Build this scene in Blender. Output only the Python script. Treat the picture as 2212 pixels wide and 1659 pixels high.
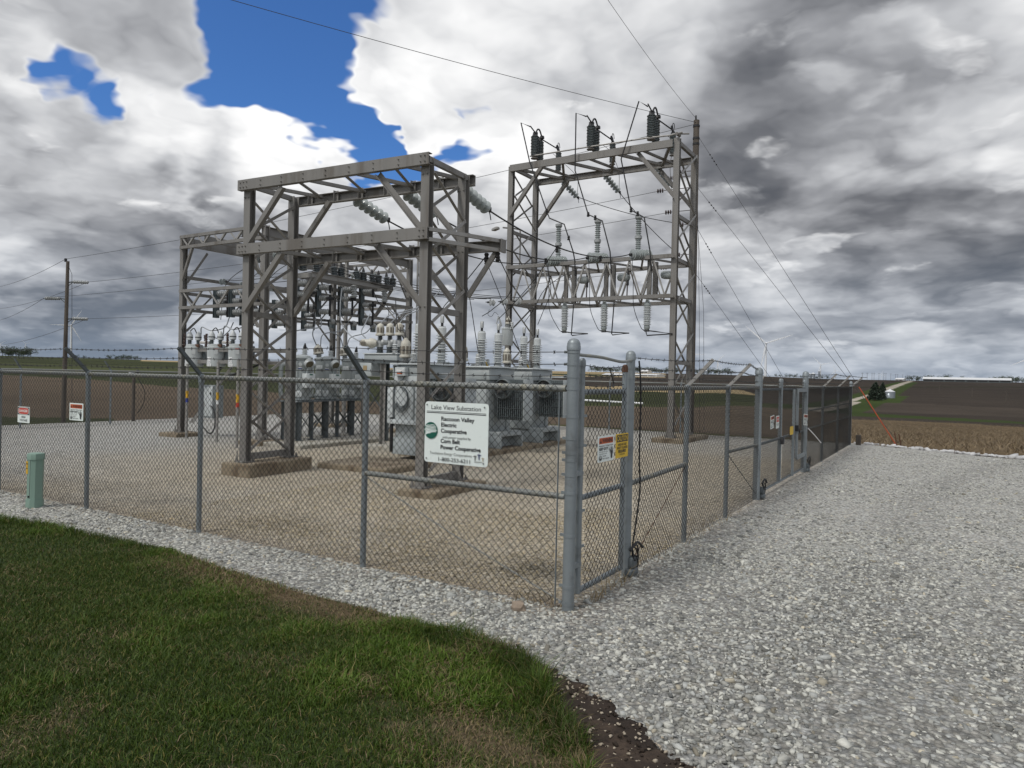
import bpy, math, random
import numpy as np
from math import radians, sin, cos, pi, atan, atan2, sqrt, hypot
from mathutils import Vector, Matrix

for o in list(bpy.data.objects):
    bpy.data.objects.remove(o)
SC = bpy.context.scene
COL = SC.collection
random.seed(7)
RNG = np.random.default_rng(11)

# ---------------------------------------------------------------- camera
YAW, PITCH, ROLL = radians(31.4), 14 / 1545.0, atan(0.022)
CAM = Vector((2.636, -5.28, 1.91))
_fw0 = Vector((-sin(YAW), cos(YAW), 0)); _rt0 = Vector((cos(YAW), sin(YAW), 0)); _up0 = Vector((0, 0, 1))
_fw = _fw0 * cos(PITCH) - _up0 * sin(PITCH); _up1 = _up0 * cos(PITCH) + _fw0 * sin(PITCH)
_rt = _rt0 * cos(ROLL) + _up1 * sin(ROLL); _up = _up1 * cos(ROLL) - _rt0 * sin(ROLL)
cam_d = bpy.data.cameras.new('camera')
cam = bpy.data.objects.new('camera', cam_d); COL.objects.link(cam)
m = Matrix.Identity(4)
for i in range(3):
    m[i][0], m[i][1], m[i][2], m[i][3] = _rt[i], _up[i], -_fw[i], CAM[i]
cam.matrix_world = m
cam_d.sensor_width = 36.0
cam_d.lens = 1545.0 / 2212.0 * 36.0
cam_d.clip_start = 0.05
cam_d.clip_end = 20000
SC.camera = cam

SC.view_settings.view_transform = 'Standard'
SC.view_settings.look = 'None'
SC.view_settings.gamma = 1.0
SC.view_settings.exposure = 0.18
SC.view_settings.use_curve_mapping = False

SUN_EL, SUN_AZ = radians(52), radians(200)      # azimuth clockwise from +Y

# ---------------------------------------------------------------- node helper
class NT:
    """tiny expression builder for node trees"""
    def __init__(s, tree): s.t = tree
    def n(s, typ, **kw):
        nd = s.t.nodes.new(typ)
        for k, v in kw.items(): setattr(nd, k, v)
        return nd
    def put(s, sock, v):
        if isinstance(v, bpy.types.NodeSocket): s.t.links.new(v, sock)
        elif isinstance(v, (tuple, list)) and sock.type == 'RGBA': sock.default_value = (v[0], v[1], v[2], 1)
        else: sock.default_value = v
    def m(s, op, a, b=0.0, c=0.0, clamp=False):
        nd = s.n('ShaderNodeMath', operation=op, use_clamp=clamp)
        for i, v in enumerate((a, b, c)): s.put(nd.inputs[i], v)
        return nd.outputs[0]
    def add(s, a, b): return s.m('ADD', a, b)
    def mul(s, a, b): return s.m('MULTIPLY', a, b)
    def v(s, op, a, b=(0, 0, 0), out=0, scale=None):
        nd = s.n('ShaderNodeVectorMath', operation=op)
        s.put(nd.inputs[0], a); s.put(nd.inputs[1], b)
        if scale is not None: s.put(nd.inputs['Scale'], scale)
        return nd.outputs['Value'] if out else nd.outputs[0]
    def smooth(s, x, lo, hi, a=0.0, b=1.0):
        nd = s.n('ShaderNodeMapRange', interpolation_type='SMOOTHSTEP')
        for k, v in zip((0, 1, 2, 3, 4), (x, lo, hi, a, b)): s.put(nd.inputs[k], v)
        return nd.outputs[0]
    def lin(s, x, lo, hi, a=0.0, b=1.0):
        nd = s.n('ShaderNodeMapRange')
        for k, v in zip((0, 1, 2, 3, 4), (x, lo, hi, a, b)): s.put(nd.inputs[k], v)
        return nd.outputs[0]
    def noise(s, vec, scale, det=4, rough=.5, lac=2.0, dist=0.0, col=False, dim='3D'):
        nd = s.n('ShaderNodeTexNoise', noise_dimensions=dim)
        if vec is not None: s.put(nd.inputs['Vector'], vec)
        for k, v in (('Scale', scale), ('Detail', det), ('Roughness', rough), ('Lacunarity', lac), ('Distortion', dist)): s.put(nd.inputs[k], v)
        return nd.outputs['Color'] if col else nd.outputs['Fac']
    def voro(s, vec, scale, feature='F1', out='Distance', rnd=1.0):
        nd = s.n('ShaderNodeTexVoronoi', feature=feature)
        if vec is not None: s.put(nd.inputs['Vector'], vec)
        s.put(nd.inputs['Scale'], scale); s.put(nd.inputs['Randomness'], rnd)
        return nd.outputs[out]
    def mix(s, f, a, b, blend='MIX'):
        nd = s.n('ShaderNodeMix', data_type='RGBA', blend_type=blend)
        s.put(nd.inputs[0], f); s.put(nd.inputs[6], a); s.put(nd.inputs[7], b)
        return nd.outputs[2]
    def ramp(s, f, stops):
        nd = s.n('ShaderNodeValToRGB'); e = nd.color_ramp.elements
        while len(e) < len(stops): e.new(0.5)
        for el, (p, c) in zip(e, stops): el.position = p; el.color = (c[0], c[1], c[2], 1)
        s.put(nd.inputs[0], f); return nd.outputs[0]
    def comb(s, x, y, z):
        nd = s.n('ShaderNodeCombineXYZ')
        for i, v in enumerate((x, y, z)): s.put(nd.inputs[i], v)
        return nd.outputs[0]
    def sep(s, v):
        nd = s.n('ShaderNodeSeparateXYZ'); s.put(nd.inputs[0], v); return nd.outputs
# ---------------------------------------------------------------- sky: blue Nishita dome with a procedural cloud deck
W = bpy.data.worlds.new('World'); SC.world = W; W.use_nodes = True
T = NT(W.node_tree); W.node_tree.nodes.clear()
sky = T.n('ShaderNodeTexSky', sky_type='NISHITA')
sky.sun_disc = False; sky.sun_elevation = SUN_EL; sky.sun_rotation = SUN_AZ
sky.air_density = 1.0; sky.dust_density = 0.4; sky.ozone_density = 2.5
dirv = T.v('NORMALIZE', T.n('ShaderNodeTexCoord').outputs['Generated'])
dx, dy, dz = T.sep(dirv)
# mild perspective: cloud cells shrink and flatten towards the horizon
inv = T.m('DIVIDE', 1.0, T.add(T.m('MAXIMUM', dz, 0.0), 0.30))
plane = T.v('MULTIPLY', T.v('SCALE', dirv, scale=inv), (1, 1, 1.6))
wv = T.v('SUBTRACT', T.noise(plane, 2.6, 4, .62, col=True), (.5, .5, .5))
wdir = T.v('NORMALIZE', T.v('ADD', dirv, T.v('SCALE', wv, scale=0.20)))
def blob(d, half_deg, soft=1.0):
    dot = T.v('DOT_PRODUCT', wdir, d, out=1)
    return T.smooth(dot, cos(radians(half_deg * (1 + .75 * soft))), cos(radians(half_deg * (1 - .75 * soft))))
def total(lst, x=None):
    for d, r, a in lst:
        b = T.mul(blob(d, r), a)
        x = b if x is None else T.add(x, b)
    return x
# masses of cloud (+) and openings (-): direction, radius in degrees, weight
COVER = [((-0.709, 0.588, 0.39), 3.2, -0.75), ((-0.716, 0.559, 0.418), 3.2, -0.8), ((-0.671, 0.603, 0.432), 3.2, -0.85), ((-0.616, 0.648, 0.447), 2.2, -0.75), ((-0.679, 0.635, 0.368), 2.4, -0.6), ((-0.711, 0.62, 0.333), 2.2, -0.5), ((-0.712, 0.599, 0.366), 2, -0.3), ((-0.675, 0.673, 0.303), 1.9, -0.75), ((-0.646, 0.702, 0.301), 1.8, -0.85), ((-0.614, 0.729, 0.304), 1.7, -0.95), ((-0.578, 0.751, 0.32), 1.7, -0.95), ((-0.547, 0.764, 0.343), 1.5, -0.85), ((-0.684, 0.649, 0.333), 1.8, -0.6), ((-0.81, 0.499, 0.308), 1.8, -0.8), ((-0.83, 0.466, 0.306), 1.8, -0.85), ((-0.847, 0.434, 0.309), 1.7, -0.8), ((-0.856, 0.401, 0.327), 1.6, -0.75), ((-0.784, 0.529, 0.325), 1.8, -0.7), ((-0.76, 0.549, 0.347), 1.8, -0.6), ((-0.859, 0.387, 0.335), 1.3, -0.4), ((-0.613, 0.689, 0.386), 2.1, 0.95), ((-0.593, 0.725, 0.351), 1.5, 0.9), ((-0.637, 0.664, 0.393), 1.2, 0.5), ((-0.819, 0.433, 0.377), 6, 0.55), ((-0.41, 0.815, 0.409), 10, 0.5), ((-0.788, 0.559, 0.258), 5, 0.5), ((-0.704, 0.67, 0.234), 5, 0.5), ((-0.884, 0.419, 0.208), 8, 0.5), ((-0.531, 0.733, 0.426), 2.6, 0.5), ((-0.179, 0.936, 0.304), 14, 0.5), ((-0.407, 0.891, 0.201), 12, 0.4), ((-0.864, 0.366, 0.345), 1.6, 0.4), ((-0.811, 0.511, 0.285), 1.2, 0.5), ((-0.695, 0.66, 0.285), 1.2, 0.3), ((-0.755, 0.593, 0.28), 2, 0.3), ((-0.575, 0.806, 0.136), 10, 0.5), ((-0.852, 0.511, 0.112), 10, 0.5), ((-0.075, 0.992, 0.105), 10, 0.5)]
LIGHT = [((-0.407, 0.809, 0.424), 9, 0.34), ((-0.55, 0.71, 0.438), 3, 0.12), ((-0.613, 0.693, 0.379), 3.5, 0.28), ((-0.771, 0.565, 0.292), 4, 0.22), ((-0.813, 0.507, 0.286), 3, 0.22), ((-0.74, 0.595, 0.313), 2.6, 0.14), ((-0.717, 0.633, 0.292), 3, 0.14), ((-0.677, 0.693, 0.249), 5, 0.1), ((-0.563, 0.785, 0.257), 4, 0.14), ((-0.824, 0.425, 0.375), 6, 0.02), ((-0.866, 0.39, 0.314), 3, 0.1), ((-0.514, 0.798, 0.315), 3, 0.1), ((-0.086, 0.913, 0.399), 5.5, -0.19), ((-0.013, 0.92, 0.391), 4.5, -0.12), ((-0.143, 0.891, 0.43), 4, -0.07), ((-0.227, 0.924, 0.308), 4.5, -0.18), ((-0.256, 0.928, 0.272), 2.6, -0.14), ((-0.102, 0.943, 0.316), 4, 0.06), ((0.023, 0.943, 0.331), 5, 0.22), ((-0.036, 0.988, 0.153), 5, -0.17), ((0.056, 0.99, 0.131), 4, -0.16), ((-0.128, 0.966, 0.225), 5, -0.06), ((-0.001, 0.972, 0.234), 5, -0.04), ((-0.214, 0.955, 0.208), 4, 0.08), ((-0.844, 0.523, 0.119), 4.6, -0.17), ((-0.797, 0.587, 0.143), 3.6, -0.12), ((-0.877, 0.468, 0.108), 3, -0.14), ((-0.895, 0.436, 0.1), 2.4, 0.16), ((-0.903, 0.409, 0.134), 3, 0.06), ((-0.91, 0.414, 0.036), 4, -0.24), ((-0.881, 0.472, 0.028), 4, -0.2), ((-0.851, 0.524, 0.034), 4, -0.12), ((-0.439, 0.891, 0.114), 4, 0.05), ((-0.892, 0.403, 0.205), 5, -0.04), ((-0.868, 0.463, 0.178), 4, 0.05), ((-0.704, 0.689, 0.171), 5, 0.02), ((-0.182, 0.977, 0.113), 5, 0.0), ((-0.025, 0.996, 0.081), 4, 0.06), ((-0.822, 0.566, 0.065), 2, 0.16), ((-0.38, 0.888, 0.259), 6, -0.05), ((-0.551, 0.828, 0.106), 4, -0.07), ((-0.572, 0.799, 0.186), 4, -0.04)]
def puff(vec, scale, two=True):
    x = None
    for k, w in ((1.0, .62), (2.35, .38))[:2 if two else 1]:
        b = T.mul(T.m('ABSOLUTE', T.add(T.noise(vec, scale * k, 0), -.5)), 4.2 * w)
        x = b if x is None else T.add(x, b)
    return x
wp = T.v('ADD', plane, T.v('SCALE', wv, scale=0.22))
UPS = (0.0, 0.0, 0.085)
wps = T.v('ADD', wp, UPS)
f1 = T.noise(wp, 1.8, 5, .56)
f1s = T.noise(wps, 1.8, 2, .56)
p1 = puff(wp, 3.4)
p1s = puff(wps, 3.4)
field = T.add(T.mul(f1, .62), T.mul(p1, .38))
cov = T.add(T.add(T.mul(T.add(field, -.52), 2.0), total(COVER)), T.add(0.60, T.smooth(dz, .16, .02)))
fine = T.noise(wp, 9.0, 3, .6)
alpha = T.smooth(T.add(cov, T.mul(T.add(fine, -.5), .5)), -0.04, 0.50)
relief = T.add(T.mul(T.add(f1, T.mul(f1s, -1.0)), 1.15), T.mul(T.add(p1, T.mul(p1s, -1.0)), .16))
lum = T.add(T.add(0.49, total(LIGHT)), T.mul(relief, 0.85))
lum = T.add(lum, T.mul(T.add(f1, -.5), .62))
lum = T.add(lum, T.mul(T.add(p1, -.45), .13))
lum = T.add(lum, T.mul(T.add(fine, -.5), .10))
lum = T.add(lum, T.mul(T.smooth(cov, 0.8, 0.15), .14))
lum = T.add(lum, T.mul(T.smooth(dz, .22, .05), .07))
above = T.smooth(dz, 0.62, 0.95)                # unseen cloud overhead, brightened to add light on the ground
behind = T.smooth(T.v('DOT_PRODUCT', dirv, (0.30, -0.90, 0.30), out=1), 0.1, 0.9)  # unseen sky behind the camera, brightened as well for added light
lum = T.add(lum, T.add(T.mul(above, .35), T.mul(behind, .35)))
lum = T.m('MAXIMUM', T.m('MINIMUM', lum, 1.0), 0.03)
ccol = T.ramp(lum, [(0.0, (.085, .092, .108)), (.18, (.150, .156, .172)), (.38, (.285, .292, .312)), (.6, (.50, .51, .53)), (.8, (.72, .725, .735)), (1.0, (.91, .91, .91))])
# nearer cumulus heaps with sunlit rims and flat grey bases, standing in front of the deck
wq = T.v('ADD', T.v('MULTIPLY', wp, (1, 1, 1.25)), (5.3, 1.9, 2.2))
c2 = T.add(T.mul(T.noise(wq, 3.1, 5, .56), .72), T.mul(puff(wq, 5.2, False), .16))
c2s = T.add(T.mul(T.noise(T.v('ADD', wq, (0.01, 0.0, 0.06)), 3.1, 3, .56), .72), T.mul(puff(T.v('ADD', wq, (.01, 0, .06)), 5.2, False), .16))
a2 = T.mul(T.smooth(c2, .455, .535), T.smooth(cov, .05, .5))
l2 = T.add(T.add(.50, T.mul(total(LIGHT), .75)), T.mul(T.add(c2, T.mul(c2s, -1.0)), 2.6))
l2 = T.add(l2, T.add(T.mul(T.smooth(c2, .60, .46), .16), T.mul(T.add(fine, -.5), .10)))
l2 = T.m('MAXIMUM', T.m('MINIMUM', l2, 1.0), 0.06)
ccol = T.mix(T.mul(a2, .80), ccol, T.ramp(l2, [(0.0, (.085, .092, .108)), (.18, (.150, .156, .172)), (.38, (.285, .292, .312)), (.6, (.50, .51, .53)), (.8, (.72, .725, .735)), (1.0, (.91, .91, .91))]))
hz = T.add(T.mul(T.smooth(dz, 0.22, 0.03), .5), T.mul(T.smooth(dz, .07, -.01), .5))
ccol = T.mix(T.mul(hz, .55), ccol, (.265, .345, .46))
blue = T.mix(1.0, sky.outputs[0], (.50, .84, 1.30), 'MULTIPLY')
bl = T.n('ShaderNodeBackground'); T.put(bl.inputs[0], blue); bl.inputs[1].default_value = 0.085
cl = T.n('ShaderNodeBackground'); T.put(cl.inputs[0], ccol); cl.inputs[1].default_value = 1.0
mx = T.n('ShaderNodeMixShader'); T.put(mx.inputs[0], alpha)
W.node_tree.links.new(bl.outputs[0], mx.inputs[1]); W.node_tree.links.new(cl.outputs[0], mx.inputs[2])
wo = T.n('ShaderNodeOutputWorld'); W.node_tree.links.new(mx.outputs[0], wo.inputs[0])

sun_d = bpy.data.lights.new('sun', 'SUN'); sun_d.energy = 1.5; sun_d.angle = radians(10); sun_d.color = (1.0, .965, .91)
sun = bpy.data.objects.new('sun', sun_d); COL.objects.link(sun)
sun.rotation_euler = Vector((-sin(SUN_AZ) * cos(SUN_EL), -cos(SUN_AZ) * cos(SUN_EL), -sin(SUN_EL))).to_track_quat('-Z', 'Y').to_euler()
# ---------------------------------------------------------------- materials (all procedural)
def mat(name, col, rough=.6, metal=0.0, var=.15, vscale=6.0, col2=None, mixscale=3.0, mixlo=.45, mixhi=.6, bump=0.0, bscale=60.0, streak=False, spec=.5):
    """noise-broken colour, optional second colour in patches (weathering with its own shape)"""
    ma = bpy.data.materials.new(name); ma.use_nodes = True
    t = NT(ma.node_tree); b = ma.node_tree.nodes['Principled BSDF']
    oc = t.n('ShaderNodeTexCoord').outputs['Object']
    vec = t.v('MULTIPLY', oc, (1, 1, .12)) if streak else oc
    n1 = t.noise(vec, vscale, 4, .6)
    c = t.mix(n1, tuple(x * (1 - var) for x in col), tuple(min(1, x * (1 + var)) for x in col))
    if col2 is not None:
        n2 = t.smooth(t.noise(vec, mixscale, 5, .65), mixlo, mixhi)
        c = t.mix(n2, c, col2)
    t.put(b.inputs['Base Color'], c)
    t.put(b.inputs['Roughness'], t.lin(n1, .3, .7, max(.05, rough - .08), min(1, rough + .08)))
    b.inputs['Metallic'].default_value = metal
    b.inputs['Specular IOR Level'].default_value = spec
    if bump:
        bn = t.n('ShaderNodeBump'); bn.inputs['Strength'].default_value = bump; bn.inputs['Distance'].default_value = .01
        t.put(bn.inputs['Height'], t.noise(oc, bscale, 4, .6)); t.put(b.inputs['Normal'], bn.outputs[0])
    return ma

M = dict(
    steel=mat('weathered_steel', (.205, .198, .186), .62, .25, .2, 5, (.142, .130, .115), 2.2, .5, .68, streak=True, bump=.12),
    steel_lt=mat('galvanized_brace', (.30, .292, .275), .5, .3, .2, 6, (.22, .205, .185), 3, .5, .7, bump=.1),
    galv=mat('galvanized_pipe', (.235, .262, .275), .48, .45, .16, 7, (.17, .185, .19), 3.5, .5, .7, bump=.08),
    galv_dk=mat('dark_galvanized', (.10, .115, .12), .5, .4, .2, 7, bump=.08),
    rail=mat('lichen_rail', (.235, .245, .235), .6, .35, .2, 14, (.29, .28, .225), 9, .52, .66, bump=.2, bscale=120),
    wire=mat('fence_wire', (.050, .050, .049), .45, .5, .3, 20),
    barb=mat('barbed_wire', (.035, .035, .034), .6, .3, .2, 20),
    black=mat('black_fitting', (.012, .012, .013), .5, 0, .3, 10),
    cable=mat('black_cable', (.014, .014, .015), .55, 0, .2, 10),
    hose=mat('grey_jumper_hose', (.26, .28, .30), .5, 0, .12, 8),
    alu=mat('aluminium_wire', (.055, .056, .058), .5, .4, .2, 10),
    tank=mat('grey_transformer_paint', (.30, .33, .332), .42, 0, .08, 3, (.235, .255, .255), 1.6, .55, .75, streak=True),
    tank_lt=mat('pale_grey_paint', (.42, .45, .452), .42, 0, .07, 3, (.33, .35, .345), 1.8, .56, .75, streak=True),
    fin=mat('radiator_dark', (.105, .125, .13), .5, 0, .15, 4),
    stand=mat('stand_galvanized', (.105, .122, .128), .55, .3, .2, 5, (.065, .075, .08), 2.5, .5, .7, streak=True),
    switch=mat('switch_channel', (.115, .140, .148), .5, .2, .15, 5),
    porc=mat('grey_porcelain', (.30, .33, .325), .16, 0, .06, 6, spec=.7),
    porc_md=mat('mid_grey_porcelain', (.15, .172, .175), .2, 0, .1, 6, spec=.7),
    porc_dk=mat('dark_grey_porcelain', (.085, .10, .105), .2, 0, .1, 6, spec=.7),
    poly=mat('pale_polymer', (.52, .545, .545), .35, 0, .06, 6),
    poly_mid=mat('mid_grey_polymer', (.33, .345, .345), .35, 0, .08, 6),
    guard=mat('bird_guard_cream', (.50, .485, .42), .45, 0, .1, 6, (.36, .33, .27), 4, .5, .7),
    vent=mat('guard_vent', (.17, .15, .12), .6, 0, .3, 60),
    brown=mat('brown_porcelain', (.045, .022, .016), .2, 0, .2, 8, spec=.7),
    conc=mat('concrete', (.235, .195, .138), .9, 0, .16, 9, (.115, .085, .055), 2.4, .46, .66, bump=.35, bscale=45),
    conc_lt=mat('new_concrete', (.34, .325, .28), .9, 0, .12, 9, (.22, .19, .14), 2.6, .52, .7, bump=.3, bscale=45),
    wood=mat('pole_wood', (.105, .088, .072), .85, 0, .3, 9, (.06, .05, .042), 5, .45, .65, streak=True, bump=.4, bscale=30),
    white=mat('white_paint', (.78, .79, .79), .4, 0, .04, 4),
    turb=mat('turbine_white', (.74, .76, .78), .4, 0, .03, .05),
    signw=mat('sign_white', (.74, .80, .775), .3, 0, .025, 3),
    ink=mat('sign_black', (.012, .012, .016), .5, 0, .1, 30),
    orange=mat('sign_orange', (.52, .095, .02), .45, 0, .12, 30),
    red=mat('sign_red', (.50, .05, .03), .45, 0, .08, 20),
    yellow=mat('sign_yellow', (.66, .43, .02), .45, 0, .07, 15),
    green=mat('logo_green', (.006, .095, .065), .45, 0, .08, 20),
    navy=mat('logo_navy', (.02, .03, .14), .45, 0, .1, 20),
    tan=mat('logo_tan', (.32, .24, .13), .45, 0, .1, 20),
    greyink=mat('logo_grey', (.10, .10, .10), .5, 0, .1, 20),
    ped=mat('pedestal_green', (.19, .285, .235), .5, 0, .06, 5, (.15, .225, .185), 3, .55, .75),
    ylab=mat('yellow_tag', (.62, .36, .02), .5, 0, .2, 60),
    orguard=mat('orange_guard', (.34, .06, .016), .5, 0, .15, 6),
    rust=mat('rusty_iron', (.085, .040, .022), .8, 0, .3, 30),
    glass=mat('gauge_glass', (.10, .09, .06), .1, 0, .2, 20),
    bin=mat('bin_steel', (.30, .33, .36), .4, .5, .12, 3),
    barnw=mat('barn_wall', (.60, .60, .58), .7, 0, .1, .2),
    barnr=mat('barn_roof', (.66, .67, .68), .5, .2, .06, .2),
    dark=mat('dark_opening', (.02, .021, .022), .8, 0, .2, 1),
    trunk=mat('tree_bark', (.07, .055, .04), .9, 0, .3, 3),
    leafA=mat('leaf_far', (.040, .058, .030), .8, 0, .4, .35, (.062, .080, .040), .8, .45, .6),
    leafB=mat('leaf_cedar', (.020, .034, .020), .8, 0, .4, 1.5),
    box=mat('dark_green_box', (.012, .020, .016), .5, 0, .2, 4),
    bluetag=mat('blue_tag', (.02, .04, .25), .5, 0, .2, 20),
)

# ---------------------------------------------------------------- mesh builder
ORG = {}
def V(*a): return Vector(a if len(a) == 3 else a[0])
def frame(d, up=(0, 0, 1)):
    d = Vector(d).normalized(); u = Vector(up)
    if abs(d.dot(u)) > .985: u = Vector((1, 0, 0)) if abs(d.x) < .9 else Vector((0, 1, 0))
    x = u.cross(d).normalized(); y = d.cross(x)
    return d, x, y
class MB:
    def __init__(s): s.v = []; s.f = []
    def poly(s, pts, faces):
        o = len(s.v); s.v += [tuple(p) for p in pts]; s.f += [tuple(i + o for i in f) for f in faces]; return s
    def box(s, c, size, rz=0.0):
        cx, cy, cz = c; a, b, h = (x / 2 for x in size); cr, sr = cos(rz), sin(rz)
        P = [(cx + x * cr - y * sr, cy + x * sr + y * cr, cz + z) for z in (-h, h) for x, y in ((-a, -b), (a, -b), (a, b), (-a, b))]
        return s.poly(P, [(3, 2, 1, 0), (4, 5, 6, 7), (0, 1, 5, 4), (1, 2, 6, 5), (2, 3, 7, 6), (3, 0, 4, 7)])
    def bbox(s, c, size, ch=.02, rz=0.0):
        """box with chamfered vertical and top edges"""
        a, b, h = (x / 2 for x in size); ch = min(ch, a * .9, b * .9, h)
        def ring(ia, ib, z):
            A, B = a - ia, b - ib; k = ch
            return [(-A + k, -B, z), (A - k, -B, z), (A, -B + k, z), (A, B - k, z), (A - k, B, z), (-A + k, B, z), (-A, B - k, z), (-A, -B + k, z)]
        R = [ring(0, 0, -h), ring(0, 0, h - ch), ring(ch * .7, ch * .7, h)]
        cr, sr = cos(rz), sin(rz)
        P = [(c[0] + x * cr - y * sr, c[1] + x * sr + y * cr, c[2] + z) for r in R for x, y, z in r]
        F = [tuple(range(7, -1, -1)), tuple(range(16, 24))]
        for k in range(2):
            for i in range(8):
                j = (i + 1) % 8; F.append((k * 8 + i, k * 8 + j, k * 8 + 8 + j, k * 8 + 8 + i))
        return s.poly(P, F)
    def prism(s, p, q, sec, up=(0, 0, 1)):
        """extrude a closed 2D section from p to q"""
        p, q = Vector(p), Vector(q); d, x, y = frame(q - p, up); n = len(sec)
        P = [p + x * a + y * b for a, b in sec] + [q + x * a + y * b for a, b in sec]
        F = [(i, (i + 1) % n, n + (i + 1) % n, n + i) for i in range(n)]
        s.poly(P, F)
        if n <= 4: s.f += [tuple(len(s.v) - 2 * n + i for i in range(n - 1, -1, -1)), tuple(len(s.v) - n + i for i in range(n))]
        return s
    def bar(s, p, q, w, h=None, up=(0, 0, 1)):
        h = w if h is None else h
        return s.prism(p, q, [(-w / 2, -h / 2), (w / 2, -h / 2), (w / 2, h / 2), (-w / 2, h / 2)], up)
    def multi(s, p, q, rects, up=(0, 0, 1)):
        for x0, y0, x1, y1 in rects: s.prism(p, q, [(x0, y0), (x1, y0), (x1, y1), (x0, y1)], up)
        return s
    def hbeam(s, p, q, w, d, up=(0, 0, 1), t=.012):
        """wide flange: flanges w wide (along x), d deep (along y/up)"""
        e = .0015
        return s.multi(p, q, [(-w / 2, -d / 2, w / 2, -d / 2 + t), (-w / 2, d / 2 - t, w / 2, d / 2), (-t / 2, -d / 2 + t - e, t / 2, d / 2 - t + e)], up)
    def chan(s, p, q, w, d, up=(0, 0, 1), t=.010, side=1):
        e = .0015; x0, x1 = (-w / 2, -w / 2 + t) if side > 0 else (w / 2 - t, w / 2)
        a, b = (x1 - e, w / 2) if side > 0 else (-w / 2, x0 + e)
        return s.multi(p, q, [(x0, -d / 2, x1, d / 2), (a, d / 2 - t, b, d / 2 - .001), (a, -d / 2 + .001, b, -d / 2 + t)], up)
    def angle(s, p, q, w, up=(0, 0, 1), t=.008):
        e = .001
        return s.multi(p, q, [(-w / 2, -w / 2, -w / 2 + t, w / 2), (-w / 2 + t - e, -w / 2 + e, w / 2, -w / 2 + t)], up)
    def tube(s, pts, r, seg=8, caps=True):
        pts = [Vector(p) for p in pts]; n = len(pts); R = r if isinstance(r, (list, tuple)) else [r] * n
        _, x, y = frame(pts[1] - pts[0]); o = len(s.v); P = []
        for i, p in enumerate(pts):
            d = (pts[min(i + 1, n - 1)] - pts[max(i - 1, 0)]).normalized()
            x = (x - d * x.dot(d)).normalized(); y = d.cross(x)
            for k in range(seg):
                a = 2 * pi * k / seg; P.append(p + (x * cos(a) + y * sin(a)) * R[i])
        F = []
        for i in range(n - 1):
            for k in range(seg):
                j = (k + 1) % seg; F.append((i * seg + k, i * seg + j, i * seg + seg + j, i * seg + seg + k))
        if caps: F += [tuple(range(seg - 1, -1, -1)), tuple((n - 1) * seg + k for k in range(seg))]
        return s.poly(P, F)
    def lathe(s, base, axis, prof, seg=16):
        """prof: list of (radius, distance along axis)"""
        base = Vector(base); d, x, y = frame(axis); P = []
        for r, h in prof:
            for k in range(seg):
                a = 2 * pi * k / seg; P.append(base + d * h + (x * cos(a) + y * sin(a)) * max(r, .0004))
        n = len(prof); F = []
        for i in range(n - 1):
            for k in range(seg):
                j = (k + 1) % seg; F.append((i * seg + k, i * seg + j, i * seg + seg + j, i * seg + seg + k))
        F += [tuple(range(seg - 1, -1, -1)), tuple((n - 1) * seg + k for k in range(seg))]
        return s.poly(P, F)
    def cyl(s, p, q, r, seg=12):
        p, q = Vector(p), Vector(q); return s.lathe(p, q - p, [(r, 0), (r, (q - p).length)], seg)
    def sheds(s, p, q, core, shed, n, seg=16, under=.35):
        """ribbed insulator body between p and q"""
        p, q = Vector(p), Vector(q); L = (q - p).length; st = L / n; pr = [(core, 0)]
        for i in range(n):
            h = i * st; r = shed * (1.0 if i % 2 == 0 else .93)
            pr += [(core, h + st * .30), (r, h + st * .42), (r, h + st * .54), (core * 1.06, h + st * .88)]
        pr.append((core, L)); return s.lathe(p, q - p, pr, seg)
    def build(s, name, m, parent=None, smooth=True, org=None):
        me = bpy.data.meshes.new(name)
        o = ORG.get(parent.name, (0, 0, 0)) if parent is not None else (org or (0, 0, 0))
        me.from_pydata([(a - o[0], b - o[1], c - o[2]) for a, b, c in s.v], [], s.f)
        me.materials.append(m if not isinstance(m, str) else M[m])
        if smooth:
            me.polygons.foreach_set('use_smooth', [True] * len(me.polygons)); me.set_sharp_from_angle(angle=radians(38))
        ob = bpy.data.objects.new(name, me); COL.objects.link(ob)
        if parent is not None: ob.parent = parent; ORG[ob.name] = ORG.get(parent.name, (0, 0, 0))
        else: ob.location = o; ORG[ob.name] = o
        return ob
def tag(o, label=None, cat=None, group=None, kind=None):
    for k, v in (('label', label), ('category', cat), ('group', group), ('kind', kind)):
        if v: o[k] = v
    return o
def thing(name, label, cat, loc=(0, 0, 0), group=None):
    o = bpy.data.objects.new(name, None); o.empty_display_size = .2; COL.objects.link(o); o.location = loc
    ORG[o.name] = tuple(loc); return tag(o, label, cat, group)
def dup(root, loc, label, rz=None, scale=None):
    r = root.copy(); COL.objects.link(r); r.location = loc; r['label'] = label
    if rz is not None: r.rotation_euler = (0, 0, rz)
    if scale is not None: r.scale = scale if isinstance(scale, (tuple, list)) else (scale,) * 3
    for ch in [c for c in COL.objects if c.parent == root]:
        c = ch.copy(); COL.objects.link(c); c.parent = r
        for g in [g for g in COL.objects if g.parent == ch]:
            d = g.copy(); COL.objects.link(d); d.parent = c
    return r
def lerp(a, b, t): return tuple(x + (y - x) * t for x, y in zip(a, b))
def sag(p, q, s, n=14):
    return [V(lerp(p, q, t)) - Vector((0, 0, 4 * s * t * (1 - t))) for t in (i / n for i in range(n + 1))]
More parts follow.
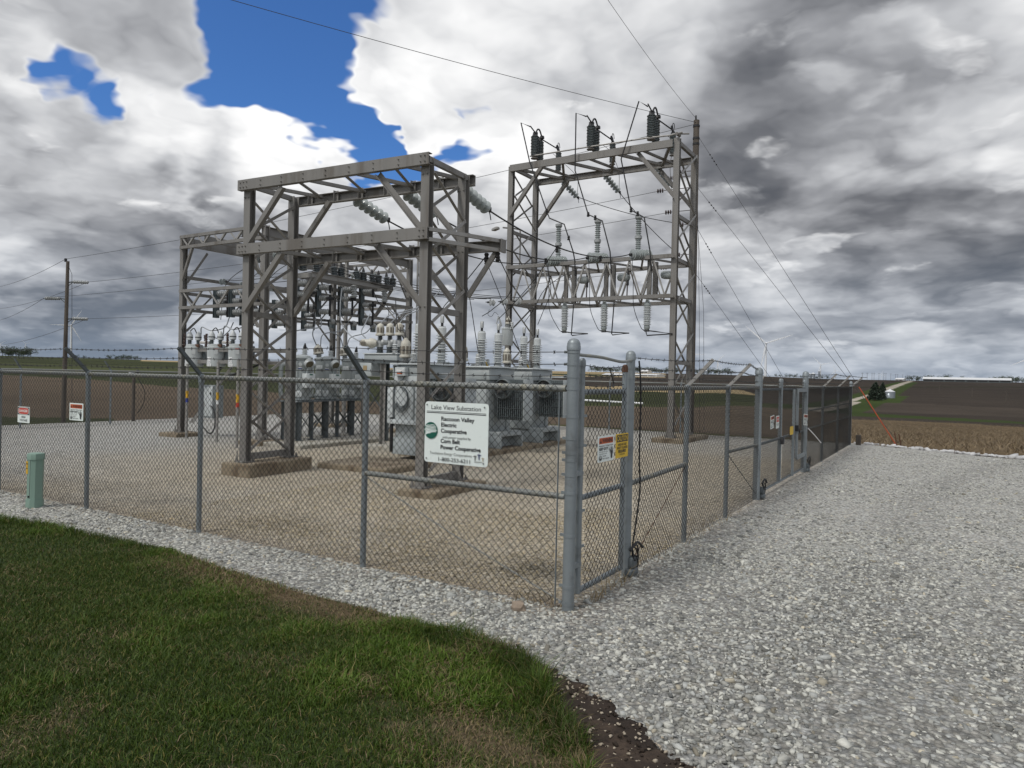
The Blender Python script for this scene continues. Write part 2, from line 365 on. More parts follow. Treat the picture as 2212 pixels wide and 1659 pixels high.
def curve(pts, n=6):
    """Catmull-Rom through the points"""
    P = [Vector(p) for p in pts]; P = [P[0] * 2 - P[1]] + P + [P[-1] * 2 - P[-2]]; out = []
    for i in range(1, len(P) - 2):
        a, b, c, d = P[i - 1:i + 3]
        for k in range(n):
            t = k / n; out.append(.5 * (2 * b + (c - a) * t + (2 * a - 5 * b + 4 * c - d) * t * t + (3 * b - a - 3 * c + d) * t ** 3))
    out.append(P[-2]); return out
def np_mesh(name, verts, faces, m, smooth=False, col=None):
    """faces: (n,3) or (n,4) int array"""
    me = bpy.data.meshes.new(name); nf, k = faces.shape
    me.vertices.add(len(verts)); me.vertices.foreach_set('co', np.ascontiguousarray(verts, np.float32).ravel())
    me.loops.add(nf * k); me.loops.foreach_set('vertex_index', np.ascontiguousarray(faces, np.int32).ravel())
    me.polygons.add(nf); me.polygons.foreach_set('loop_start', np.arange(0, nf * k, k, dtype=np.int32))
    if smooth: me.polygons.foreach_set('use_smooth', np.ones(nf, bool))
    if col is not None:
        at = me.color_attributes.new('tint', 'FLOAT_COLOR', 'POINT')
        c4 = np.ones((len(verts), 4), np.float32); c4[:, :3] = col; at.data.foreach_set('color', c4.ravel())
    me.materials.append(m); me.update(); me.validate()
    ob = bpy.data.objects.new(name, me); COL.objects.link(ob); return ob
# ---------------------------------------------------------------- terrain
def sst(x, a, b):
    t = np.clip((x - a) / (b - a), 0, 1); return t * t * (3 - 2 * t)
PL = ([0, 14, 50, 120, 230, 420, 770, 1500, 4000, 9000], [0, -1.0, -1.6, -1.2, .5, 5.0, 11.5, 17, 24, 30])
PM = ([0, 25, 75, 165, 365, 665, 1165, 2000, 4000, 9000], [0, -.8, -1.5, -1.2, 1.6, 6.5, 13.5, 18, 26, 30])
PR = ([0, 20, 85, 175, 320, 570, 870, 1500, 4000, 9000], [0, -1, -3.6, -4.3, -2.6, 2.6, 8.2, 12.5, 20, 26])
def bearing(x, y): return np.degrees(np.arctan2(x - 2.636, y + 5.28)) + 31.4
def outd(x, y):
    return np.hypot(np.maximum(np.maximum(-23.0 - x, x - 60.0), 0), np.maximum(np.maximum(-60.0 - y, y - 20.6), 0))
def terr(x, y):
    x = np.asarray(x, float); y = np.asarray(y, float); d = outd(x, y); az = bearing(x, y)
    wl = 1 - sst(az, -20, -7); wr = sst(az, 15, 25)
    z = wl * np.interp(d, *PL) + (1 - wl - wr) * np.interp(d, *PM) + wr * np.interp(d, *PR)
    return z + np.minimum(d / 400, 1) * .9 * np.sin(x / 170.0 + 1) * np.sin(y / 230.0)
def tz(x, y): return float(terr(x, y))
def vnoise(x, y, s, seed=0):
    """smooth value noise, numpy"""
    g = np.random.default_rng(seed).random((256, 256)); u = np.asarray(x) / s; w = np.asarray(y) / s
    i, j = np.floor(u).astype(int), np.floor(w).astype(int); a, b = u - i, w - j; a = a * a * (3 - 2 * a); b = b * b * (3 - 2 * b)
    q = lambda ii, jj: g[ii % 256, jj % 256]
    return (q(i, j) * (1 - a) + q(i + 1, j) * a) * (1 - b) + (q(i, j + 1) * (1 - a) + q(i + 1, j + 1) * a) * b
az = np.concatenate([np.arange(-48, 48, .16), np.arange(48, 312.1, 6)])
rr = np.concatenate([[0.3, 6, 12, 17], np.geomspace(19, 9000, 300)])
A, R_ = np.meshgrid(np.radians(az - 31.4), rr, indexing='ij')
X, Y = 2.636 + np.sin(A) * R_, -5.28 + np.cos(A) * R_
Zt = terr(X, Y) - .35 * ((outd(X, Y) <= 0) & (Y < 17.5)) - .02
AZ = np.degrees(A) + 31.4; AZ = np.where(AZ > 180, AZ - 360, AZ)
# field boundaries as ranges from the corner of the yard, by bearing (surveyed from the photograph)
wob = 1 + .05 * (vnoise(X, Y, 60, 3) - .5)
bt = np.interp(AZ, [-36, -30, -25, -19.5, -16, -11, -4, 6.5, 14, 21, 25], [217, 182, 144, 131, 100, 82, 77, 88, 96, 155, 205]) * wob
gt = np.interp(AZ, [-36, -20, -6, 5, 11, 14, 19, 24], [5000, 5000, 150, 181, 195, 185, 221, 275]) * wob
tt = np.interp(AZ, [-16, 0, 5, 11, 14, 18, 19], [150, 200, 241, 262, 275, 262, 225]) * wob
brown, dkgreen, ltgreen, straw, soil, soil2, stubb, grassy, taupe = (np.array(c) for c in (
    (.105, .080, .056), (.034, .040, .015), (.048, .055, .021), (.31, .24, .135), (.034, .027, .021), (.033, .027, .021), (.115, .084, .049), (.030, .046, .010), (.050, .040, .031)))  # dark wet soil; cloud shade on the hill also put into these tones
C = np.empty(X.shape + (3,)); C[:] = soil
def fill(mask, c): C[mask] = c
left = AZ < 25
fill(left & (R_ < 5000), dkgreen)
fill(left & (AZ > -27.5) & (R_ > 690) & (R_ < 3000), straw * .9)
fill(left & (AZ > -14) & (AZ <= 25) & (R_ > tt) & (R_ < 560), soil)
fill((AZ > -14) & (AZ <= 12) & (R_ >= 560) & (R_ < 640), straw)
fill((AZ > -14) & (AZ <= 17) & (R_ >= 640) & (R_ < 760), dkgreen)
fill((AZ > -10) & (AZ <= 9) & (R_ >= 760) & (R_ < 1000), straw * .95)
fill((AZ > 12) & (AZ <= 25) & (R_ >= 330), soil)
fill((AZ > -14) & (AZ <= 19) & (R_ > gt) & (R_ <= tt), straw)
fill((AZ > -36) & (AZ <= 25) & (R_ > bt * 1.10) & (R_ <= gt) & (R_ < 700), dkgreen)
fill((AZ > -50) & (AZ < -12) & (R_ > 300) & (R_ < 420), ltgreen)
fill((AZ > 19) & (AZ <= 25) & (R_ > bt) & (R_ < 330), taupe)
fill(left & (R_ <= bt), brown)
fill((AZ > 2) & (AZ < 25) & (R_ > bt * .93) & (R_ <= bt * 1.12), ltgreen)
fill((AZ < -22) & (R_ > 37) & (R_ < 44 + (-22 - AZ) * .7) & (AZ < -29), dkgreen)
rgt = AZ >= 25
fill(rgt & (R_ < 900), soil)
fill(rgt & (R_ > 455 + 12 * (AZ - 25)) & (R_ < 470 + 13 * (AZ - 25)), dkgreen * .4)
fill(rgt & (R_ < np.interp(AZ, [25, 28, 36], [300, 262, 240]) * wob), taupe)
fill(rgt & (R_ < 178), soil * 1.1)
fill(rgt & (R_ > np.interp(AZ, [25, 36], [146, 140])) & (R_ < np.interp(AZ, [25, 29, 36], [172, 160, 151])), grassy)
fill(rgt & (R_ <= np.interp(AZ, [25, 29, 36], [127, 131, 128])), stubb)
fill((AZ >= 11) & (outd(X, Y) < 20) & (R_ < 127) & (AZ >= 24.3), stubb)
# gravel road with grassy verges running up the hill on the right
rc = -22.5 - (Y - 200) * .0145
fill((Y > 150) & (Y < 760) & (X > rc - 8) & (X < rc + 9), grassy)
fill((Y > 150) & (Y < 900) & (np.abs(X - rc) < 2.6), np.array((.30, .27, .225)))
fill((Y > 245) & (Y < 330) & (X > rc) & (X < rc + 13), grassy)
fill((R_ > 17) & (outd(X, Y) < 1.3) & (AZ < 24), np.array((.075, .072, .03)))
C *= (1 + .22 * (vnoise(X, Y, 14, 5) - .5) + .34 * (vnoise(X, Y, 70, 6) - .5))[..., None]
nA, nR = X.shape
I = np.arange(nA * nR).reshape(nA, nR)
F4 = np.stack([I[:-1, :-1], I[1:, :-1], I[1:, 1:], I[:-1, 1:]], -1).reshape(-1, 4)
gm = bpy.data.materials.new('field_soil'); gm.use_nodes = True
t = NT(gm.node_tree); b = gm.node_tree.nodes['Principled BSDF']
at = t.n('ShaderNodeVertexColor', layer_name='tint').outputs[0]
oc = t.n('ShaderNodeTexCoord').outputs['Object']
rowv = t.v('MULTIPLY', oc, (.5, 2.4, 1))
k = t.add(t.mul(t.noise(rowv, .9, 5, .65), 1.05), t.mul(t.noise(oc, .05, 4, .6), .55))
t.put(b.inputs['Base Color'], t.mix(1.0, at, t.comb(k, k, k), 'MULTIPLY'))
k2 = t.lin(k, 0, 1.6, .25, 1.85)
t.put(b.inputs['Base Color'], t.mix(1.0, at, t.comb(k2, k2, k2), 'MULTIPLY'))
b.inputs['Roughness'].default_value = 1.0; b.inputs['Specular IOR Level'].default_value = .1
bn = t.n('ShaderNodeBump'); bn.inputs['Strength'].default_value = .6; bn.inputs['Distance'].default_value = .12
t.put(bn.inputs['Height'], t.noise(rowv, 3.0, 5, .65)); t.put(b.inputs['Normal'], bn.outputs[0])
ground = np_mesh('ground', np.stack([X, Y, Zt], -1).reshape(-1, 3), F4, gm, True, C.reshape(-1, 3)); tag(ground, kind='structure')

# ---------------------------------------------------------------- gravel yard
def yedge(x):
    return np.interp(x, [-30, 0.3, 1.5, 3, 4.5, 9, 40], [20.7, 20.5, 19.9, 18.9, 18.6, 18.2, 18.0]) + .35 * (vnoise(x, x * 0, .7, 9) - .5)
LAWN_X = [-40, -9.5, -7.2, -5.5, -4.3, -3.2, -2.3, -1.57, -.8, -.2, .24, .48, .62, .85, 1.1, 1.28, 1.42, 1.5]
LAWN_Y = [-1.5, -1.22, -1.09, -.86, -.80, -.92, -.97, -1.0, -1.04, -1.06, -1.13, -1.3, -1.5, -1.74, -1.95, -2.3, -2.9, -6]
def lawn_edge(x): return np.interp(x, LAWN_X, LAWN_Y)
gx = np.arange(-23.4, 34, .22); gy = np.arange(-16, 21.2, .22)
GX, GY = np.meshgrid(gx, gy, indexing='ij')
YE = yedge(GX); GYc = np.minimum(GY, YE)
GZ = .004 + .012 * (vnoise(GX, GY, .8, 21) - .5) + .05 * np.where(GX > .4, vnoise(GX, GY, 2.4, 22) - .5, 0) * sst(GX, .4, 2)
GZ = np.where(GY >= YE, -.10, GZ)
inside = (sst(GX, -.35, .1) * -1 + 1) * sst(GY, -.25, .2)
tanm = inside * sst(GX + 3.5 * (vnoise(GX, GY, 4, 30) - .5), -16, -9) * (1 - .75 * sst(GY, 10, 18)) * (.75 + .5 * vnoise(GX, GY, 1.6, 31))
tanm = np.clip(tanm, 0, 1) * .85
gcol = np.array((.425, .417, .388)) * (1 - tanm[..., None]) + np.array((.425, .368, .278)) * tanm[..., None]
trk = sum(np.exp(-((GX - (c0 + .045 * (GY - 4) ** 2 * (GY > 4) * .25)) / .35) ** 2) for c0 in (2.1, 3.9)) * sst(GY, -2, 3) * (.5 + vnoise(GX, GY, 1.1, 33))
gcol = gcol * (1 - .16 * np.clip(trk, 0, 1)[..., None])
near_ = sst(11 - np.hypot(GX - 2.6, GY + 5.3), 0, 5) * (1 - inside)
gcol = gcol * (1 - .30 * near_[..., None])  # sheet painted darker near the camera as shade in the gaps between stones
bare = np.clip(1 - np.abs(GX) / .45, 0, 1) * (GY > -.2) * (GY < 19) * .35 + np.clip(1 - np.abs(GY - .02) / .3, 0, 1) * (GX < .1) * .45
gcol = gcol * (1 - bare[..., None]) + np.array((.26, .20, .14)) * bare[..., None]
I = np.arange(GX.size).reshape(GX.shape)
F4 = np.stack([I[:-1, :-1], I[1:, :-1], I[1:, 1:], I[:-1, 1:]], -1)
keep = ~((GY[:-1, :-1] > YE[:-1, :-1] + .1))
yard_m = bpy.data.materials.new('crushed_limestone'); yard_m.use_nodes = True
t = NT(yard_m.node_tree); b = yard_m.node_tree.nodes['Principled BSDF']
at = t.n('ShaderNodeVertexColor', layer_name='tint').outputs[0]; oc = t.n('ShaderNodeTexCoord').outputs['Object']
wv_ = t.v('ADD', oc, t.v('SCALE', t.noise(oc, 9, 3, .6, col=True), scale=.05))
v1 = t.voro(wv_, 26, out='Color'); r1, g1, b1 = t.sep(v1)
dist = t.voro(wv_, 26); dist2 = t.voro(wv_, 61)
k = t.add(t.add(.42, t.mul(r1, .62)), t.add(t.mul(t.noise(oc, 1.3, 5, .65), .45), t.mul(t.noise(oc, 90, 2, .6), .22)))
k = t.mul(k, t.lin(dist, .2, .75, 1.12, .55))
c = t.mix(t.mul(g1, .55), (.90, .93, .97), (1.06, 1.0, .90))
t.put(b.inputs['Base Color'], t.mix(1.0, t.mix(1.0, at, t.comb(k, k, k), 'MULTIPLY'), c, 'MULTIPLY'))
b.inputs['Roughness'].default_value = .95; b.inputs['Specular IOR Level'].default_value = .2
bn = t.n('ShaderNodeBump'); bn.inputs['Strength'].default_value = .9; bn.inputs['Distance'].default_value = .02
t.put(bn.inputs['Height'], t.add(t.mul(dist, -1.0), t.mul(dist2, -.45))); t.put(b.inputs['Normal'], bn.outputs[0])
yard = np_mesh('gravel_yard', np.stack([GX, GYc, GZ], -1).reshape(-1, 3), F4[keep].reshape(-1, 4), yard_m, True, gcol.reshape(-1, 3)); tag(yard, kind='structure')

# loose stones lying on the yard
def stones(P, S, tintv, name, m):
    n = len(P); base = np.array([(x, y, z) for z in (-1, 1) for x, y in ((-1, -1), (1, -1), (1, 1), (-1, 1))], float)
    Vv = base[None] * (1 + .42 * (RNG.random((n, 8, 3)) - .5)) ; Vv[:, 4:, :2] *= (.45 + .5 * RNG.random((n, 1, 1)))
    Vv *= np.stack([S * (.75 + .7 * RNG.random(n)), S * (.42 + .45 * RNG.random(n)), S * (.22 + .34 * RNG.random(n))], -1)[:, None, :] * .5
    a = RNG.random(n) * 2 * pi; ca, sa = np.cos(a)[:, None], np.sin(a)[:, None]
    b_ = (RNG.random(n) - .5) * .9; cb, sb = np.cos(b_)[:, None], np.sin(b_)[:, None]
    x, y, z = Vv[..., 0], Vv[..., 1], Vv[..., 2]
    x, z = x * cb - z * sb, x * sb + z * cb
    x, y = x * ca - y * sa, x * sa + y * ca
    Vv = np.stack([x, y, z], -1) + P[:, None, :]
    q = np.array([(3, 2, 1, 0), (4, 5, 6, 7), (0, 1, 5, 4), (1, 2, 6, 5), (2, 3, 7, 6), (3, 0, 4, 7)])
    tri = np.concatenate([q[:, [0, 1, 2]], q[:, [0, 2, 3]]])
    Fi = (tri[None] + (np.arange(n) * 8)[:, None, None]).reshape(-1, 3)
    return np_mesh(name, Vv.reshape(-1, 3), Fi, m, False, np.repeat(tintv, 8, 0))
st_m = bpy.data.materials.new('limestone_chips'); st_m.use_nodes = True
t = NT(st_m.node_tree); b = st_m.node_tree.nodes['Principled BSDF']
at = t.n('ShaderNodeVertexColor', layer_name='tint').outputs[0]; oc = t.n('ShaderNodeTexCoord').outputs['Object']
k = t.lin(t.noise(oc, 70, 3, .6), .2, .8, .82, 1.16)
t.put(b.inputs['Base Color'], t.mix(1.0, at, t.comb(k, k, k), 'MULTIPLY')); b.inputs['Roughness'].default_value = .92; b.inputs['Specular IOR Level'].default_value = .2
def scatter(n, x0, x1, y0, y1): return np.stack([x0 + (x1 - x0) * RNG.random(n), y0 + (y1 - y0) * RNG.random(n)], -1)
def inview(P, lim=39):
    az_ = bearing(P[:, 0], P[:, 1]); return np.abs(az_) < lim
cand = [np.concatenate([scatter(72000, -.1, 7.5, -3.4, 5), scatter(50000, .1, 9, 5, 18.4), scatter(30000, -12, .1, -1.3, .02), scatter(36000, -6.5, -.05, .05, 4.5)])]
P = cand[0]; P = P[inview(P)]
rng_ = np.hypot(P[:, 0] - 2.636, P[:, 1] + 5.28)
P = P[RNG.random(len(P)) < np.clip(9.5 / rng_, .25, 1)]
rng_ = np.hypot(P[:, 0] - 2.636, P[:, 1] + 5.28)
ins = (P[:, 0] < -.05) & (P[:, 1] > .05)
def soilmask(x, y):
    """1 on bare soil, falling to 0 where the gravel takes over"""
    o = np.interp(x, [-.7, .0, .28, .6, .95, 1.3, 1.62, 1.8, 1.95, 2.1], [-1.1, -1.05, -1.10, -1.2, -1.37, -1.58, -1.82, -2.15, -3.0, -6])
    d_ = o - y + .26 * (vnoise(x, y, .24, 40) - .5) + .16 * (vnoise(x, y, .07, 41) - .5)
    return sst(d_, -.10, .16) * sst(x, -.5, .1)
soilk = soilmask(P[:, 0], P[:, 1])
onlawn = (P[:, 1] < lawn_edge(P[:, 0]) + .02) & (P[:, 0] < 1.5)
P = P[~onlawn & (RNG.random(len(P)) > soilk * .90)]
ins = (P[:, 0] < -.05) & (P[:, 1] > .05); soilstrip = soilmask(P[:, 0], P[:, 1]) > .35
n = len(P); S = .015 + .027 * RNG.random(n) ** 1.6 + (RNG.random(n) < .02) * .026
S = np.where(ins, S * .62, S); S = np.where(soilstrip, S * .5, S)
z = np.where(P[:, 0] > .4, .05 * (vnoise(P[:, 0], P[:, 1], 2.4, 22) - .5) * sst(P[:, 0], .4, 2), 0)
sh = RNG.random(n); gcolr = np.stack([.145 + .42 * sh, .145 + .418 * sh, .134 + .375 * sh], -1)
blu = RNG.random(n) < .3; gcolr[blu] = gcolr[blu] * np.array((.80, .82, .86)); wrm = RNG.random(n) < .04; gcolr[wrm] *= np.array((1.0, .92, .80))
gcolr[ins] *= np.array((1.0, .86, .66)); gcolr[soilstrip] *= np.array((.95, .86, .7))
cl = scatter(5200, -.3, 2.2, -3.2, -.9); cl = cl[(soilmask(cl[:, 0], cl[:, 1]) > .2) & (cl[:, 1] > lawn_edge(cl[:, 0]) - .05)]
clods = stones(np.column_stack([cl, np.full(len(cl), .022)]), .006 + .020 * RNG.random(len(cl)) ** 2, np.where(RNG.random((len(cl), 1)) < .55, np.array((.035, .026, .02)), np.array((.36, .31, .24))), 'soil_clods', st_m); tag(clods, kind='stuff')
stn = stones(np.column_stack([P, z + S * .12]), S, gcolr, 'gravel_stones', st_m); tag(stn, kind='stuff')
# bigger rocks along the yard's far edge
ex = np.concatenate([np.linspace(.4, 6.5, 70), RNG.random(60) * 6]); ey = yedge(ex) + .1 + .25 * (RNG.random(len(ex)) - .5)
er = stones(np.column_stack([ex, ey, np.full(len(ex), .02)]), .08 + .16 * RNG.random(len(ex)) ** 2, np.full((len(ex), 3), .46) * (.8 + .4 * RNG.random((len(ex), 1))), 'edge_rocks', st_m); tag(er, kind='stuff')
# single field stone and dry leaf at the foot of the front fence
rk = MB(); rk.lathe((0, 0, 0), (0, 0, 1), [(.03, -.03), (.062, -.005), (.066, .025), (.045, .055), (.012, .066)], 9)
rk.v = [(x * (1.1 + .25 * sin(7 * y * 40 + z * 60)), y * (.85 + .2 * cos(x * 55)), z) for x, y, z in rk.v]
rk.v = [(x - .34, y - .23, z + .01) for x, y, z in rk.v]
tag(rk.build('field_stone', mat('brown_stone', (.27, .215, .165), .9, 0, .25, 18, bump=.5), None, False, (-.34, -.23, 0)), 'rounded brown field stone lying below the front fence near the corner post', 'stone')

# ---------------------------------------------------------------- bare soil strip and lawn
def sheet(name, outline, z, m, kind='structure'):
    me = bpy.data.meshes.new(name); me.from_pydata([(x, y, z) for x, y in outline], [], [tuple(range(len(outline)))]); me.materials.append(m)
    o = bpy.data.objects.new(name, me); COL.objects.link(o); return tag(o, kind=kind)
soil_m = mat('wet_soil', (.030, .022, .017), .9, 0, .45, 12, (.070, .050, .036), 3.0, .45, .65, bump=.8, bscale=50, spec=.25)
bx_ = np.arange(-.9, 2.7, .035); by_ = np.arange(-4.6, -.6, .035); BX, BY = np.meshgrid(bx_, by_, indexing='ij')
BK = soilmask(BX, BY); BZ = .016 + .022 * (vnoise(BX, BY, .12, 42) - .5) + .02 * (vnoise(BX, BY, .045, 43) - .5)
BZ = np.where(BK > .25, BZ, BZ - .06 * sst(.25 - BK, 0, .25) - .02)
I = np.arange(BX.size).reshape(BX.shape); F4 = np.stack([I[:-1, :-1], I[1:, :-1], I[1:, 1:], I[:-1, 1:]], -1)
so_ = np_mesh('bare_soil', np.stack([BX, BY, BZ], -1).reshape(-1, 3), F4[(BK[:-1, :-1] > .02) & (BY[:-1, :-1] > lawn_edge(BX[:-1, :-1]) - .2)].reshape(-1, 4), soil_m, True); tag(so_, kind='structure')
lx = np.arange(-16, 1.5, .08); rows = 44
LX = np.repeat(lx[:, None], rows, 1); top = lawn_edge(lx) + .05 * (vnoise(lx, lx * 0, .25, 50) - .5)
frac = np.linspace(0, 1, rows) ** 1.6
LY = top[:, None] + (-11 - top[:, None]) * frac[None]
dep = top[:, None] - LY
LZ = .028 + .10 * sst(dep, 0, 2.2) * sst(-LX, -1.5, 1.0) + .03 * (vnoise(LX, LY, .45, 51) - .5) * sst(dep, 0, .3)
def lawn_z(x, y):
    d = lawn_edge(x) - y
    return .028 + .10 * sst(d, 0, 2.2) * sst(-x, -1.5, 1.0) + .03 * (vnoise(x, y, .45, 51) - .5) * sst(d, 0, .3)
def dryness(x, y):
    d = lawn_edge(x) - y
    edge = np.exp(-((d - .12) / .30) ** 2) * sst(x, -4.3, -3.3) * (1 - sst(x, -1.3, -.6))
    patch = sst(vnoise(x, y, .55, 60) * .6 + vnoise(x, y, .17, 61) * .4, .58, .82) * (.25 + .6 * sst(x, -3, .6))
    far = .75 * np.exp(-(((x - .75) / .5) ** 2 + ((y + 2.3) / .45) ** 2))
    return np.clip(edge * .9 + patch * .6 + far * .55, 0, 1)
I = np.arange(LX.size).reshape(LX.shape); F4 = np.stack([I[:-1, 1:], I[1:, 1:], I[1:, :-1], I[:-1, :-1]], -1).reshape(-1, 4)
dr = dryness(LX, LY)[..., None]
lcol = np.array((.024, .040, .008)) * (1 - dr) + np.array((.090, .062, .034)) * dr
lm = bpy.data.materials.new('lawn_soil'); lm.use_nodes = True; t = NT(lm.node_tree); b = lm.node_tree.nodes['Principled BSDF']
at = t.n('ShaderNodeVertexColor', layer_name='tint').outputs[0]; oc = t.n('ShaderNodeTexCoord').outputs['Object']
k = t.lin(t.noise(oc, 22, 5, .7), .25, .75, .5, 1.5); t.put(b.inputs['Base Color'], t.mix(1.0, at, t.comb(k, k, k), 'MULTIPLY')); b.inputs['Roughness'].default_value = 1.0
lawn = np_mesh('lawn', np.stack([LX, LY, LZ], -1).reshape(-1, 3), F4, lm, True, lcol.reshape(-1, 3)); tag(lawn, kind='structure')

def blades(P, H, Wd, lean, tint, name, m):
    """each blade: three segments, five vertices wide to tip"""
    n = len(P); a = RNG.random(n) * 2 * pi; f = RNG.random(n) * 2 * pi
    bx, by = np.cos(a), np.sin(a); wx, wy = -np.sin(f) * Wd / 2, np.cos(f) * Wd / 2; L = lean * H
    Vv = np.zeros((n, 5, 3))
    for i, (h, k_, w) in enumerate(((0, 0, 1), (0, 0, -1), (.6, .35, .8), (.6, .35, -.8), (1, 1, 0))):
        Vv[:, i, 0] = P[:, 0] + bx * L * k_ + wx * w; Vv[:, i, 1] = P[:, 1] + by * L * k_ + wy * w
        Vv[:, i, 2] = P[:, 2] + H * h * np.sqrt(np.maximum(1 - (lean * .55 * k_) ** 2, .008))
    tri = np.array([(0, 1, 3), (0, 3, 2), (2, 3, 4)])
    return np_mesh(name, Vv.reshape(-1, 3), (tri[None] + (np.arange(n) * 5)[:, None, None]).reshape(-1, 3), m, True, np.repeat(tint, 5, 0))
gr_m = bpy.data.materials.new('grass_blade'); gr_m.use_nodes = True; t = NT(gr_m.node_tree); b = gr_m.node_tree.nodes['Principled BSDF']
t.put(b.inputs['Base Color'], t.n('ShaderNodeVertexColor', layer_name='tint').outputs[0]); b.inputs['Roughness'].default_value = .55; b.inputs['Specular IOR Level'].default_value = .25
P = np.concatenate([scatter(330000, -4.6, 1.5, -4.2, -.75), scatter(170000, -12, -4.6, -3.6, -.75)])
P = P[(P[:, 1] < lawn_edge(P[:, 0]) + .03) & inview(P, 37.5)]
rg = np.hypot(P[:, 0] - 2.636, P[:, 1] + 5.28); P = P[(rg > 2.3)]
d = dryness(P[:, 0], P[:, 1]); edge = lawn_edge(P[:, 0]) - P[:, 1]
keep = RNG.random(len(P)) < (1 - .45 * d); P, d, edge = P[keep], d[keep], edge[keep]
n = len(P); lush = sst(vnoise(P[:, 0], P[:, 1], .32, 70) * .5 + vnoise(P[:, 0], P[:, 1], .9, 71) * .5, .42, .75)
tuft = 1.5 * np.exp(-((edge - .06) / .17) ** 2) * sst(P[:, 0], -.7, -.1) + .75 * np.exp(-(((P[:, 0] + .72) / .22) ** 2 + ((P[:, 1] + 1.22) / .12) ** 2)) + .5 * np.exp(-((edge - .03) / .1) ** 2) * (1 - sst(P[:, 0], -5, -4))
H = (.026 + .036 * RNG.random(n)) * (.75 + .6 * lush) * (1 - .4 * d) * (1 + 1.4 * tuft) 
stray = RNG.random(n) < .012; H = np.where(stray, H * 1.9, H)
Wd = .0024 + .0036 * RNG.random(n) ** 1.5 + .002 * lush
v = RNG.random(n)[:, None]; gcol_ = np.array((.030, .062, .006)) * (1 - v) + np.array((.088, .142, .016)) * v
gcol_ = gcol_ * (.72 + .5 * lush[:, None]); yl = RNG.random(n) < .09; gcol_[yl] = np.array((.17, .15, .045))
isdry = RNG.random(n) < d * .75 + .03; gcol_[isdry] = np.array((.20, .150, .080)) * (.5 + .7 * RNG.random((isdry.sum(), 1)))
gcol_ = gcol_ * (1 - .15 * np.clip(tuft, 0, 1)[:, None])
lean = .25 + 1.0 * RNG.random(n) ** 1.3 + .5 * isdry
grs = blades(np.column_stack([P, lawn_z(P[:, 0], P[:, 1]) - .004]), H, Wd, np.minimum(lean, 1.5), gcol_, 'grass', gr_m); tag(grs, kind='stuff')

# corn stubble and straw litter on the field beyond the yard
P = scatter(120000, -14, 60, 18.6, 125); P = P[(bearing(P[:, 0], P[:, 1]) > 24.0) & inview(P, 37.5)]
P = P[P[:, 1] > yedge(P[:, 0]) + .25]; rg = np.hypot(P[:, 0] - 2.6, P[:, 1] + 5.3); P = P[RNG.random(len(P)) < np.clip(45 / rg, .25, 1)]
n = len(P); up = RNG.random(n) < .025
v = RNG.random((n, 1)); sc_ = np.array((.13, .090, .05)) * (1 - v) + np.array((.31, .24, .145)) * v; sc_[RNG.random(n) < .4] *= .45
H = np.where(up, .08 + .16 * RNG.random(n), .12 + .24 * RNG.random(n))
lean = np.where(up, .3 * RNG.random(n), 1.81)
sb = blades(np.column_stack([P, terr(P[:, 0], P[:, 1]) + .0]), H, np.where(up, .018, .016), lean, sc_, 'stubble', gr_m); tag(sb, kind='stuff')
# ---------------------------------------------------------------- chain-link fencing
FH = 1.83
def fabric(name, parent, p0, p1, z0=.04, z1=FH + .045, w=.0715, r=.0024, cut=None):
    """woven zig-zag wires, each a real three-sided strand hooked behind its neighbour"""
    p0, p1 = np.array(p0, float), np.array(p1, float); L = np.hypot(*(p1 - p0)); u = (p1 - p0) / L; nv = np.array((-u[1], u[0]))
    k = int(L / (w / 2)); m_ = int((z1 - z0) / (w / 2)) + 1
    i = np.arange(k)[:, None]; j = np.arange(m_)[None]
    s = (i + ((i + j) % 2) * 1.06 - .03) * (w / 2); zz = z0 + j * (w / 2) + 0 * i
    s = s + .004 * (vnoise(s * 3, zz * 3, .5, 80) - .5); off = np.where((i + j) % 2 == 0, .0028, -.0028) + .012 * (vnoise(s, zz, .9, 81) - .5)
    c = np.stack([p0[0] + u[0] * s + nv[0] * off, p0[1] + u[1] * s + nv[1] * off, zz], -1)      # k, m, 3
    a = np.array([0, 2 * pi / 3, 4 * pi / 3]); ring = np.zeros((3, 3))
    ring[:, 0], ring[:, 1] = u[0] * np.cos(a) + nv[0] * np.sin(a), u[1] * np.cos(a) + nv[1] * np.sin(a)
    Vv = (c[:, :, None, :] + ring[None, None] * r * 1.25).reshape(-1, 3)
    I = np.arange(k * m_ * 3).reshape(k, m_, 3)
    F = np.stack([I[:, :-1], np.roll(I[:, :-1], -1, 2), np.roll(I[:, 1:], -1, 2), I[:, 1:]], -1).reshape(-1, 4)
    o = np_mesh(name, Vv - np.array(ORG[parent.name]), F, M['wire']); o.parent = parent; return o
def cap(mb, x, y, z, r): mb.lathe((x, y, z), (0, 0, 1), [(r * 1.16, -.045), (r * 1.16, -.012), (r * 1.10, -.006), (r * 1.10, r * .18), (r * .98, r * .52), (r * .74, r * .84), (r * .40, r * 1.02), (0, r * 1.08)], 18)
def band(mb, x, y, z, r, d=(1, 0)):
    mb.lathe((x, y, z - .012), (0, 0, 1), [(r + .004, 0), (r + .004, .024)], 16)
    mb.box((x + d[0] * (r + .016), y + d[1] * (r + .016), z), (.03, .014, .022), atan2(d[1], d[0]))
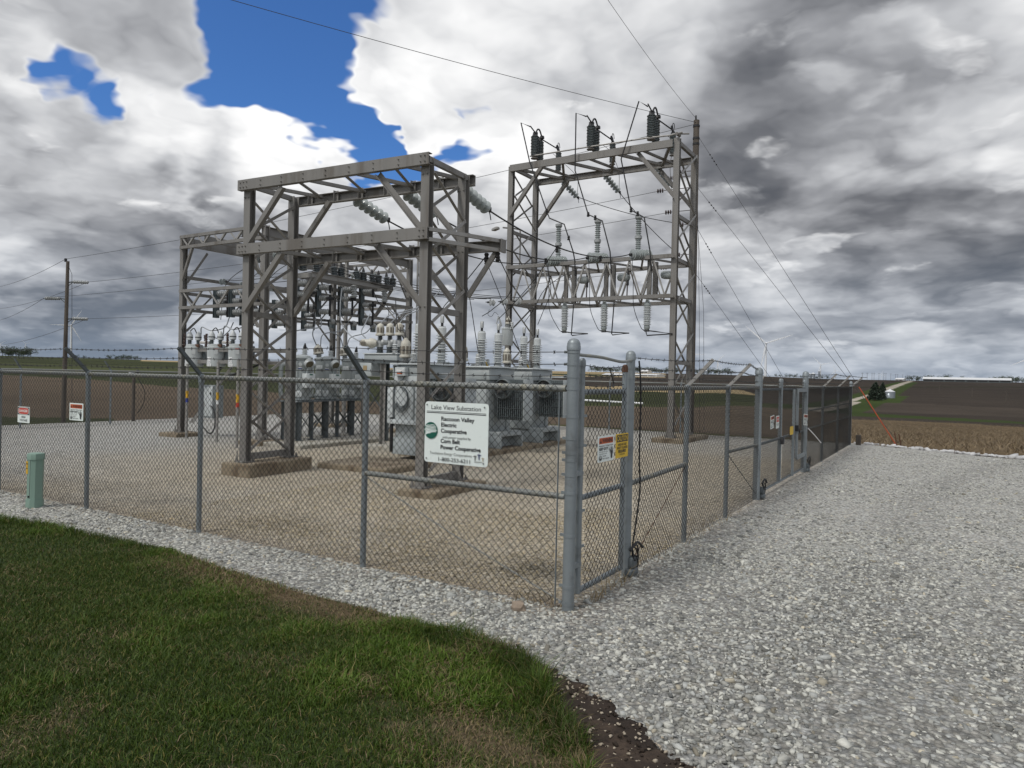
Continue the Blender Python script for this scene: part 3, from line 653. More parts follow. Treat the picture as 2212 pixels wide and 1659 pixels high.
def barbed(p, q, s=.012, step=.125):
    mb = MB(); P, Q = V(p), V(q); L = (Q - P).length; pts = sag(p, q, s, max(6, int(L / .35))); mb.tube(pts, .0034, 4)
    d, x, y = frame(Q - P); n = int(L / step)
    for i in range(1, n):
        t = i / n + random.uniform(-.01, .01); c = P.lerp(Q, t) - Vector((0, 0, 4 * s * t * (1 - t))); a = random.random() * pi
        for k in (0, pi / 2 + .3):
            e = (x * cos(a + k) + y * sin(a + k)) * .017 + d * random.uniform(-.006, .006); mb.bar(c - e, c + e, .0042)
    return mb
def line_post(parent, x, y, out, top=FH, r=.030, arm=True):
    mb = MB(); mb.lathe((x, y, -.02), (0, 0, 1), [(r, 0), (r, top + .0)], 14); mb.lathe((x, y, top - .06), (0, 0, 1), [(r + .006, 0), (r + .006, .075), (r + .001, .10)], 14)
    p = mb.build('post', 'galv', parent)
    if arm:
        a = MB(); b_ = V(x, y, top + .02); e = b_ + Vector((out[0] * .30, out[1] * .30, .32)); a.chan(b_, e, .038, .042, up=(out[1], -out[0], .0), t=.006)
        a.build('barbed_wire_arm', 'galv_dk' if out[1] < 0 else 'steel_lt', p)
    return p
def term_post(parent, x, y, top, r, ties=(), d=(1, 0), m='galv', name='terminal_post'):
    mb = MB(); mb.lathe((x, y, -.02), (0, 0, 1), [(r, 0), (r, top)], 20); p = mb.build(name, m, parent)
    c = MB(); cap(c, x, y, top, r); c.build('post_cap', m, p)
    if ties:
        for z in ties: b_ = MB(); band(b_, x, y, z, r, d); b_.build('tension_band', 'galv', p)
    return p
def rail(parent, p, q, r=.028, m='rail', name='top_rail'): return MB().tube([p, lerp(p, q, .33), lerp(p, q, .66), q], r, 12).build(name, m, parent)
def strands(parent, pts, zs=((.10, .107), (.20, .213), (.30, .32)), out=(0, -1), ends=None):
    """three barbed strands along posts; pts = xy positions with arms; ends: terminal heights"""
    for k, (o, h) in enumerate(zs):
        path = [(x + out[0] * o, y + out[1] * o, FH + .01 + h) for x, y in pts]
        if ends and ends[0]: path = [(ends[0][0], ends[0][1], 1.93 + .10 * k)] + path
        if ends and ends[1]: path = path + [(ends[1][0], ends[1][1], 1.93 + .10 * k)]
        mb = MB()
        for a, b_ in zip(path[:-1], path[1:]): q = barbed(a, b_, .012 + .01 * random.random()); mb.poly(q.v, q.f)
        mb.build('barbed_wire', 'barb', parent, smooth=False)

# front run (along x) -----------------------------------------------------------------
F1 = thing('chain_link_fence', 'nearest fence run, with the big white substation sign, ending left past the green pedestal', 'fence', (-11, 0, 0), 'chain link fences round the yard')
xs = [-2.27, -4.87, -7.31, -9.8, -12.3, -14.8, -17.3, -19.8]
for x in xs: line_post(F1, x, 0, (0, -1))
rail(F1, (-22, 0, FH), (-.06, 0, FH))
rail(F1, (-2.27, 0.0, .935), (-.05, 0.0, .935), .026, 'rail', 'brace_rail')
MB().tube([(-2.25, 0, .90), (-1.2, -.005, .48), (-.06, 0, .06)], .006, 6).build('truss_rod', 'rail', F1)
MB().bar((-.105, -.03, .04), (-.105, -.03, 1.80), .018, .005).build('tension_bar', 'galv', F1)
fabric('wire_fabric', F1, (-22, -.036), (-.10, -.036))
strands(F1, [(-22, 0)] + [(x, 0) for x in reversed(xs)], ends=(None, (-.05, -.02)))
CP = term_post(F1, 0.0, 0.0, 2.19, .050, (.06, .62, .97, 1.12, 1.24, 1.30, 1.42, 1.60, 1.83, 1.93, 2.03, 2.13, .20), (-1, -.1), name='corner_post')

# walk-in gate by the corner ----------------------------------------------------------
G1 = thing('walk_gate', 'narrow walk gate beside the corner post, with yellow caution sign', 'gate', (0, .65, 0))
fr = MB(); fr.tube([(0, .17, .10), (0, .17, 2.06)], .026, 12); cap(fr, 0, .17, 2.06, .026); fr.build('gate_frame', 'galv', G1)
fr2 = MB(); fr2.tube([(0, 1.10, .10), (0, 1.10, 2.03)], .024, 12); fr2.build('latch_stile', 'galv', G1)
c = MB(); cap(c, 0, 1.10, 2.03, .026); c.build('stile_cap', 'rust', G1)
for z, nm in ((.12, 'bottom_rail'), (.905, 'middle_rail'), (1.80, 'top_rail')): rail(G1, (0, .19, z), (0, 1.08, z), .025, 'galv', nm)
fabric('wire_fabric', G1, (.034, .21), (.034, 1.08), .12, 1.87)
for z in (.35, 1.12): h = MB(); h.box((0.0, .09, z), (.05, .16, .035)); band(h, 0, .17, z, .027, (0, -1)); h.build('hinge', 'galv', G1)
for z in (.5, .8, 1.35, 1.6): h = MB(); band(h, 0, .17, z, .027, (.5, .8)); h.build('tension_band', 'galv', G1)
for z in (1.86, 1.95, 2.03):
    barbed((0, .20, z), (0, 1.08, z + .01), .02).build('barbed_wire', 'barb', G1, False)
d_ = MB(); d_.tube(curve([(.01, .72, 2.02), (.02, .74, 1.95), (.015, .80, 1.88), (.02, .78, 1.84)]), .006, 6); d_.build('loose_wire', 'barb', G1)
# small transom pipe between the two tall posts
tag(MB().tube(curve([(0.02, .05, 2.11), (.02, .5, 2.105), (.02, .95, 2.08), (.02, 1.2, 2.10)]), .014, 8).build('transom_pipe', 'rail', None, True, (0, .65, 2.1)), 'thin bowed pipe joining the tops of the corner post and gate post', 'pipe')

# side run with the double gate -------------------------------------------------------
F2 = thing('chain_link_fence', 'right-hand fence run receding along the white gravel, between the walk gate and double gate', 'fence', (0, 4, 0), 'chain link fences round the yard')
term_post(F2, 0, 1.24, 2.15, .043, (.30, .62, .93, 1.25, 1.55, 1.93, 2.03), (.2, 1), name='gate_post')
for y in (3.02, 4.86): line_post(F2, 0, y, (1, 0))
term_post(F2, 0, 6.75, 2.10, .058, (.3, .7, 1.1, 1.5, 1.95), (0, 1), name='gate_post')
rail(F2, (0, 1.28, FH), (0, 6.7, FH), .026); rail(F2, (0, 1.27, .90), (0, 3.0, .93), .026, 'rail', 'brace_rail'); rail(F2, (0, 4.86, .93), (0, 6.7, .90), .024, 'rail', 'brace_rail')
MB().tube([(0, 3.0, .90), (0, 1.28, .06)], .005, 6).build('truss_rod', 'rust', F2); MB().tube([(0, 4.9, .90), (0, 6.68, .12)], .006, 6).build('truss_rod', 'galv_dk', F2)
fabric('wire_fabric', F2, (.036, 1.30), (.036, 6.69))
strands(F2, [(0, 3.02), (0, 4.86)], out=(1, 0), ends=((0, 1.28), (0, 6.70)))
G2 = thing('double_gate', 'wide double gate midway along the right-hand fence, with framed inner door', 'gate', (0, 9, 0))
for y0, y1, nm in ((6.86, 8.50, 'left_leaf'), (8.60, 11.05, 'right_leaf')):
    lf = MB()
    for y in (y0, y1): lf.tube([(0, y, .08), (0, y, 1.97)], .027, 10); cap(lf, 0, y, 1.97, .028)
    for z in (.10, .90, 1.80): lf.tube([(0, y0, z), (0, y1, z)], .024, 10)
    L_ = lf.build('gate_leaf', 'galv', G2)
    fabric('wire_fabric', G2, (.03, y0 + .03), (.03, y1 - .03), .12, 1.87)
    for z in (1.88, 1.94): barbed((0, y0, z), (0, y1, z), .02).build('barbed_wire', 'barb', G2, False)
dr_ = MB()
for y in (9.98, 10.95): dr_.bar((.05, y, .42), (.05, y, 1.78), .07, .05)
for z in (.42, 1.78): dr_.bar((.05, 10.015, z), (.05, 10.915, z), .05, .07)
dr_.bar((.05, 9.6, .10), (.05, 9.6, 1.8), .045); dr_.build('door_frame', 'galv', G2)
MB().bbox((.05, 8.55, .86), (.06, .12, .13)).build('latch', 'black', G2)
lt = MB(); lt.box((.06, 9.95, 1.02), (.07, .10, .12)); lt.tube(curve([(.07, 9.95, 1.05), (.10, 9.98, .98), (.09, 10.05, .92)]), .012, 6); lt.build('latch', 'black', G2)
F3 = thing('chain_link_fence', 'far right-hand fence run beyond the double gate, ending at the stubble field', 'fence', (0, 15, 0), 'chain link fences round the yard')
term_post(F3, 0, 11.2, 2.12, .060, (.3, .7, 1.1, 1.5, 1.95), (0, -1), name='gate_post')
for y in (13.75, 16.6): line_post(F3, 0, y, (1, 0))
term_post(F3, 0, 19.6, 1.98, .045, (), name='corner_post')
a_ = MB(); a_.chan((0, 19.6, 1.85), (.28, 19.88, 2.14), .038, .042, up=(0, 0, 1), t=.006); a_.build('barbed_wire_arm', 'steel_lt', F3)
rail(F3, (0, 11.26, FH), (0, 19.55, FH), .024); rail(F3, (0, 11.26, .92), (0, 19.55, .92), .022, 'rail', 'brace_rail'); rail(F3, (0, 11.26, 1.32), (0, 19.55, 1.34), .02, 'rail', 'brace_rail')
fabric('wire_fabric', F3, (.036, 11.28), (.036, 19.58))
strands(F3, [(0, 13.75), (0, 16.6), (.15, 19.75)], out=(1, 0), ends=((0, 11.25), None))
# north and west runs -----------------------------------------------------------------
F4_ = thing('chain_link_fence', 'back fence run seen through the steel structures, with field behind', 'fence', (-11, 19.64, 0), 'chain link fences round the yard')
for x in np.arange(-2.75, -21, -2.75): line_post(F4_, float(x), 19.64, (0, 1))
rail(F4_, (-22, 19.64, FH), (-.05, 19.64, FH), .026)
fabric('wire_fabric', F4_, (-22, 19.67), (-.05, 19.67), w=.075)
strands(F4_, [(-22, 19.64)] + [(float(x), 19.64) for x in np.arange(-19.25, -2, 2.75)] + [(0, 19.64)], out=(0, 1))
F5 = thing('chain_link_fence', 'distant left-hand fence run in front of the brown ploughed field', 'fence', (-22, 10, 0), 'chain link fences round the yard')
for y in (.3, 3.0, 5.75, 8.55, 11.3, 14.1, 16.9): line_post(F5, -22, y, (-.75, -.3))
term_post(F5, -22, 19.64, 2.0, .045)
rail(F5, (-22, 0, FH), (-22, 19.6, FH), .026)
fabric('wire_fabric', F5, (-22.035, 0), (-22.035, 19.6), w=.075)
strands(F5, [(-22, .3)] + [(-22, y) for y in (3.0, 5.75, 8.55, 11.3, 14.1, 16.9)], out=(-.8, 0))

# cables and boxes at the gate posts
def tangle(name, label, x, y, sc=1.0):
    g = thing(name, label, 'gate latch', (x, y, 0))
    b_ = MB(); b_.bbox((x + .02, y + .05, .15), (.07, .12, .10), .015); b_.bbox((x + .02, y + .04, .06), (.09, .16, .06), .015); b_.build('latch_box', 'galv_dk', g)
    c_ = MB()
    for k in range(4):
        a = k * 1.7; c_.tube(curve([(x + .03, y + .02, .30), (x + .05 + .02 * cos(a), y + .05 + .04 * sin(a), .31 - .045 * k), (x + .06, y + .10, .18), (x + .04, y + .12, .05)]), .0075, 6)
    c_.tube(curve([(x + .03, y - .03, .27), (x + .05, y + .10, .33), (x + .06, y + .22, .26)]), .013, 6); c_.build('cable_tangle', 'black', g); return g
tangle('gate_latch', 'black drop latch and tangled cable at the foot of the near gate post', .03, 1.22)
tangle('gate_latch', 'black looped cable at the left post of the double gate', .04, 6.85)
tangle('gate_latch', 'black cable end at the right post of the double gate', .05, 11.22)
tag(MB().tube(curve([(.05, 1.33, 2.10), (.055, 1.36, 1.95), (.05, 1.40, 1.7), (.045, 1.41, 1.4), (.05, 1.40, 1.1), (.06, 1.41, .85), (.05, 1.36, .55), (.04, 1.30, .30), (.05, 1.27, .18)]), .009, 6).build('hanging_cable', 'cable', None, True, (.05, 1.4, 1)), 'thin black cable hanging down the fence mesh right of the near gate post', 'cable')
tag(MB().tube(curve([(.06, 11.3, .95), (.16, 11.5, .80), (.26, 11.75, .62)]), .010, 6).build('grounding_rod', 'white', None, True, (.06, 11.3, .9)), 'white strap sticking out from the far post of the double gate', 'strap')
# ---------------------------------------------------------------- concrete
def footing(c, size, rz, label, name='concrete_footing', group='concrete footings and pads', m='conc', ch=.025):
    return tag(MB().bbox((c[0], c[1], size[2] / 2 - .06), (size[0], size[1], size[2] + .12), ch, rz).build(name, m, None, False, (c[0], c[1], 0)), label, 'concrete footing', group)

def anchors(parent, p, r, z, m='steel'):
    mb = MB(); x, y = p; mb.box((x, y, z + .011), (r * 1.5, r * 1.5, .022))
    for sx, sy in ((-1, -1), (1, -1), (1, 1), (-1, 1)): mb.lathe((x + sx * r * .58, y + sy * r * .58, z + .02), (0, 0, 1), [(.014, 0), (.014, .07)], 6); mb.lathe((x + sx * r * .58, y + sy * r * .58, z + .03), (0, 0, 1), [(.026, 0), (.026, .02)], 6)
    for sx in (-1, 1):
        for a, b_ in (((sx * .09, -.005), (sx * .16, -.005)),):
            mb.poly([(x + a[0], y - .1, z + .02), (x + b_[0], y - .1, z + .02), (x + a[0], y - .1, z + .22), (x + a[0], y - .09, z + .02), (x + b_[0], y - .09, z + .02), (x + a[0], y - .09, z + .22)], [(0, 1, 2), (5, 4, 3), (0, 3, 4, 1), (1, 4, 5, 2), (2, 5, 3, 0)])
    return mb.build('base_plate', m, parent, False)
def bolts(mb, pts, d, r=.014):
    for p in pts: mb.lathe(p, d, [(r, -.004), (r, .012), (r * .5, .014), (r * .5, .03)], 6)

class Frame:
    """local frame: ax along the front, dp going back"""
    def __init__(s, o, ang): s.o = V(o); s.a = Vector((cos(ang), sin(ang), 0)); s.d = Vector((-sin(ang), cos(ang), 0))
    def __call__(s, u, v, z): return s.o + s.a * u + s.d * v + Vector((0, 0, z))

# ---------------------------------------------------------------- front gantry
ANG = atan(.27 / 3.92)
GA = Frame((-8.42, 3.43, 0), ANG); SP, DP, ZT, ZM = 3.93, 1.10, 5.40, 4.235
ga = thing('steel_gantry', 'weathered four-legged steel gantry nearest the fence, two beams high with an arm to the right', 'steel structure', tuple(GA(SP / 2, DP / 2, 0)), 'steel lattice structures')
for u, z0, lab in ((0, .24, 'brown stained footing under the left legs of the front gantry'), (SP, .12, 'brown stained footing under the right legs of the front gantry')):
    footing(GA(u + (.08 if u else .02), DP / 2 - .0, 0), (.72, 1.62, z0), ANG, lab)
    for v in (0, DP):
        p = GA(u, v, 0); co = MB().hbeam(GA(u, v, z0), GA(u, v, ZT - .02), .155, .135, up=GA.d, t=.011)
        if True:
            for z in np.arange(.9, ZT, 1.05): bolts(co, [GA(u + s * .042, v - .068, z) for s in (-1, 1)], -GA.d)
        co.build('column', 'steel', ga); anchors(ga, (p.x, p.y), .17, z0)
    MB().chan(GA(u, .10, z0 + .10), GA(u, DP - .10, z0 + .10), .08, .12, t=.01).build('base_strut', 'steel', ga)
def beamset(zt, over):
    h = .185
    b_ = MB().chan(GA(-.13, -.122, zt - h / 2), GA(SP + .13, -.122, zt - h / 2), .10, h, t=.012, side=1)
    q = []
    for k in np.linspace(.0, 1, 9): q += [GA(-.06 + (SP + .12) * k, -.173, zt - h * f) for f in (.28, .74)]
    q += [GA(u, -.173, zt - h * f) for u in (.02, .10, SP - .02, SP + .06) for f in (.25, .75)]
    bolts(b_, q, -GA.d, .012); b_.build('front_beam', 'steel', ga)
    ue = SP + .13 + over
    MB().chan(GA(-.13, DP + .122, zt - h / 2), GA(ue, DP + .122, zt - h / 2), .10, h, t=.012, side=-1).build('rear_beam', 'steel', ga)
    for k in range(7):
        u0, u1 = .10 + k * (SP - .2) / 7, .10 + (k + 1) * (SP - .2) / 7
        a, c = (u0, -.10), (u1, DP + .10)
        if k % 2: a, c = (u0, DP + .10), (u1, -.10)
        MB().angle(GA(a[0], a[1], zt - .06), GA(c[0], c[1], zt - .06), .06).build('plan_brace', 'steel', ga)
    for u in (.35, 1.0, 1.6, 2.2, 2.8, 3.4):
        MB().angle(GA(u, DP + .085, zt - .17), GA(u, DP + .085, zt + .03), .07).build('clip', 'steel', ga)
beamset(ZT, 0); beamset(ZM, .57)
for zt in (ZT,):
    for u in (-.02, SP + .02): MB().chan(GA(u, -.10, zt - .06), GA(u, DP + .10, zt - .06), .07, .09, t=.009).build('end_beam', 'steel', ga)
# triangular bracing of the overhanging arm
for z in (ZM - .02, ZM - .18):
    MB().chan(GA(SP + .10, -.10, z), GA(SP + .68, DP + .08, z), .05, .06, t=.008).build('arm_brace', 'steel_lt', ga)
MB().chan(GA(SP + .715, DP + .04, ZM - .10), GA(SP + .715, DP + .22, ZM - .10), .04, .22, t=.01).build('arm_end_plate', 'steel', ga)
MB().angle(GA(SP + .09, DP + .06, ZM - .95), GA(SP + .58, DP + .16, ZM - .18), .075).build('knee_brace', 'steel', ga)
# knee braces of the portal
for zt in (ZT, ZM):
    for v in (-.05, DP + .05):
        MB().angle(GA(.02, v - .04, zt - 1.20), GA(.92, v - .04, zt - .20), .085).build('knee_brace', 'steel', ga)
        MB().angle(GA(SP - .02, v - .04, zt - 1.20), GA(SP - .92, v - .04, zt - .20), .085).build('knee_brace', 'steel', ga)
# side lacing
for u in (0, SP):
    z0 = .40; hs = [z0 + k * .595 for k in range(9)]
    for k in range(8):
        a, c = ((.08, hs[k]), (DP - .08, hs[k + 1])) if k % 2 == 0 else ((DP - .08, hs[k]), (.08, hs[k + 1]))
        s = .08 if u else -.08
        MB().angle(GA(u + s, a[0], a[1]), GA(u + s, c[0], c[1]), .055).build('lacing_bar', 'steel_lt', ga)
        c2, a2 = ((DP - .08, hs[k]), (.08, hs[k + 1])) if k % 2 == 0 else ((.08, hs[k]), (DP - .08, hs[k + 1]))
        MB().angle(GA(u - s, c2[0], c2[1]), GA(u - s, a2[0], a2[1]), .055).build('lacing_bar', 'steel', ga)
    MB().chan(GA(u, .10, 2.98), GA(u, DP - .1, 2.98), .06, .10, t=.008).build('side_strut', 'steel', ga)

# ---------------------------------------------------------------- tall gantry at the back
GB = Frame((-10.80, 16.40, 0), 0.0); SB, DB, ZB = 6.05, 1.75, 9.42
gb = thing('steel_gantry', 'tall steel gantry at the back with dark stacked insulators along its top beam', 'steel structure', tuple(GB(SB / 2, DB / 2, 0)), 'steel lattice structures')
for u, lab in ((0, 'hidden-edge footing under the left legs of the tall back gantry'), (SB, 'long footing under the right legs of the tall back gantry, near the fence')):
    footing(GB(u + .05, DB / 2, 0), (1.0, DB + 1.0, .14), 0, lab)
    for v in (0, DB):
        p = GB(u, v, 0); w_ = .185
        MB().hbeam(GB(u, v, .14), GB(u, v, ZB - (.02 if not (u and not v) else -.06)), w_, .15, up=GB.d, t=.012).build('column', 'steel', gb); anchors(gb, (p.x, p.y), .2, .14)
    zs = [.55 + k * .98 for k in range(10)]
    for k in range(9):
        a, c = ((.09, zs[k]), (DB - .09, zs[k + 1])) if k % 2 == 0 else ((DB - .09, zs[k]), (.09, zs[k + 1]))
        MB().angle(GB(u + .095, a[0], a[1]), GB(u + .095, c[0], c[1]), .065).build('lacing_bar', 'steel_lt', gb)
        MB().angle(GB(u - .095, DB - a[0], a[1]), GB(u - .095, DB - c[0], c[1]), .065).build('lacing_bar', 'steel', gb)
    for z in (7.1, 5.74, 4.55, 2.5): MB().chan(GB(u, .1, z), GB(u, DB - .1, z), .08, .12, t=.009).build('side_strut', 'steel', gb)
    MB().chan(GB(u, -.02, ZB - .05), GB(u, DB + .05, ZB - .05), .10, .12, t=.010).build('end_beam', 'steel', gb)
for v, sd in ((-.13, 1), (DB + .13, -1)):
    MB().chan(GB(.02, v, ZB - .12), GB(SB - .10, v, ZB - .12), .10, .23, t=.013, side=sd).build('front_beam' if v < 0 else 'rear_beam', 'steel', gb)
    MB().angle(GB(.0, v + .02 * sd, 7.62), GB(1.28, v + .02 * sd, ZB - .22), .12, t=.01).build('knee_brace', 'steel', gb)
    MB().angle(GB(SB, v + .02 * sd, 7.62), GB(SB - 1.28, v + .02 * sd, ZB - .22), .12, t=.01).build('knee_brace', 'steel', gb)
for k in range(6):
    u0, u1 = .2 + k * (SB - .4) / 6, .2 + (k + 1) * (SB - .4) / 6
    a, c = ((u0, -.1), (u1, DB + .1)) if k % 2 == 0 else ((u0, DB + .1), (u1, -.1))
    MB().angle(GB(a[0], a[1], ZB - .14), GB(c[0], c[1], ZB - .14), .09).build('plan_brace', 'steel', gb)
    if k % 2: MB().angle(GB(u0, -.1, ZB - .17), GB(u1 - .5, DB + .1, ZB - .17), .07).build('plan_brace', 'steel', gb)
ZC1, ZC2 = 5.80, 4.56
for v, sd in ((-.14, 1), (DB + .14, -1)):
    for z in (ZC1, ZC2): MB().angle(GB(-.05, v, z), GB(SB + .05, v, z), .12, t=.01).build('truss_chord', 'steel', gb)
    n_ = 7
    for k in range(n_):
        u0, u1 = .25 + k * (SB - .5) / n_, .25 + (k + 1) * (SB - .5) / n_; um = (u0 + u1) / 2
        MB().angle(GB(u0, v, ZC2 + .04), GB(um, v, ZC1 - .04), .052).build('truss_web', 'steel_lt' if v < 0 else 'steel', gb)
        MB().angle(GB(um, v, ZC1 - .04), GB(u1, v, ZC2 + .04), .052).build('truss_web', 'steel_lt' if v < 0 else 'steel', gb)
for k in range(7):
    u0, u1 = .2 + k * (SB - .4) / 7, .2 + (k + 1) * (SB - .4) / 7
    a, c = (-.1, DB + .1) if k % 2 == 0 else (DB + .1, -.1)
    for z in (ZC1 + .02, ZC2 - .02): MB().angle(GB(u0, a, z), GB(u1, c, z), .06).build('plan_brace', 'steel', gb)
for u in (2.22, 3.70, 5.20):
    MB().chan(GB(u, .10, ZC2), GB(u, .10, ZC1 + .02), .14, .07, up=GB.d, t=.01).build('switch_post', 'steel', gb)
    MB().chan(GB(u - .1, .9, ZC2), GB(u - .1, .9, ZC1 + .02), .16, .1, up=GB.d, t=.01).build('switch_post', 'steel', gb)
# small arm lamp on the left legs
lp = MB(); lp.tube(curve([GB(-.12, DB * .5, 6.05), GB(-.12, DB * .5, 7.2), GB(-.2, DB * .48, 7.36), GB(-.55, DB * .2, 7.36)]), .03, 8); lp.bbox(GB(-.75, DB * .1, 7.30), (.42, .17, .09), .03, -.6)
tag(lp.build('yard_light', 'steel_lt', None, True, tuple(GB(-.12, DB * .5, 6))), 'small arm-mounted yard light on the left legs of the tall gantry', 'yard light')

# ---------------------------------------------------------------- low box structure on the left (distribution bay)
X0, X1, Y0, Y1, ZH = -16.3, -12.8, 7.4, 13.3, 5.78
gc = thing('steel_gantry', 'low box-shaped steel bay on the left holding switches and hanging tanks', 'steel structure', ((X0 + X1) / 2, (Y0 + Y1) / 2, 0), 'steel lattice structures')
for x, y, lab in ((X0, Y0, 'small square footing under the front left leg of the low bay'), (X1, Y0, 'footing under the front right leg of the low bay, behind the front gantry'), (X0, Y1, 'footing under the back left leg of the low bay, seen under the tanks'), (X1, Y1, 'footing under the back right leg of the low bay')):
    footing((x, y, 0), (.85, .85, .12), 0, lab)
    MB().hbeam((x, y, .12), (x, y, ZH), .15, .15, up=(0, 1, 0), t=.012).build('column', 'steel', gc); anchors(gc, (x, y), .17, .12)
def truss(p0, p1, zt, zb, n_, off, w_=.085, m2='steel_lt'):
    p0, p1 = V(p0[0], p0[1], 0), V(p1[0], p1[1], 0); nn = (p1 - p0).normalized(); o = Vector((nn.y, -nn.x, 0)) * off
    for z in (zt, zb): MB().angle(p0 + o + Vector((0, 0, z)), p1 + o + Vector((0, 0, z)), w_).build('truss_chord', 'steel', gc)
    for k in range(n_):
        a, b_, c = (p0 + o).lerp(p1 + o, (k + .15) / n_), (p0 + o).lerp(p1 + o, (k + .5) / n_), (p0 + o).lerp(p1 + o, (k + .85) / n_)
        MB().angle(a + Vector((0, 0, zt - .03)), b_ + Vector((0, 0, zb + .03)), .05).build('truss_web', m2, gc)
        MB().angle(b_ + Vector((0, 0, zb + .03)), c + Vector((0, 0, zt - .03)), .05).build('truss_web', m2, gc)
truss((X0, Y0), (X1, Y0), 5.73, 5.43, 5, .10); truss((X0, Y1), (X1, Y1), 5.73, 5.43, 5, -.10)
truss((X0, Y0), (X1, Y0), 4.18, 3.70, 3, .10); truss((X0, Y1), (X1, Y1), 4.18, 3.70, 3, -.10)
truss((X1, Y0), (X1, Y1), 4.15, 3.67, 5, .13, m2='steel'); truss((X0, Y0), (X0, Y1), 4.15, 3.67, 5, -.13, m2='steel')
for x, s in ((X1, 1), (X0, -1)):
    MB().chan((x, Y0 - .1, 5.62), (x, Y1 + .1, 5.62), .09, .25, t=.012, side=-s).build('side_beam', 'steel', gc)
MB().chan((X0 + .9, Y0, 5.64), (X0 + .9, Y1, 5.64), .08, .16, t=.010).build('inner_beam', 'steel', gc)
MB().chan((X1 - 1.0, Y0, 5.64), (X1 - 1.0, Y1, 5.64), .08, .16, t=.010).build('inner_beam', 'steel', gc)
MB().bar((X0, Y0, 4.60), (X0, Y1, 4.60), .08, .09).build('rail_beam', 'steel', gc)
MB().bar((X1 - .2, Y0, 3.40), (X1 - .2, Y1, 3.55), .05, .07).build('rail_beam', 'steel', gc)
for x in (X0, X1):
    for y, sg in ((Y0, 1), (Y1, -1)):
        for zt in (5.40, ):
            MB().angle((x, y + .1 * sg, zt - .95), (x, y + .75 * sg, zt), .07).build('knee_brace', 'steel', gc)
        MB().angle((x, y + .1 * sg, 3.05), (x, y + .75 * sg, 3.66), .07).build('knee_brace', 'steel', gc)
for y in (Y0 - .1, Y1 + .1):
    for x, sg in ((X0, 1), (X1, -1)):
        MB().angle((x + .1 * sg, y, 4.49), (x + .55 * sg, y, 5.42), .07).build('knee_brace', 'steel', gc)
        MB().angle((x + .1 * sg, y, 3.10), (x + .6 * sg, y, 3.68), .07).build('knee_brace', 'steel', gc)
# projecting arm frame on the east side
XA = -12.0
MB().chan((XA, 8.30, 4.56), (XA, 11.60, 4.56), .07, .15, t=.01, side=-1).build('arm_beam', 'steel_lt', gc)
for y in (8.36, 11.54):
    MB().chan((X1 - .4, y, 4.56), (XA - .03, y, 4.56), .07, .13, t=.01).build('arm_beam', 'steel_lt', gc)
    MB().angle((X1 + .1, y, 3.72), (XA - .05, y, 4.50), .07).build('knee_brace', 'steel', gc)
MB().chan((X1 + .16, 8.30, 4.56), (X1 + .16, 11.6, 4.56), .07, .12, t=.01).build('arm_beam', 'steel', gc)
MB().chan((X1 + .12, 8.2, 4.34), (X1 + .12, 13.0, 4.36), .06, .10, t=.01).build('arm_beam', 'steel', gc)
# two slim uprights standing in the bay
for x, y in ((-14.3, 11.6), (-14.0, 11.6), (-15.0, 9.1), (-14.75, 9.1)):
    MB().bar((x, y, .02), (x, y, 5.6), .09).build('upright', 'steel_lt', gc)
# platform rails for the hanging tanks
for z in (2.50, 2.17):
    for y in (Y0 + .12, Y0 + .95): MB().chan((X0, y, z), (X1, y, z), .06, .10, t=.008).build('platform_rail', 'steel', gc)
for x in (X0 + .2, X1 - .1):
    MB().angle((x, Y0 + .2, .4), (x + .9 * (1 if x < -15 else -1), Y0 + .9, 2.1), .07).build('strut', 'steel_lt', gc)
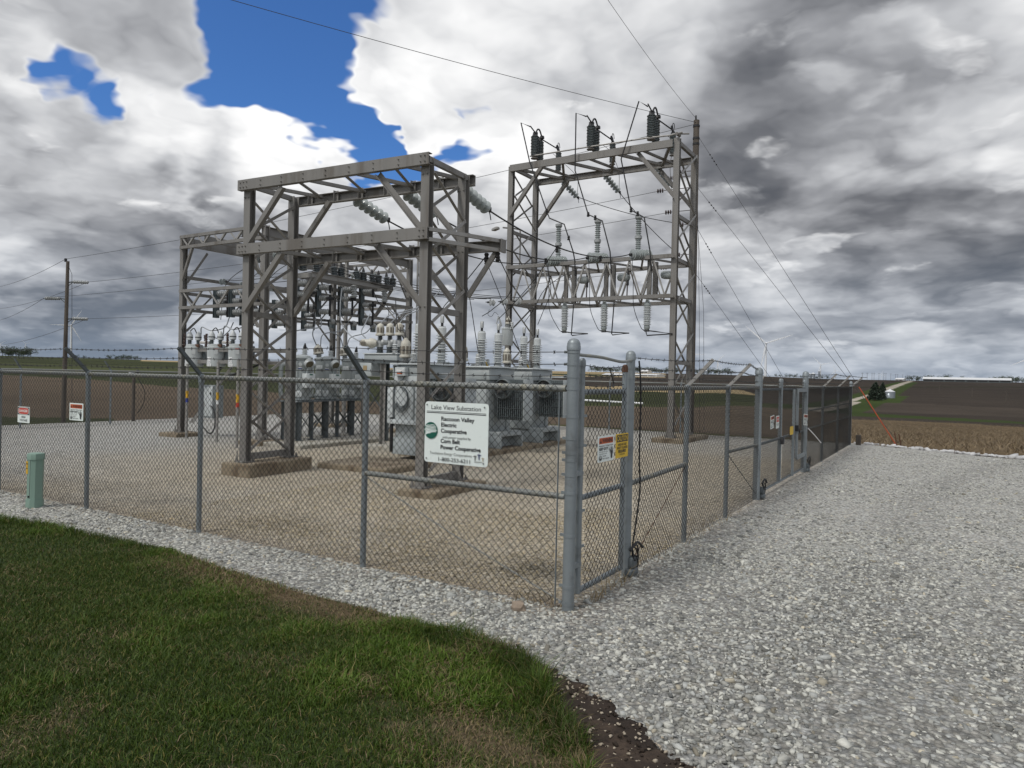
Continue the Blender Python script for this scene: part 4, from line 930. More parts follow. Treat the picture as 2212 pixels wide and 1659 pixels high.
# ---------------------------------------------------------------- insulators and switchgear on the tall gantry
def insulator_stack(name, label, p, h, r, group, m='porc_md', n_=13, capm='black'):
    t_ = thing(name, label, 'insulator', p, group); p = V(p)
    MB().sheds(p + Vector((0, 0, .07)), p + Vector((0, 0, h - .08)), r * .62, r, n_, 18).build('sheds', m, t_)
    b_ = MB(); b_.lathe(p, (0, 0, 1), [(r * .9, 0), (r * .9, .02), (r * .55, .03), (r * .55, .08)], 14); b_.build('foot', 'steel', t_)
    c_ = MB(); c_.lathe(p + Vector((0, 0, h - .09)), (0, 0, 1), [(r * .75, 0), (r * .6, .06), (r * .42, .10), (r * .3, .13)], 14); c_.build('top_cap', capm, t_); return t_
phase = (('left', -9.82, -10.1), ('middle', -7.68, -8.0), ('right', -5.58, -5.85))
zt = ZB + .02
for i, (nm, xa, xb) in enumerate(phase):
    y1, y2, y3 = 16.30, 16.62, 18.05
    x2, x3 = xa + .03, xa + .06 if i < 2 else xa + .14
    insulator_stack('stacked_insulator', f'front stacked dark insulator of the {nm} switch on the tall gantry top beam', (xa, y1, zt + .08), .86, .15, 'dark stacked insulators on the tall gantry')
    insulator_stack('stacked_insulator', f'rear twin of the dark insulator pair of the {nm} switch on the tall gantry', (x2 + .0, y2, zt - .02), .86, .135, 'dark stacked insulators on the tall gantry')
    insulator_stack('stacked_insulator', f'single ribbed dark insulator behind the pair of the {nm} switch on the tall gantry', (x3, y3 - .1, zt + .02), .80, .115, 'dark stacked insulators on the tall gantry')
    sw = thing('switch_blade', f'black switch blade and clamps across the {nm} insulators on the tall gantry', 'switch', (xa, y1, zt + .98), 'switch blades on the tall gantry')
    MB().tube([(xa - .02, y1 - .30, zt + 1.12), (xa, y1, zt + .99), (xa - .05, y2, zt + .93), (x3, y3 - .15, zt + .86)], .022, 8).build('blade', 'black', sw)
    j = MB()
    j.tube(curve([(xa + .05, y1 - .05, zt + .95), (xa + .07, y1 + .05, zt + 1.10), (xa + .08, y1 + .18, zt + 1.10), (xa + .1, y2, zt + .88)]), .028, 8); j.build('hinge_yoke', 'black', sw)
    j = MB()
    j.lathe((x3 - .03, y3 - .16, zt + .90), (1, 0, .2), [(.10, 0), (.115, .02), (.10, .04)], 14); j.build('contact', 'black', sw)
    MB().tube(curve([(x3, y3 - .16, zt + .86), (x3 + .02, y3 - .2, zt + 1.05), (x3 + .05, y3 - .16, zt + 1.05), (x3 + .06, y3 - .12, zt + .9)]), .012, 6).build('arcing_horn', 'black', sw)
    cl_ = MB(); cl_.bbox((xa, y1 + .02, zt + .97), (.16, .12, .08), .02); cl_.build('clamp', 'black', sw)
    cl_ = MB(); cl_.bbox((xa + .1, y2, zt + .90), (.14, .12, .10), .02); cl_.build('clamp', 'black', sw)
tag(MB().tube([(-9.95, 16.20, 9.60), (-7.8, 16.20, 9.59), (-5.7, 16.2, 9.57), (-4.95, 16.25, 9.55), (-4.62, 16.45, 9.66)], .026, 8).build('operating_rod', 'steel_lt', None, True, (-7, 16.2, 9.6)), 'long thin operating rod lying along the top beam of the tall gantry', 'rod')
od = MB(); od.tube([(-4.72, 16.2, 9.56), (-4.72, 16.5, 9.58)], .05, 8); od.tube([(-4.9, 16.3, 9.60), (-4.45, 16.6, 9.63)], .025, 8)
tag(od.build('rod_crank', 'steel', None, True, (-4.7, 16.35, 9.56)), 'crank end of the operating rod on top of the tall gantry right leg', 'crank')
# bent bus pipes dropping in front of the gantry
JP = [[(-9.85, 16.0, 10.55), (-10.22, 16.0, 10.74), (-9.9, 16.1, 9.38), (-9.18, 16.1, 7.59), (-9.07, 16.1, 7.35), (-8.5, 16.1, 7.09), (-8.14, 16.1, 6.14), (-8.12, 16.2, 5.85), (-8.12, 16.25, 5.35)],
      [(-7.72, 16.0, 10.53), (-8.10, 16.0, 10.71), (-8.14, 16.1, 8.84), (-7.62, 16.1, 7.33), (-7.11, 16.1, 7.07), (-6.81, 16.1, 6.05), (-6.79, 16.2, 5.35)],
      [(-5.60, 16.0, 10.48), (-5.90, 16.0, 10.70), (-6.5, 16.1, 8.99), (-6.12, 16.1, 7.32), (-5.67, 16.1, 7.04), (-5.45, 16.1, 5.95), (-5.44, 16.2, 5.35)]]
for (nm, xa, xb), pts in zip(phase, JP):
    jp = thing('bus_pipe', f'bent black bus pipe hanging from the {nm} top switch of the tall gantry', 'bus pipe', pts[0], 'bent black bus pipes')
    MB().tube(pts, .022, 8).build('pipe', 'black', jp)
    for k in (3, -3):
        c = pts[k] if k == 3 else lerp(pts[k - 1], pts[k], .5); mb = MB(); mb.lathe((c[0], c[1], c[2] - .07), (0, 0, 1), [(.045, 0), (.05, .04), (.03, .06), (.05, .09), (.03, .12), (.045, .14)], 10); mb.build('clamp', 'black', jp)
# grey post arresters on the mid truss, round dead-end insulators, hanging insulators
for i, (nm, xt, xd, xl) in enumerate((('left', -8.86, -8.86, -8.56), ('middle', -7.40, -7.34, -7.10), ('right', -5.97, -5.84, -5.61))):
    t_ = thing('post_arrester', f'tall two-section grey arrester standing on the mid truss of the tall gantry, {nm} phase', 'arrester', (xt, 16.4, 5.86), 'grey arresters on the mid truss')
    for k, z0 in enumerate((5.86, 6.52)): MB().sheds((xt, 16.4, z0), (xt, 16.4, z0 + .58), .062, .098, 9, 16).build('sheds', 'porc', t_)
    for z in (6.47, 7.12): MB().lathe((xt, 16.4, z - .03), (0, 0, 1), [(.10, 0), (.118, .01), (.118, .09), (.10, .10)], 14).build('collar', 'poly_mid', t_)
    t_ = thing('dead_end_insulator', f'fat ribbed grey insulator lying on the mid truss, {nm} of three', 'insulator', (xd, 16.15, 5.86), 'fat ribbed insulators on the mid truss')
    MB().sheds((xd - .15, 15.92, 5.87), (xd + .22, 16.55, 5.92), .12, .175, 8, 20).build('sheds', 'porc', t_)
    MB().lathe((xd - .20, 15.84, 5.86), (.37, .63, .05), [(.03, 0), (.05, .02), (.05, .1)], 10).build('eye_fitting', 'black', t_)
    t_ = thing('hanging_insulator', f'pale ribbed insulator hanging under the mid truss, {nm} of three', 'insulator', (xl, 16.4, 4.45), 'pale insulators hanging under the mid truss')
    MB().sheds((xl, 16.4, 3.66), (xl, 16.4, 4.28), .085, .132, 11, 18).build('sheds', 'poly', t_)
    MB().lathe((xl, 16.4, 4.27), (0, 0, 1), [(.085, 0), (.115, .03), (.115, .09), (.07, .14), (.05, .22)], 16).build('top_cap', 'porc', t_)
    MB().lathe((xl, 16.4, 3.50), (0, 0, 1), [(.03, 0), (.07, .03), (.10, .10), (.085, .17)], 16).build('bottom_cap', 'porc', t_)
    fb = MB(); fb.bbox((xl, 16.4, 3.50), (.16, .08, .07), .02); fb.build('terminal', 'black', t_)
    tr = thing('bus_loop', f'black triangular bus pipe under the hanging insulator, {nm} of three', 'bus pipe', (xl, 16.4, 3.45), 'triangular bus loops under the mid truss')
    MB().tube([(xl - .12, 16.4, 3.52), (xl + .25, 16.4, 3.47), (xl + .92, 16.3, 3.42), (xl + .40, 16.2, 3.36), (xl + .36, 16.22, 3.40), (xl + .42, 16.22, 4.42)] if i < 2 else [(xl - .12, 16.4, 3.52), (xl + .25, 16.4, 3.47), (xl + .88, 16.3, 3.38), (xl + .08, 16.2, 3.33), (xl + .03, 16.25, 3.45)], .02, 8).build('pipe', 'black', tr)
    rl = MB(); rl.lathe((xl + .35, 16.75, 5.30), (.9, -.35, -.12), [(.05, 0), (.12, .02), (.135, .12), (.13, .38), (.08, .44)], 16)
    tag(rl.build('fuse_barrel', 'porc', None, True, (xl + .35, 16.75, 5.3)), f'smooth grey barrel fixed inside the mid truss, {nm} of three', 'switch', 'grey barrels inside the mid truss')
    rd = thing('operating_rod', f'vertical black and red rod inside the mid truss, {nm} of three', 'rod', (xl + .75, 16.6, 5), 'vertical rods inside the mid truss')
    MB().tube([(xl + .72, 16.6, 5.55), (xl + .70, 16.6, 4.55)], .022, 8).build('rod', 'brown', rd); MB().bbox((xl + .72, 16.6, 5.25), (.07, .07, .5), .02).build('latch', 'black', rd)

# ---------------------------------------------------------------- suspension strings
def string(name, label, p, q, n_, r, group, m='porc', fit=True):
    p, q = V(p), V(q); t_ = thing(name, label, 'insulator string', tuple(p), group); d = (q - p).normalized(); L = (q - p).length; st = L / n_
    for k in range(n_):
        b_ = p + d * (st * k)
        MB().lathe(b_, d, [(.022, 0), (.036, .01), (.04, st * .26), (r * .5, st * .32), (r * .92, st * .46), (r, st * .55), (r * .96, st * .60), (r * .6, st * .52), (.03, st * .60), (.018, st * 1.0)], 20).build('disc', m, t_)
    if fit:
        f = MB(); f.lathe(q, d, [(.02, 0), (.035, .03), (.03, .10), (.012, .16)], 8); f.bbox(q + d * .09 + Vector((0, 0, .03)), (.06, .06, .08), .01); f.build('clamp', 'black', t_)
        f = MB(); f.tube([q + d * .05, q + d * .09 + Vector((.01, 0, -.07)), q + d * .11 + Vector((.02, 0, -.17))], .010, 6); f.build('tail', 'black', t_)
    return t_
GS = []
for i, (u, nm) in enumerate(((1.37, 'left'), (2.55, 'middle'), (3.73, 'right'))):
    p = GA(u, DP + .20, ZT - .14); q = p + Vector((-.03, .92, -.20))
    GS.append((p, q)); string('insulator_string', f'string of big grey glass discs on the back of the front gantry, {nm} of three', p, q, 6, .125, 'disc strings on the front gantry')
BS = []
for i, (x, nm) in enumerate(((-9.75, 'left'), (-8.05, 'middle'), (-6.1, 'right'))):
    p = V(x, 18.3, ZB - .20); q = p + Vector((.22, .75, -.42)); BS.append((p, q))
    string('insulator_string', f'short string of grey discs under the top beam of the tall gantry, {nm} of three', p, q, 6, .125, 'disc strings on the tall gantry')

# ---------------------------------------------------------------- big conductors from the front gantry to the mid truss
def wire(name, label, pts, r, m='alu', group=None, cat='power line', seg=6):
    return tag(MB().tube(pts, r, seg).build(name, m, None, True, tuple(pts[0])), label, cat, group)
DE = [(-9.06, 15.84, 5.86), (-7.54, 15.84, 5.86), (-6.04, 15.84, 5.86)]
CL = []
for (p, q), e, nm in zip(GS, DE, ('left', 'middle', 'right')):
    s = sag(tuple(q + (q - p).normalized() * .1), e, .38, 24); CL.append(s); wire('power_line', f'thick dark conductor from the {nm} disc string of the front gantry to the tall gantry', s, .016, 'black', 'conductors between the gantries')

# ---------------------------------------------------------------- three transformers in a row
def bushing(parent, p, h=.86, r=.15, core=.085):
    x, y, z = p; b_ = MB(); b_.lathe(p, (0, 0, 1), [(.13, 0), (.13, .03), (.10, .035), (.10, .10)], 16); b_.build('bushing_flange', 'tank_lt', parent)
    b_ = MB().sheds((x, y, z + .09), (x, y, z + h - .14), core, r, 10, 20).build('high_voltage_bushing', 'poly', parent)
    MB().lathe((x, y, z + h - .15), (0, 0, 1), [(.095, 0), (.105, .01), (.105, .16), (.085, .18), (.085, .20)], 18).build('bushing_head', 'poly', b_)
    k = MB(); k.lathe((x, y, z + h + .04), (0, 0, 1), [(.035, 0), (.03, .12)], 10); k.build('stud', 'black', b_)
    MB().bbox((x, y, z + h + .22), (.085, .06, .17), .01).build('connector', 'poly_mid', b_)
def guard(parent, p, d=(0, 0, 1), h=.42, r=.115):
    p = V(p); d = V(d).normalized()
    b_ = MB().sheds(p, p + d * .14, .06, .105, 3, 16).build('low_voltage_bushing', 'poly_mid', parent)
    g_ = MB().lathe(p + d * .13, d, [(r * 1.2, 0), (r * 1.25, .02), (r * 1.15, .05), (r, .06), (r, h - .12), (r * .85, h - .06), (r * .4, h - .01), (r * .3, h + .02)], 18).build('bird_guard', 'guard', b_)
    _, x, y = frame(d); v_ = MB()
    for k in range(8):
        a = 2 * pi * k / 8 + .25; c = p + d * (.13 + h * .40) + (x * cos(a) + y * sin(a)) * (r * .985); tx = (-x * sin(a) + y * cos(a))
        e = d * (h * .20); w = tx * .028; nn = (x * cos(a) + y * sin(a)) * .012
        v_.poly([c - e - w, c - e + w, c + e + w, c + e - w, c - e - w + nn, c - e + w + nn, c + e + w + nn, c + e - w + nn], [(0, 3, 2, 1), (4, 5, 6, 7), (0, 1, 5, 4), (1, 2, 6, 5), (2, 3, 7, 6), (3, 0, 4, 7)])
    v_.build('vent_slots', 'vent', g_)
def arrester(parent, p, h=.32, r=.09, name='arrester'):
    a = MB().sheds(p, (p[0], p[1], p[2] + h * .7), .05, r, 5, 14).build(name, 'poly', parent)
    MB().bbox((p[0], p[1], p[2] + h * .82), (.09, .07, h * .34), .01).build('arrester_cap', 'poly_mid', a)
def radiator(parent, x0, x1, y0, y1, z0, z1):
    r_ = MB(); n_ = 13
    for k in range(n_):
        x = x0 + (x1 - x0 - .05) * k / (n_ - 1); r_.bbox((x, (y0 + y1) / 2, (z0 + z1) / 2), (.022, y1 - y0, z1 - z0), .008)
    R = r_.build('radiator', 'fin', parent)
    e = MB(); e.bbox((x1, (y0 + y1) / 2, (z0 + z1) / 2), (.035, y1 - y0 + .01, z1 - z0 + .02), .012)
    e.build('end_panel', 'tank', R)
    st = MB(); c = V(x1 + .02, (y0 + y1) / 2, z1 - .16)
    for k in range(10):
        a = 2 * pi * k / 10; st.bar(c + Vector((0, cos(a) * .04, sin(a) * .04)), c + Vector((.004, cos(a) * .16, sin(a) * .15)), .014, .010)
    st.lathe(tuple(c), (1, 0, 0), [(.05, 0), (.05, .03), (.03, .05)], 12); st.build('stiffener', 'tank_lt', R)
    for z in (z1 - .09, z0 + .10):
        MB().tube([(x0 - .28, (y0 + y1) / 2, z), (x1, (y0 + y1) / 2, z)], .055, 12).build('header_pipe', 'tank', R)
    MB().bbox(((x0 + x1) / 2, (y0 + y1) / 2, z1 + .09), (x1 - x0 + .06, .20, .03), .008).build('walkway_plate', 'tank_lt', R)
    for k in range(5): MB().bar((x0, y0 - .006, z0 + (z1 - z0) * (.08 + k * .21)), (x1, y0 - .006, z0 + (z1 - z0) * (.08 + k * .21)), .012, .012).build('tie_bar', 'stand', R)
    fx, fz = x0 + (x1 - x0) * .30, z1 - .24
    f = MB(); f.lathe((fx, y0 - .03, fz), (0, -1, 0), [(.235, 0), (.25, .01), (.25, .13), (.235, .14), (.225, .13), (.225, .01)], 28); F_ = f.build('fan', 'fin', parent)
    g_ = MB()
    for rr_ in (.06, .115, .17, .215): 
        g_.tube([(fx + rr_ * cos(2 * pi * k / 24), y0 - .172, fz + rr_ * sin(2 * pi * k / 24)) for k in range(25)], .004, 4)
    for k in range(8): a = 2 * pi * k / 8; g_.bar((fx, y0 - .172, fz), (fx + .232 * cos(a), y0 - .165, fz + .232 * sin(a)), .008)
    g_.build('fan_grille', 'black', F_)
    bl_ = MB(); bl_.lathe((fx, y0 - .12, fz), (0, 1, 0), [(.05, 0), (.05, .06)], 12)
    for k in range(4):
        a = 2 * pi * k / 4 + .4; c_, s_ = cos(a), sin(a); bl_.poly([(fx + .04 * c_, y0 - .10, fz + .04 * s_), (fx + .21 * c_ - .06 * s_, y0 - .12, fz + .21 * s_ + .06 * c_), (fx + .215 * c_ + .05 * s_, y0 - .07, fz + .215 * s_ - .05 * c_)], [(0, 1, 2), (2, 1, 0)])
    bl_.build('fan_blade', 'steel_lt', F_)
def transformer(label, y0, y1, first=False):
    xw, xe, zb, zt_ = (-8.12, -7.28, .12, 2.17) if not first else (-8.12, -7.25, .12, 2.17)
    ym = (y0 + y1) / 2; t_ = thing('power_transformer', label, 'transformer', (-7.7, ym, 0), 'grey single phase transformers')
    b_ = MB(); b_.bbox((-7.7, ym, 1.32), (xe - xw, y1 - y0, 1.66), .05); T_ = b_.build('tank', 'tank', t_)
    k = MB(); k.bbox((-7.7, ym, 2.165), (xe - xw + .22, y1 - y0 + .16, .035), .01); C_ = k.build('cover', 'tank_lt', t_)
    kk = MB(); kk.bbox((-7.7, ym, 1.99), (xe - xw + .12, y1 - y0 + .06, .30), .012); kk.build('collar', 'tank', t_)
    if first:
        q = MB(); q.bbox((-7.70, ym - .02, .31), (xe - xw + .06, y1 - y0 + .06, .38), .01); q.build('base', 'tank', t_)
    else:
        q = MB(); q.bbox((-7.5, ym, .47), (xe - xw + .30, y1 - y0 - .1, .12), .02)
        for y in (y0 + .06, y1 - .06): q.bbox((-7.5, y, .26), (xe - xw + .4, .05, .32), .01)
        q.bbox((xe + .05, ym, .26), (.04, y1 - y0 - .1, .30), .01); q.build('skid', 'tank', t_)
        for y in (y0 - .02, y1 + .02):
            g_ = MB(); g_.poly([(xe + .02, y, .14), (xe + .20, y, .14), (xe + .02, y, .46), (xe + .02, y + .02, .14), (xe + .20, y + .02, .14), (xe + .02, y + .02, .46)], [(0, 1, 2), (5, 4, 3), (0, 3, 4, 1), (1, 4, 5, 2), (2, 5, 3, 0)]); g_.build('gusset', 'tank', t_)
    ws = MB()
    for y in (y0 + .25, y1 - .25): ws.box((xe + .012, y, 1.2), (.03, .035, 1.3))
    ws.build('rib', 'tank', T_)
    hv = ((-7.7, y0 + .30), (-7.7, y1 - .05))
    for x, y in hv: bushing(t_, (x, y, 2.18))
    guard(t_, (-8.08 if not first else -7.86, y0 + .02, 2.18))
    arrester(t_, (-7.6, y0 - .0, 2.18)); arrester(t_, (-7.72, ym + .05, 2.18), .2, .07)
    man = MB(); man.lathe((-7.95, ym - .05, 2.18), (0, 0, 1), [(.20, 0), (.20, .03), (.18, .04), (.18, .06), (.06, .08)], 20); man.build('hand_hole', 'tank_lt', C_)
    lug = MB(); lug.tube(curve([(-7.88, ym - .2, 2.19), (-7.84, ym - .15, 2.29), (-7.70, ym - .1, 2.31), (-7.62, ym - .1, 2.2)]), .018, 8); lug.build('relief_handle', 'yellow', C_)
    for x in (-8.05, -7.35): MB().bbox((x, y0 - .03, 1.95), (.05, .07, .14), .01).build('lifting_lug', 'tank', T_)
    radiator(t_, -7.12, -6.36, y0 + .22, y0 + .66, .84, 1.86)
    return t_
pad = footing((-7.75, 10.9, 0), (1.85, 6.1, .12), .055, 'long tan concrete pad under the three grey transformers', 'concrete_pad')
T1 = transformer('first grey transformer of the row, with control boxes and coiled cable on its front', 7.25, 8.45, True)
T2 = transformer('second grey transformer of the row, with fan and dark radiator seen above the big sign', 9.80, 10.95)
T3 = transformer('third and farthest grey transformer of the row, its radiator just left of the corner post', 11.95, 13.08)
tag(MB().bbox((-7.35, 5.78, .0), (1.75, 1.55, .25), .03, .06).build('concrete_slab', 'conc', None, False, (-7.35, 5.78, 0)), 'broad tan concrete slab on the gravel in front of the first transformer', 'concrete slab', 'concrete footings and pads')
# control cabinet fittings on the first transformer
y = 7.25
for c, s, m_, nm in (((-7.72, y - .085, .86), (.86, .12, .10), 'tank_lt', 'cabinet_sill'), ((-7.70, y - .05, 1.40), (.80, .06, .98), 'tank_lt', 'cabinet_door'), ((-8.22, y + .05, 1.22), (.17, .24, .82), 'tank_lt', 'side_box'), ((-7.86, y - .10, 1.99), (.30, .14, .19), 'tank_lt', 'junction_box'), ((-7.30, y - .10, 1.38), (.24, .08, .26), 'tank_lt', 'meter_box'), ((-7.52, y - .10, 1.32), (.06, .06, .86), 'tank', 'hinge_strip')):
    MB().bbox(c, s, .012).build(nm, m_, T1)
MB().box((-7.22, y - .085, 1.06), (.16, .008, .055)).build('warning_label', 'yellow', T1); MB().box((-7.22, y - .085, 1.115), (.16, .008, .05)).build('warning_label', 'white', T1)
MB().box((-7.86, y - .174, 1.95), (.15, .006, .03)).build('warning_label', 'orange', T1); MB().box((-7.86, y - .174, 2.01), (.18, .006, .045)).build('maker_plate', 'white', T1)
co = MB()
for k in range(4): co.tube([(-7.85 + (.17 + .012 * k) * cos(a), y - .10 - .012 * k, 1.42 + (.22 + .02 * k) * sin(a) - .02 * k) for a in np.linspace(-2.6, 1.7, 22)], .013, 6)
co.tube(curve([(-7.75, y - .12, 1.92), (-7.82, y - .12, 1.80), (-8.02, y - .11, 1.70), (-8.08, y - .1, 1.45), (-8.06, y - .1, .75)]), .014, 6)
co.tube(curve([(-7.9, y - .1, 2.06), (-8.1, y - .06, 2.12), (-8.14, y - .02, 1.9), (-8.12, y - .02, 1.0)]), .016, 6); co.build('coiled_cable', 'stand', T1)
MB().tube([(-8.16, y - .06, .16), (-8.16, y - .06, .95)], .04, 10).build('conduit', 'black', T1)
MB().tube(curve([(-7.42, y - .04, .36), (-7.38, y - .07, .33), (-7.36, y - .08, .36)]), .02, 6).build('drain_valve', 'black', T1)

# ---------------------------------------------------------------- voltage regulators on a stand
tag(MB().bbox((-12.05, 9.05, .0), (1.9, 3.9, .22), .025, .03).build('concrete_pad', 'conc_lt', None, False, (-12.05, 9.05, 0)), 'long pale concrete pad under the three grey regulator tanks', 'concrete pad', 'concrete footings and pads')
rs = thing('regulator_stand', 'dark galvanized leg stand with crossed braces carrying the three regulator tanks', 'stand', (-12.3, 9.1, .11))
legs = []
for i, (cx, cy) in enumerate(((-12.30, 8.05), (-12.52, 9.22), (-12.62, 10.35))):
    pts = [(cx + .30, cy - .12), (cx - .28, cy - .15), (cx - .26, cy + .32), (cx + .28, cy + .34)]; legs.append(pts)
    for k, (x, y) in enumerate(pts): MB().hbeam((x, y, .11), (x, y, 1.14), .13 if k == 0 else .085, .13 if k == 0 else .085, up=(.8, .6, 0), t=.009).build('leg', 'stand', rs); MB().box((x, y, .12), (.17, .17, .015)).build('foot_plate', 'stand', rs)
    for a, b_ in ((0, 1), (0, 3), (1, 2)):
        A_, B_ = pts[a], pts[b_]
        MB().bar((*A_, .35), (*B_, .85), .04, .008).build('cross_brace', 'stand', rs); MB().bar((*A_, .85), (*B_, .35), .04, .008).build('cross_brace', 'stand', rs)
    if i:
        A_, B_ = legs[i - 1][3], pts[0]; MB().bar((*A_, .3), (*B_, .9), .04, .008).build('cross_brace', 'stand', rs); MB().bar((*A_, .9), (*B_, .3), .04, .008).build('cross_brace', 'stand', rs)
MB().bbox((-12.45, 9.2, 1.15), (.75, 2.95, .035), .01, .13).build('deck_frame', 'stand', rs)
def regulator(label, cx, cy):
    t_ = thing('voltage_regulator', label, 'voltage regulator', (cx, cy, 1.17), 'round grey voltage regulators'); r = .305; z0, z1 = 1.175, 2.36
    T_ = MB().lathe((cx, cy, z0), (0, 0, 1), [(r, 0), (r + .012, .01), (r + .012, .05), (r, .06), (r, 1.10), (r + .015, 1.11), (r + .03, 1.12), (r + .03, 1.145), (r * .9, 1.185), (r * .4, 1.205)], 36).build('tank', 'tank', t_)
    d = V(.62, -.78, 0); sx = V(.78, .62, 0)      # face turned to the fence; sx = to the right of it
    P = lambda a, out, z: V(cx, cy, 0) + (d * cos(a) + sx * sin(a)) * (r + out) + Vector((0, 0, z))
    rz = lambda a: atan2((d * cos(a) + sx * sin(a)).y, (d * cos(a) + sx * sin(a)).x) + pi / 2
    MB().bbox(P(.75, .11, 1.71), (.27, .22, .38), .012, rz(.75)).build('control_box', 'tank_lt', t_)
    MB().box(P(.75, .225, 1.87), (.10, .006, .03), rz(.75)).build('maker_plate', 'green', t_)
    MB().bbox(P(-.55, .01, 1.36), (.20, .03, .17), .01, rz(-.55)).build('access_plate', 'tank_lt', t_)
    MB().bbox(P(.1, .01, 1.35), (.17, .03, .17), .01, rz(.1)).build('access_plate', 'tank_lt', t_)
    MB().bbox(P(-.5, .01, 2.08), (.22, .03, .11), .01, rz(-.5)).build('lifting_lug', 'tank_lt', t_)
    g_ = MB().lathe(P(.18, -.005, 2.14), d * cos(.18) + sx * sin(.18), [(.035, 0), (.035, .03), (.05, .032), (.05, .05), (.02, .05)], 14).build('sight_gauge', 'tank_lt', t_)
    MB().box(P(.18, .004, 2.03), (.10, .008, .016), rz(.18)).build('warning_label', 'bluetag', t_); MB().box(P(.18, .004, 2.055), (.10, .008, .02), rz(.18)).build('warning_label', 'white', t_)
    ax = (d * cos(.75) + sx * sin(.75)); c = P(.75, .10, 2.15)
    dl = MB().lathe(tuple(c - ax * .0 + Vector((0, 0, .02))), ax * .75 + Vector((0, 0, -.55)), [(.07, -.06), (.125, -.05), (.125, .05), (.115, .055)], 20).build('position_dial', 'tank_lt', t_)
    MB().lathe(tuple(c + ax * .035 + Vector((0, 0, -.01))), ax * .75 + Vector((0, 0, -.55)), [(.105, 0), (.105, .014)], 20).build('dial_glass', 'glass', dl)
    MB().bar(c + Vector((0, 0, -.08)), P(.75, .02, 1.88), .05).build('dial_stem', 'tank', t_)
    MB().tube(curve([P(1.05, .02, 2.12), P(1.05, .09, 2.13), P(1.05, .13, 2.05), P(1.05, .13, 1.4), P(1.05, .11, 1.30), P(1.05, .0, 1.28)]), .03, 8).build('cooling_pipe', 'tank', t_)
    MB().tube(curve([P(-1.45, .0, 2.12), P(-1.45, .12, 2.13), P(-1.45, .18, 2.02), P(-1.45, .18, 1.4), P(-1.45, .15, 1.28), P(-1.45, .0, 1.26)]), .06, 10).build('cooling_pipe', 'tank', t_)
    MB().tube([P(-.05, .015, 1.25), P(-.05, .015, 2.26)], .014, 6).build('conduit', 'tank', t_)
    ri = MB(); ri.lathe(P(.95, -.19, 2.35), (.1, 0, 1), [(.17, 0), (.17, .03), (.12, .05)], 18); ri.build('relief_cover', 'tank_lt', t_)
    guard(t_, (cx - .17, cy - .12, 2.33), (-.13, -.05, 1), .26, .12)
    b_ = MB().sheds((cx + .04, cy + .12, 2.36), (cx + .03, cy + .13, 2.56), .05, .085, 5, 14).build('bushing', 'poly', t_)
    MB().lathe((cx + .03, cy + .13, 2.55), (.05, 0, 1), [(.04, 0), (.05, .05), (.03, .12), (.012, .17)], 10).build('bushing_boot', 'black', b_)
    return t_
for c, lab in zip(((-12.30, 8.20), (-12.52, 9.37), (-12.62, 10.5)), ('left round grey regulator tank on the dark leg stand', 'middle round grey regulator tank on the dark leg stand', 'right round grey regulator tank on the dark leg stand, behind a slanted fence arm')): regulator(lab, *c)

# ---------------------------------------------------------------- circuit recloser with bushing row on its own stand
tag(MB().bbox((-9.55, 9.0, .0), (1.35, 1.3, .22), .025, .03).build('concrete_pad', 'conc_lt', None, False, (-9.55, 9.0, 0)), 'small pale concrete pad under the circuit breaker stand', 'concrete pad', 'concrete footings and pads')
cb = thing('circuit_breaker', 'grey circuit breaker on tall legs with a row of cream-capped bushings', 'circuit breaker', (-9.9, 9.2, .11))
for x, y in ((-10.55, 8.85), (-9.88, 8.80), (-10.4, 9.55), (-9.75, 9.55)): MB().angle((x, y, .11), (x, y, 2.30), .10).build('leg', 'stand' if y > 9 else 'steel_lt', cb)
for a, b_ in (((-10.5, 8.83, .9), (-9.93, 8.8, 1.5)), ((-9.85, 8.85, .35), (-9.75, 9.5, 1.0)), ((-10.5, 8.83, 1.6), (-9.9, 8.82, 1.0)), ((-9.85, 8.85, 1.0), (-9.75, 9.5, .35))): MB().bar(a, b_, .05, .01).build('cross_brace', 'stand', cb)
MB().chan((-10.9, 8.78, 2.28), (-9.0, 8.78, 2.22), .06, .10, t=.008).build('top_beam', 'stand', cb)
MB().bbox((-10.1, 9.2, 2.36), (1.15, .55, .17), .015).build('mechanism_housing', 'tank', cb)
MB().bbox((-10.45, 9.0, 2.05), (.42, .5, .36), .015).build('control_box', 'tank', cb); MB().box((-10.46, 8.745, 2.08), (.13, .006, .12)).build('maker_plate', 'tan', cb)
MB().bbox((-10.1, 9.2, 2.46), (1.2, .6, .03), .008).build('lid', 'tank_lt', cb)
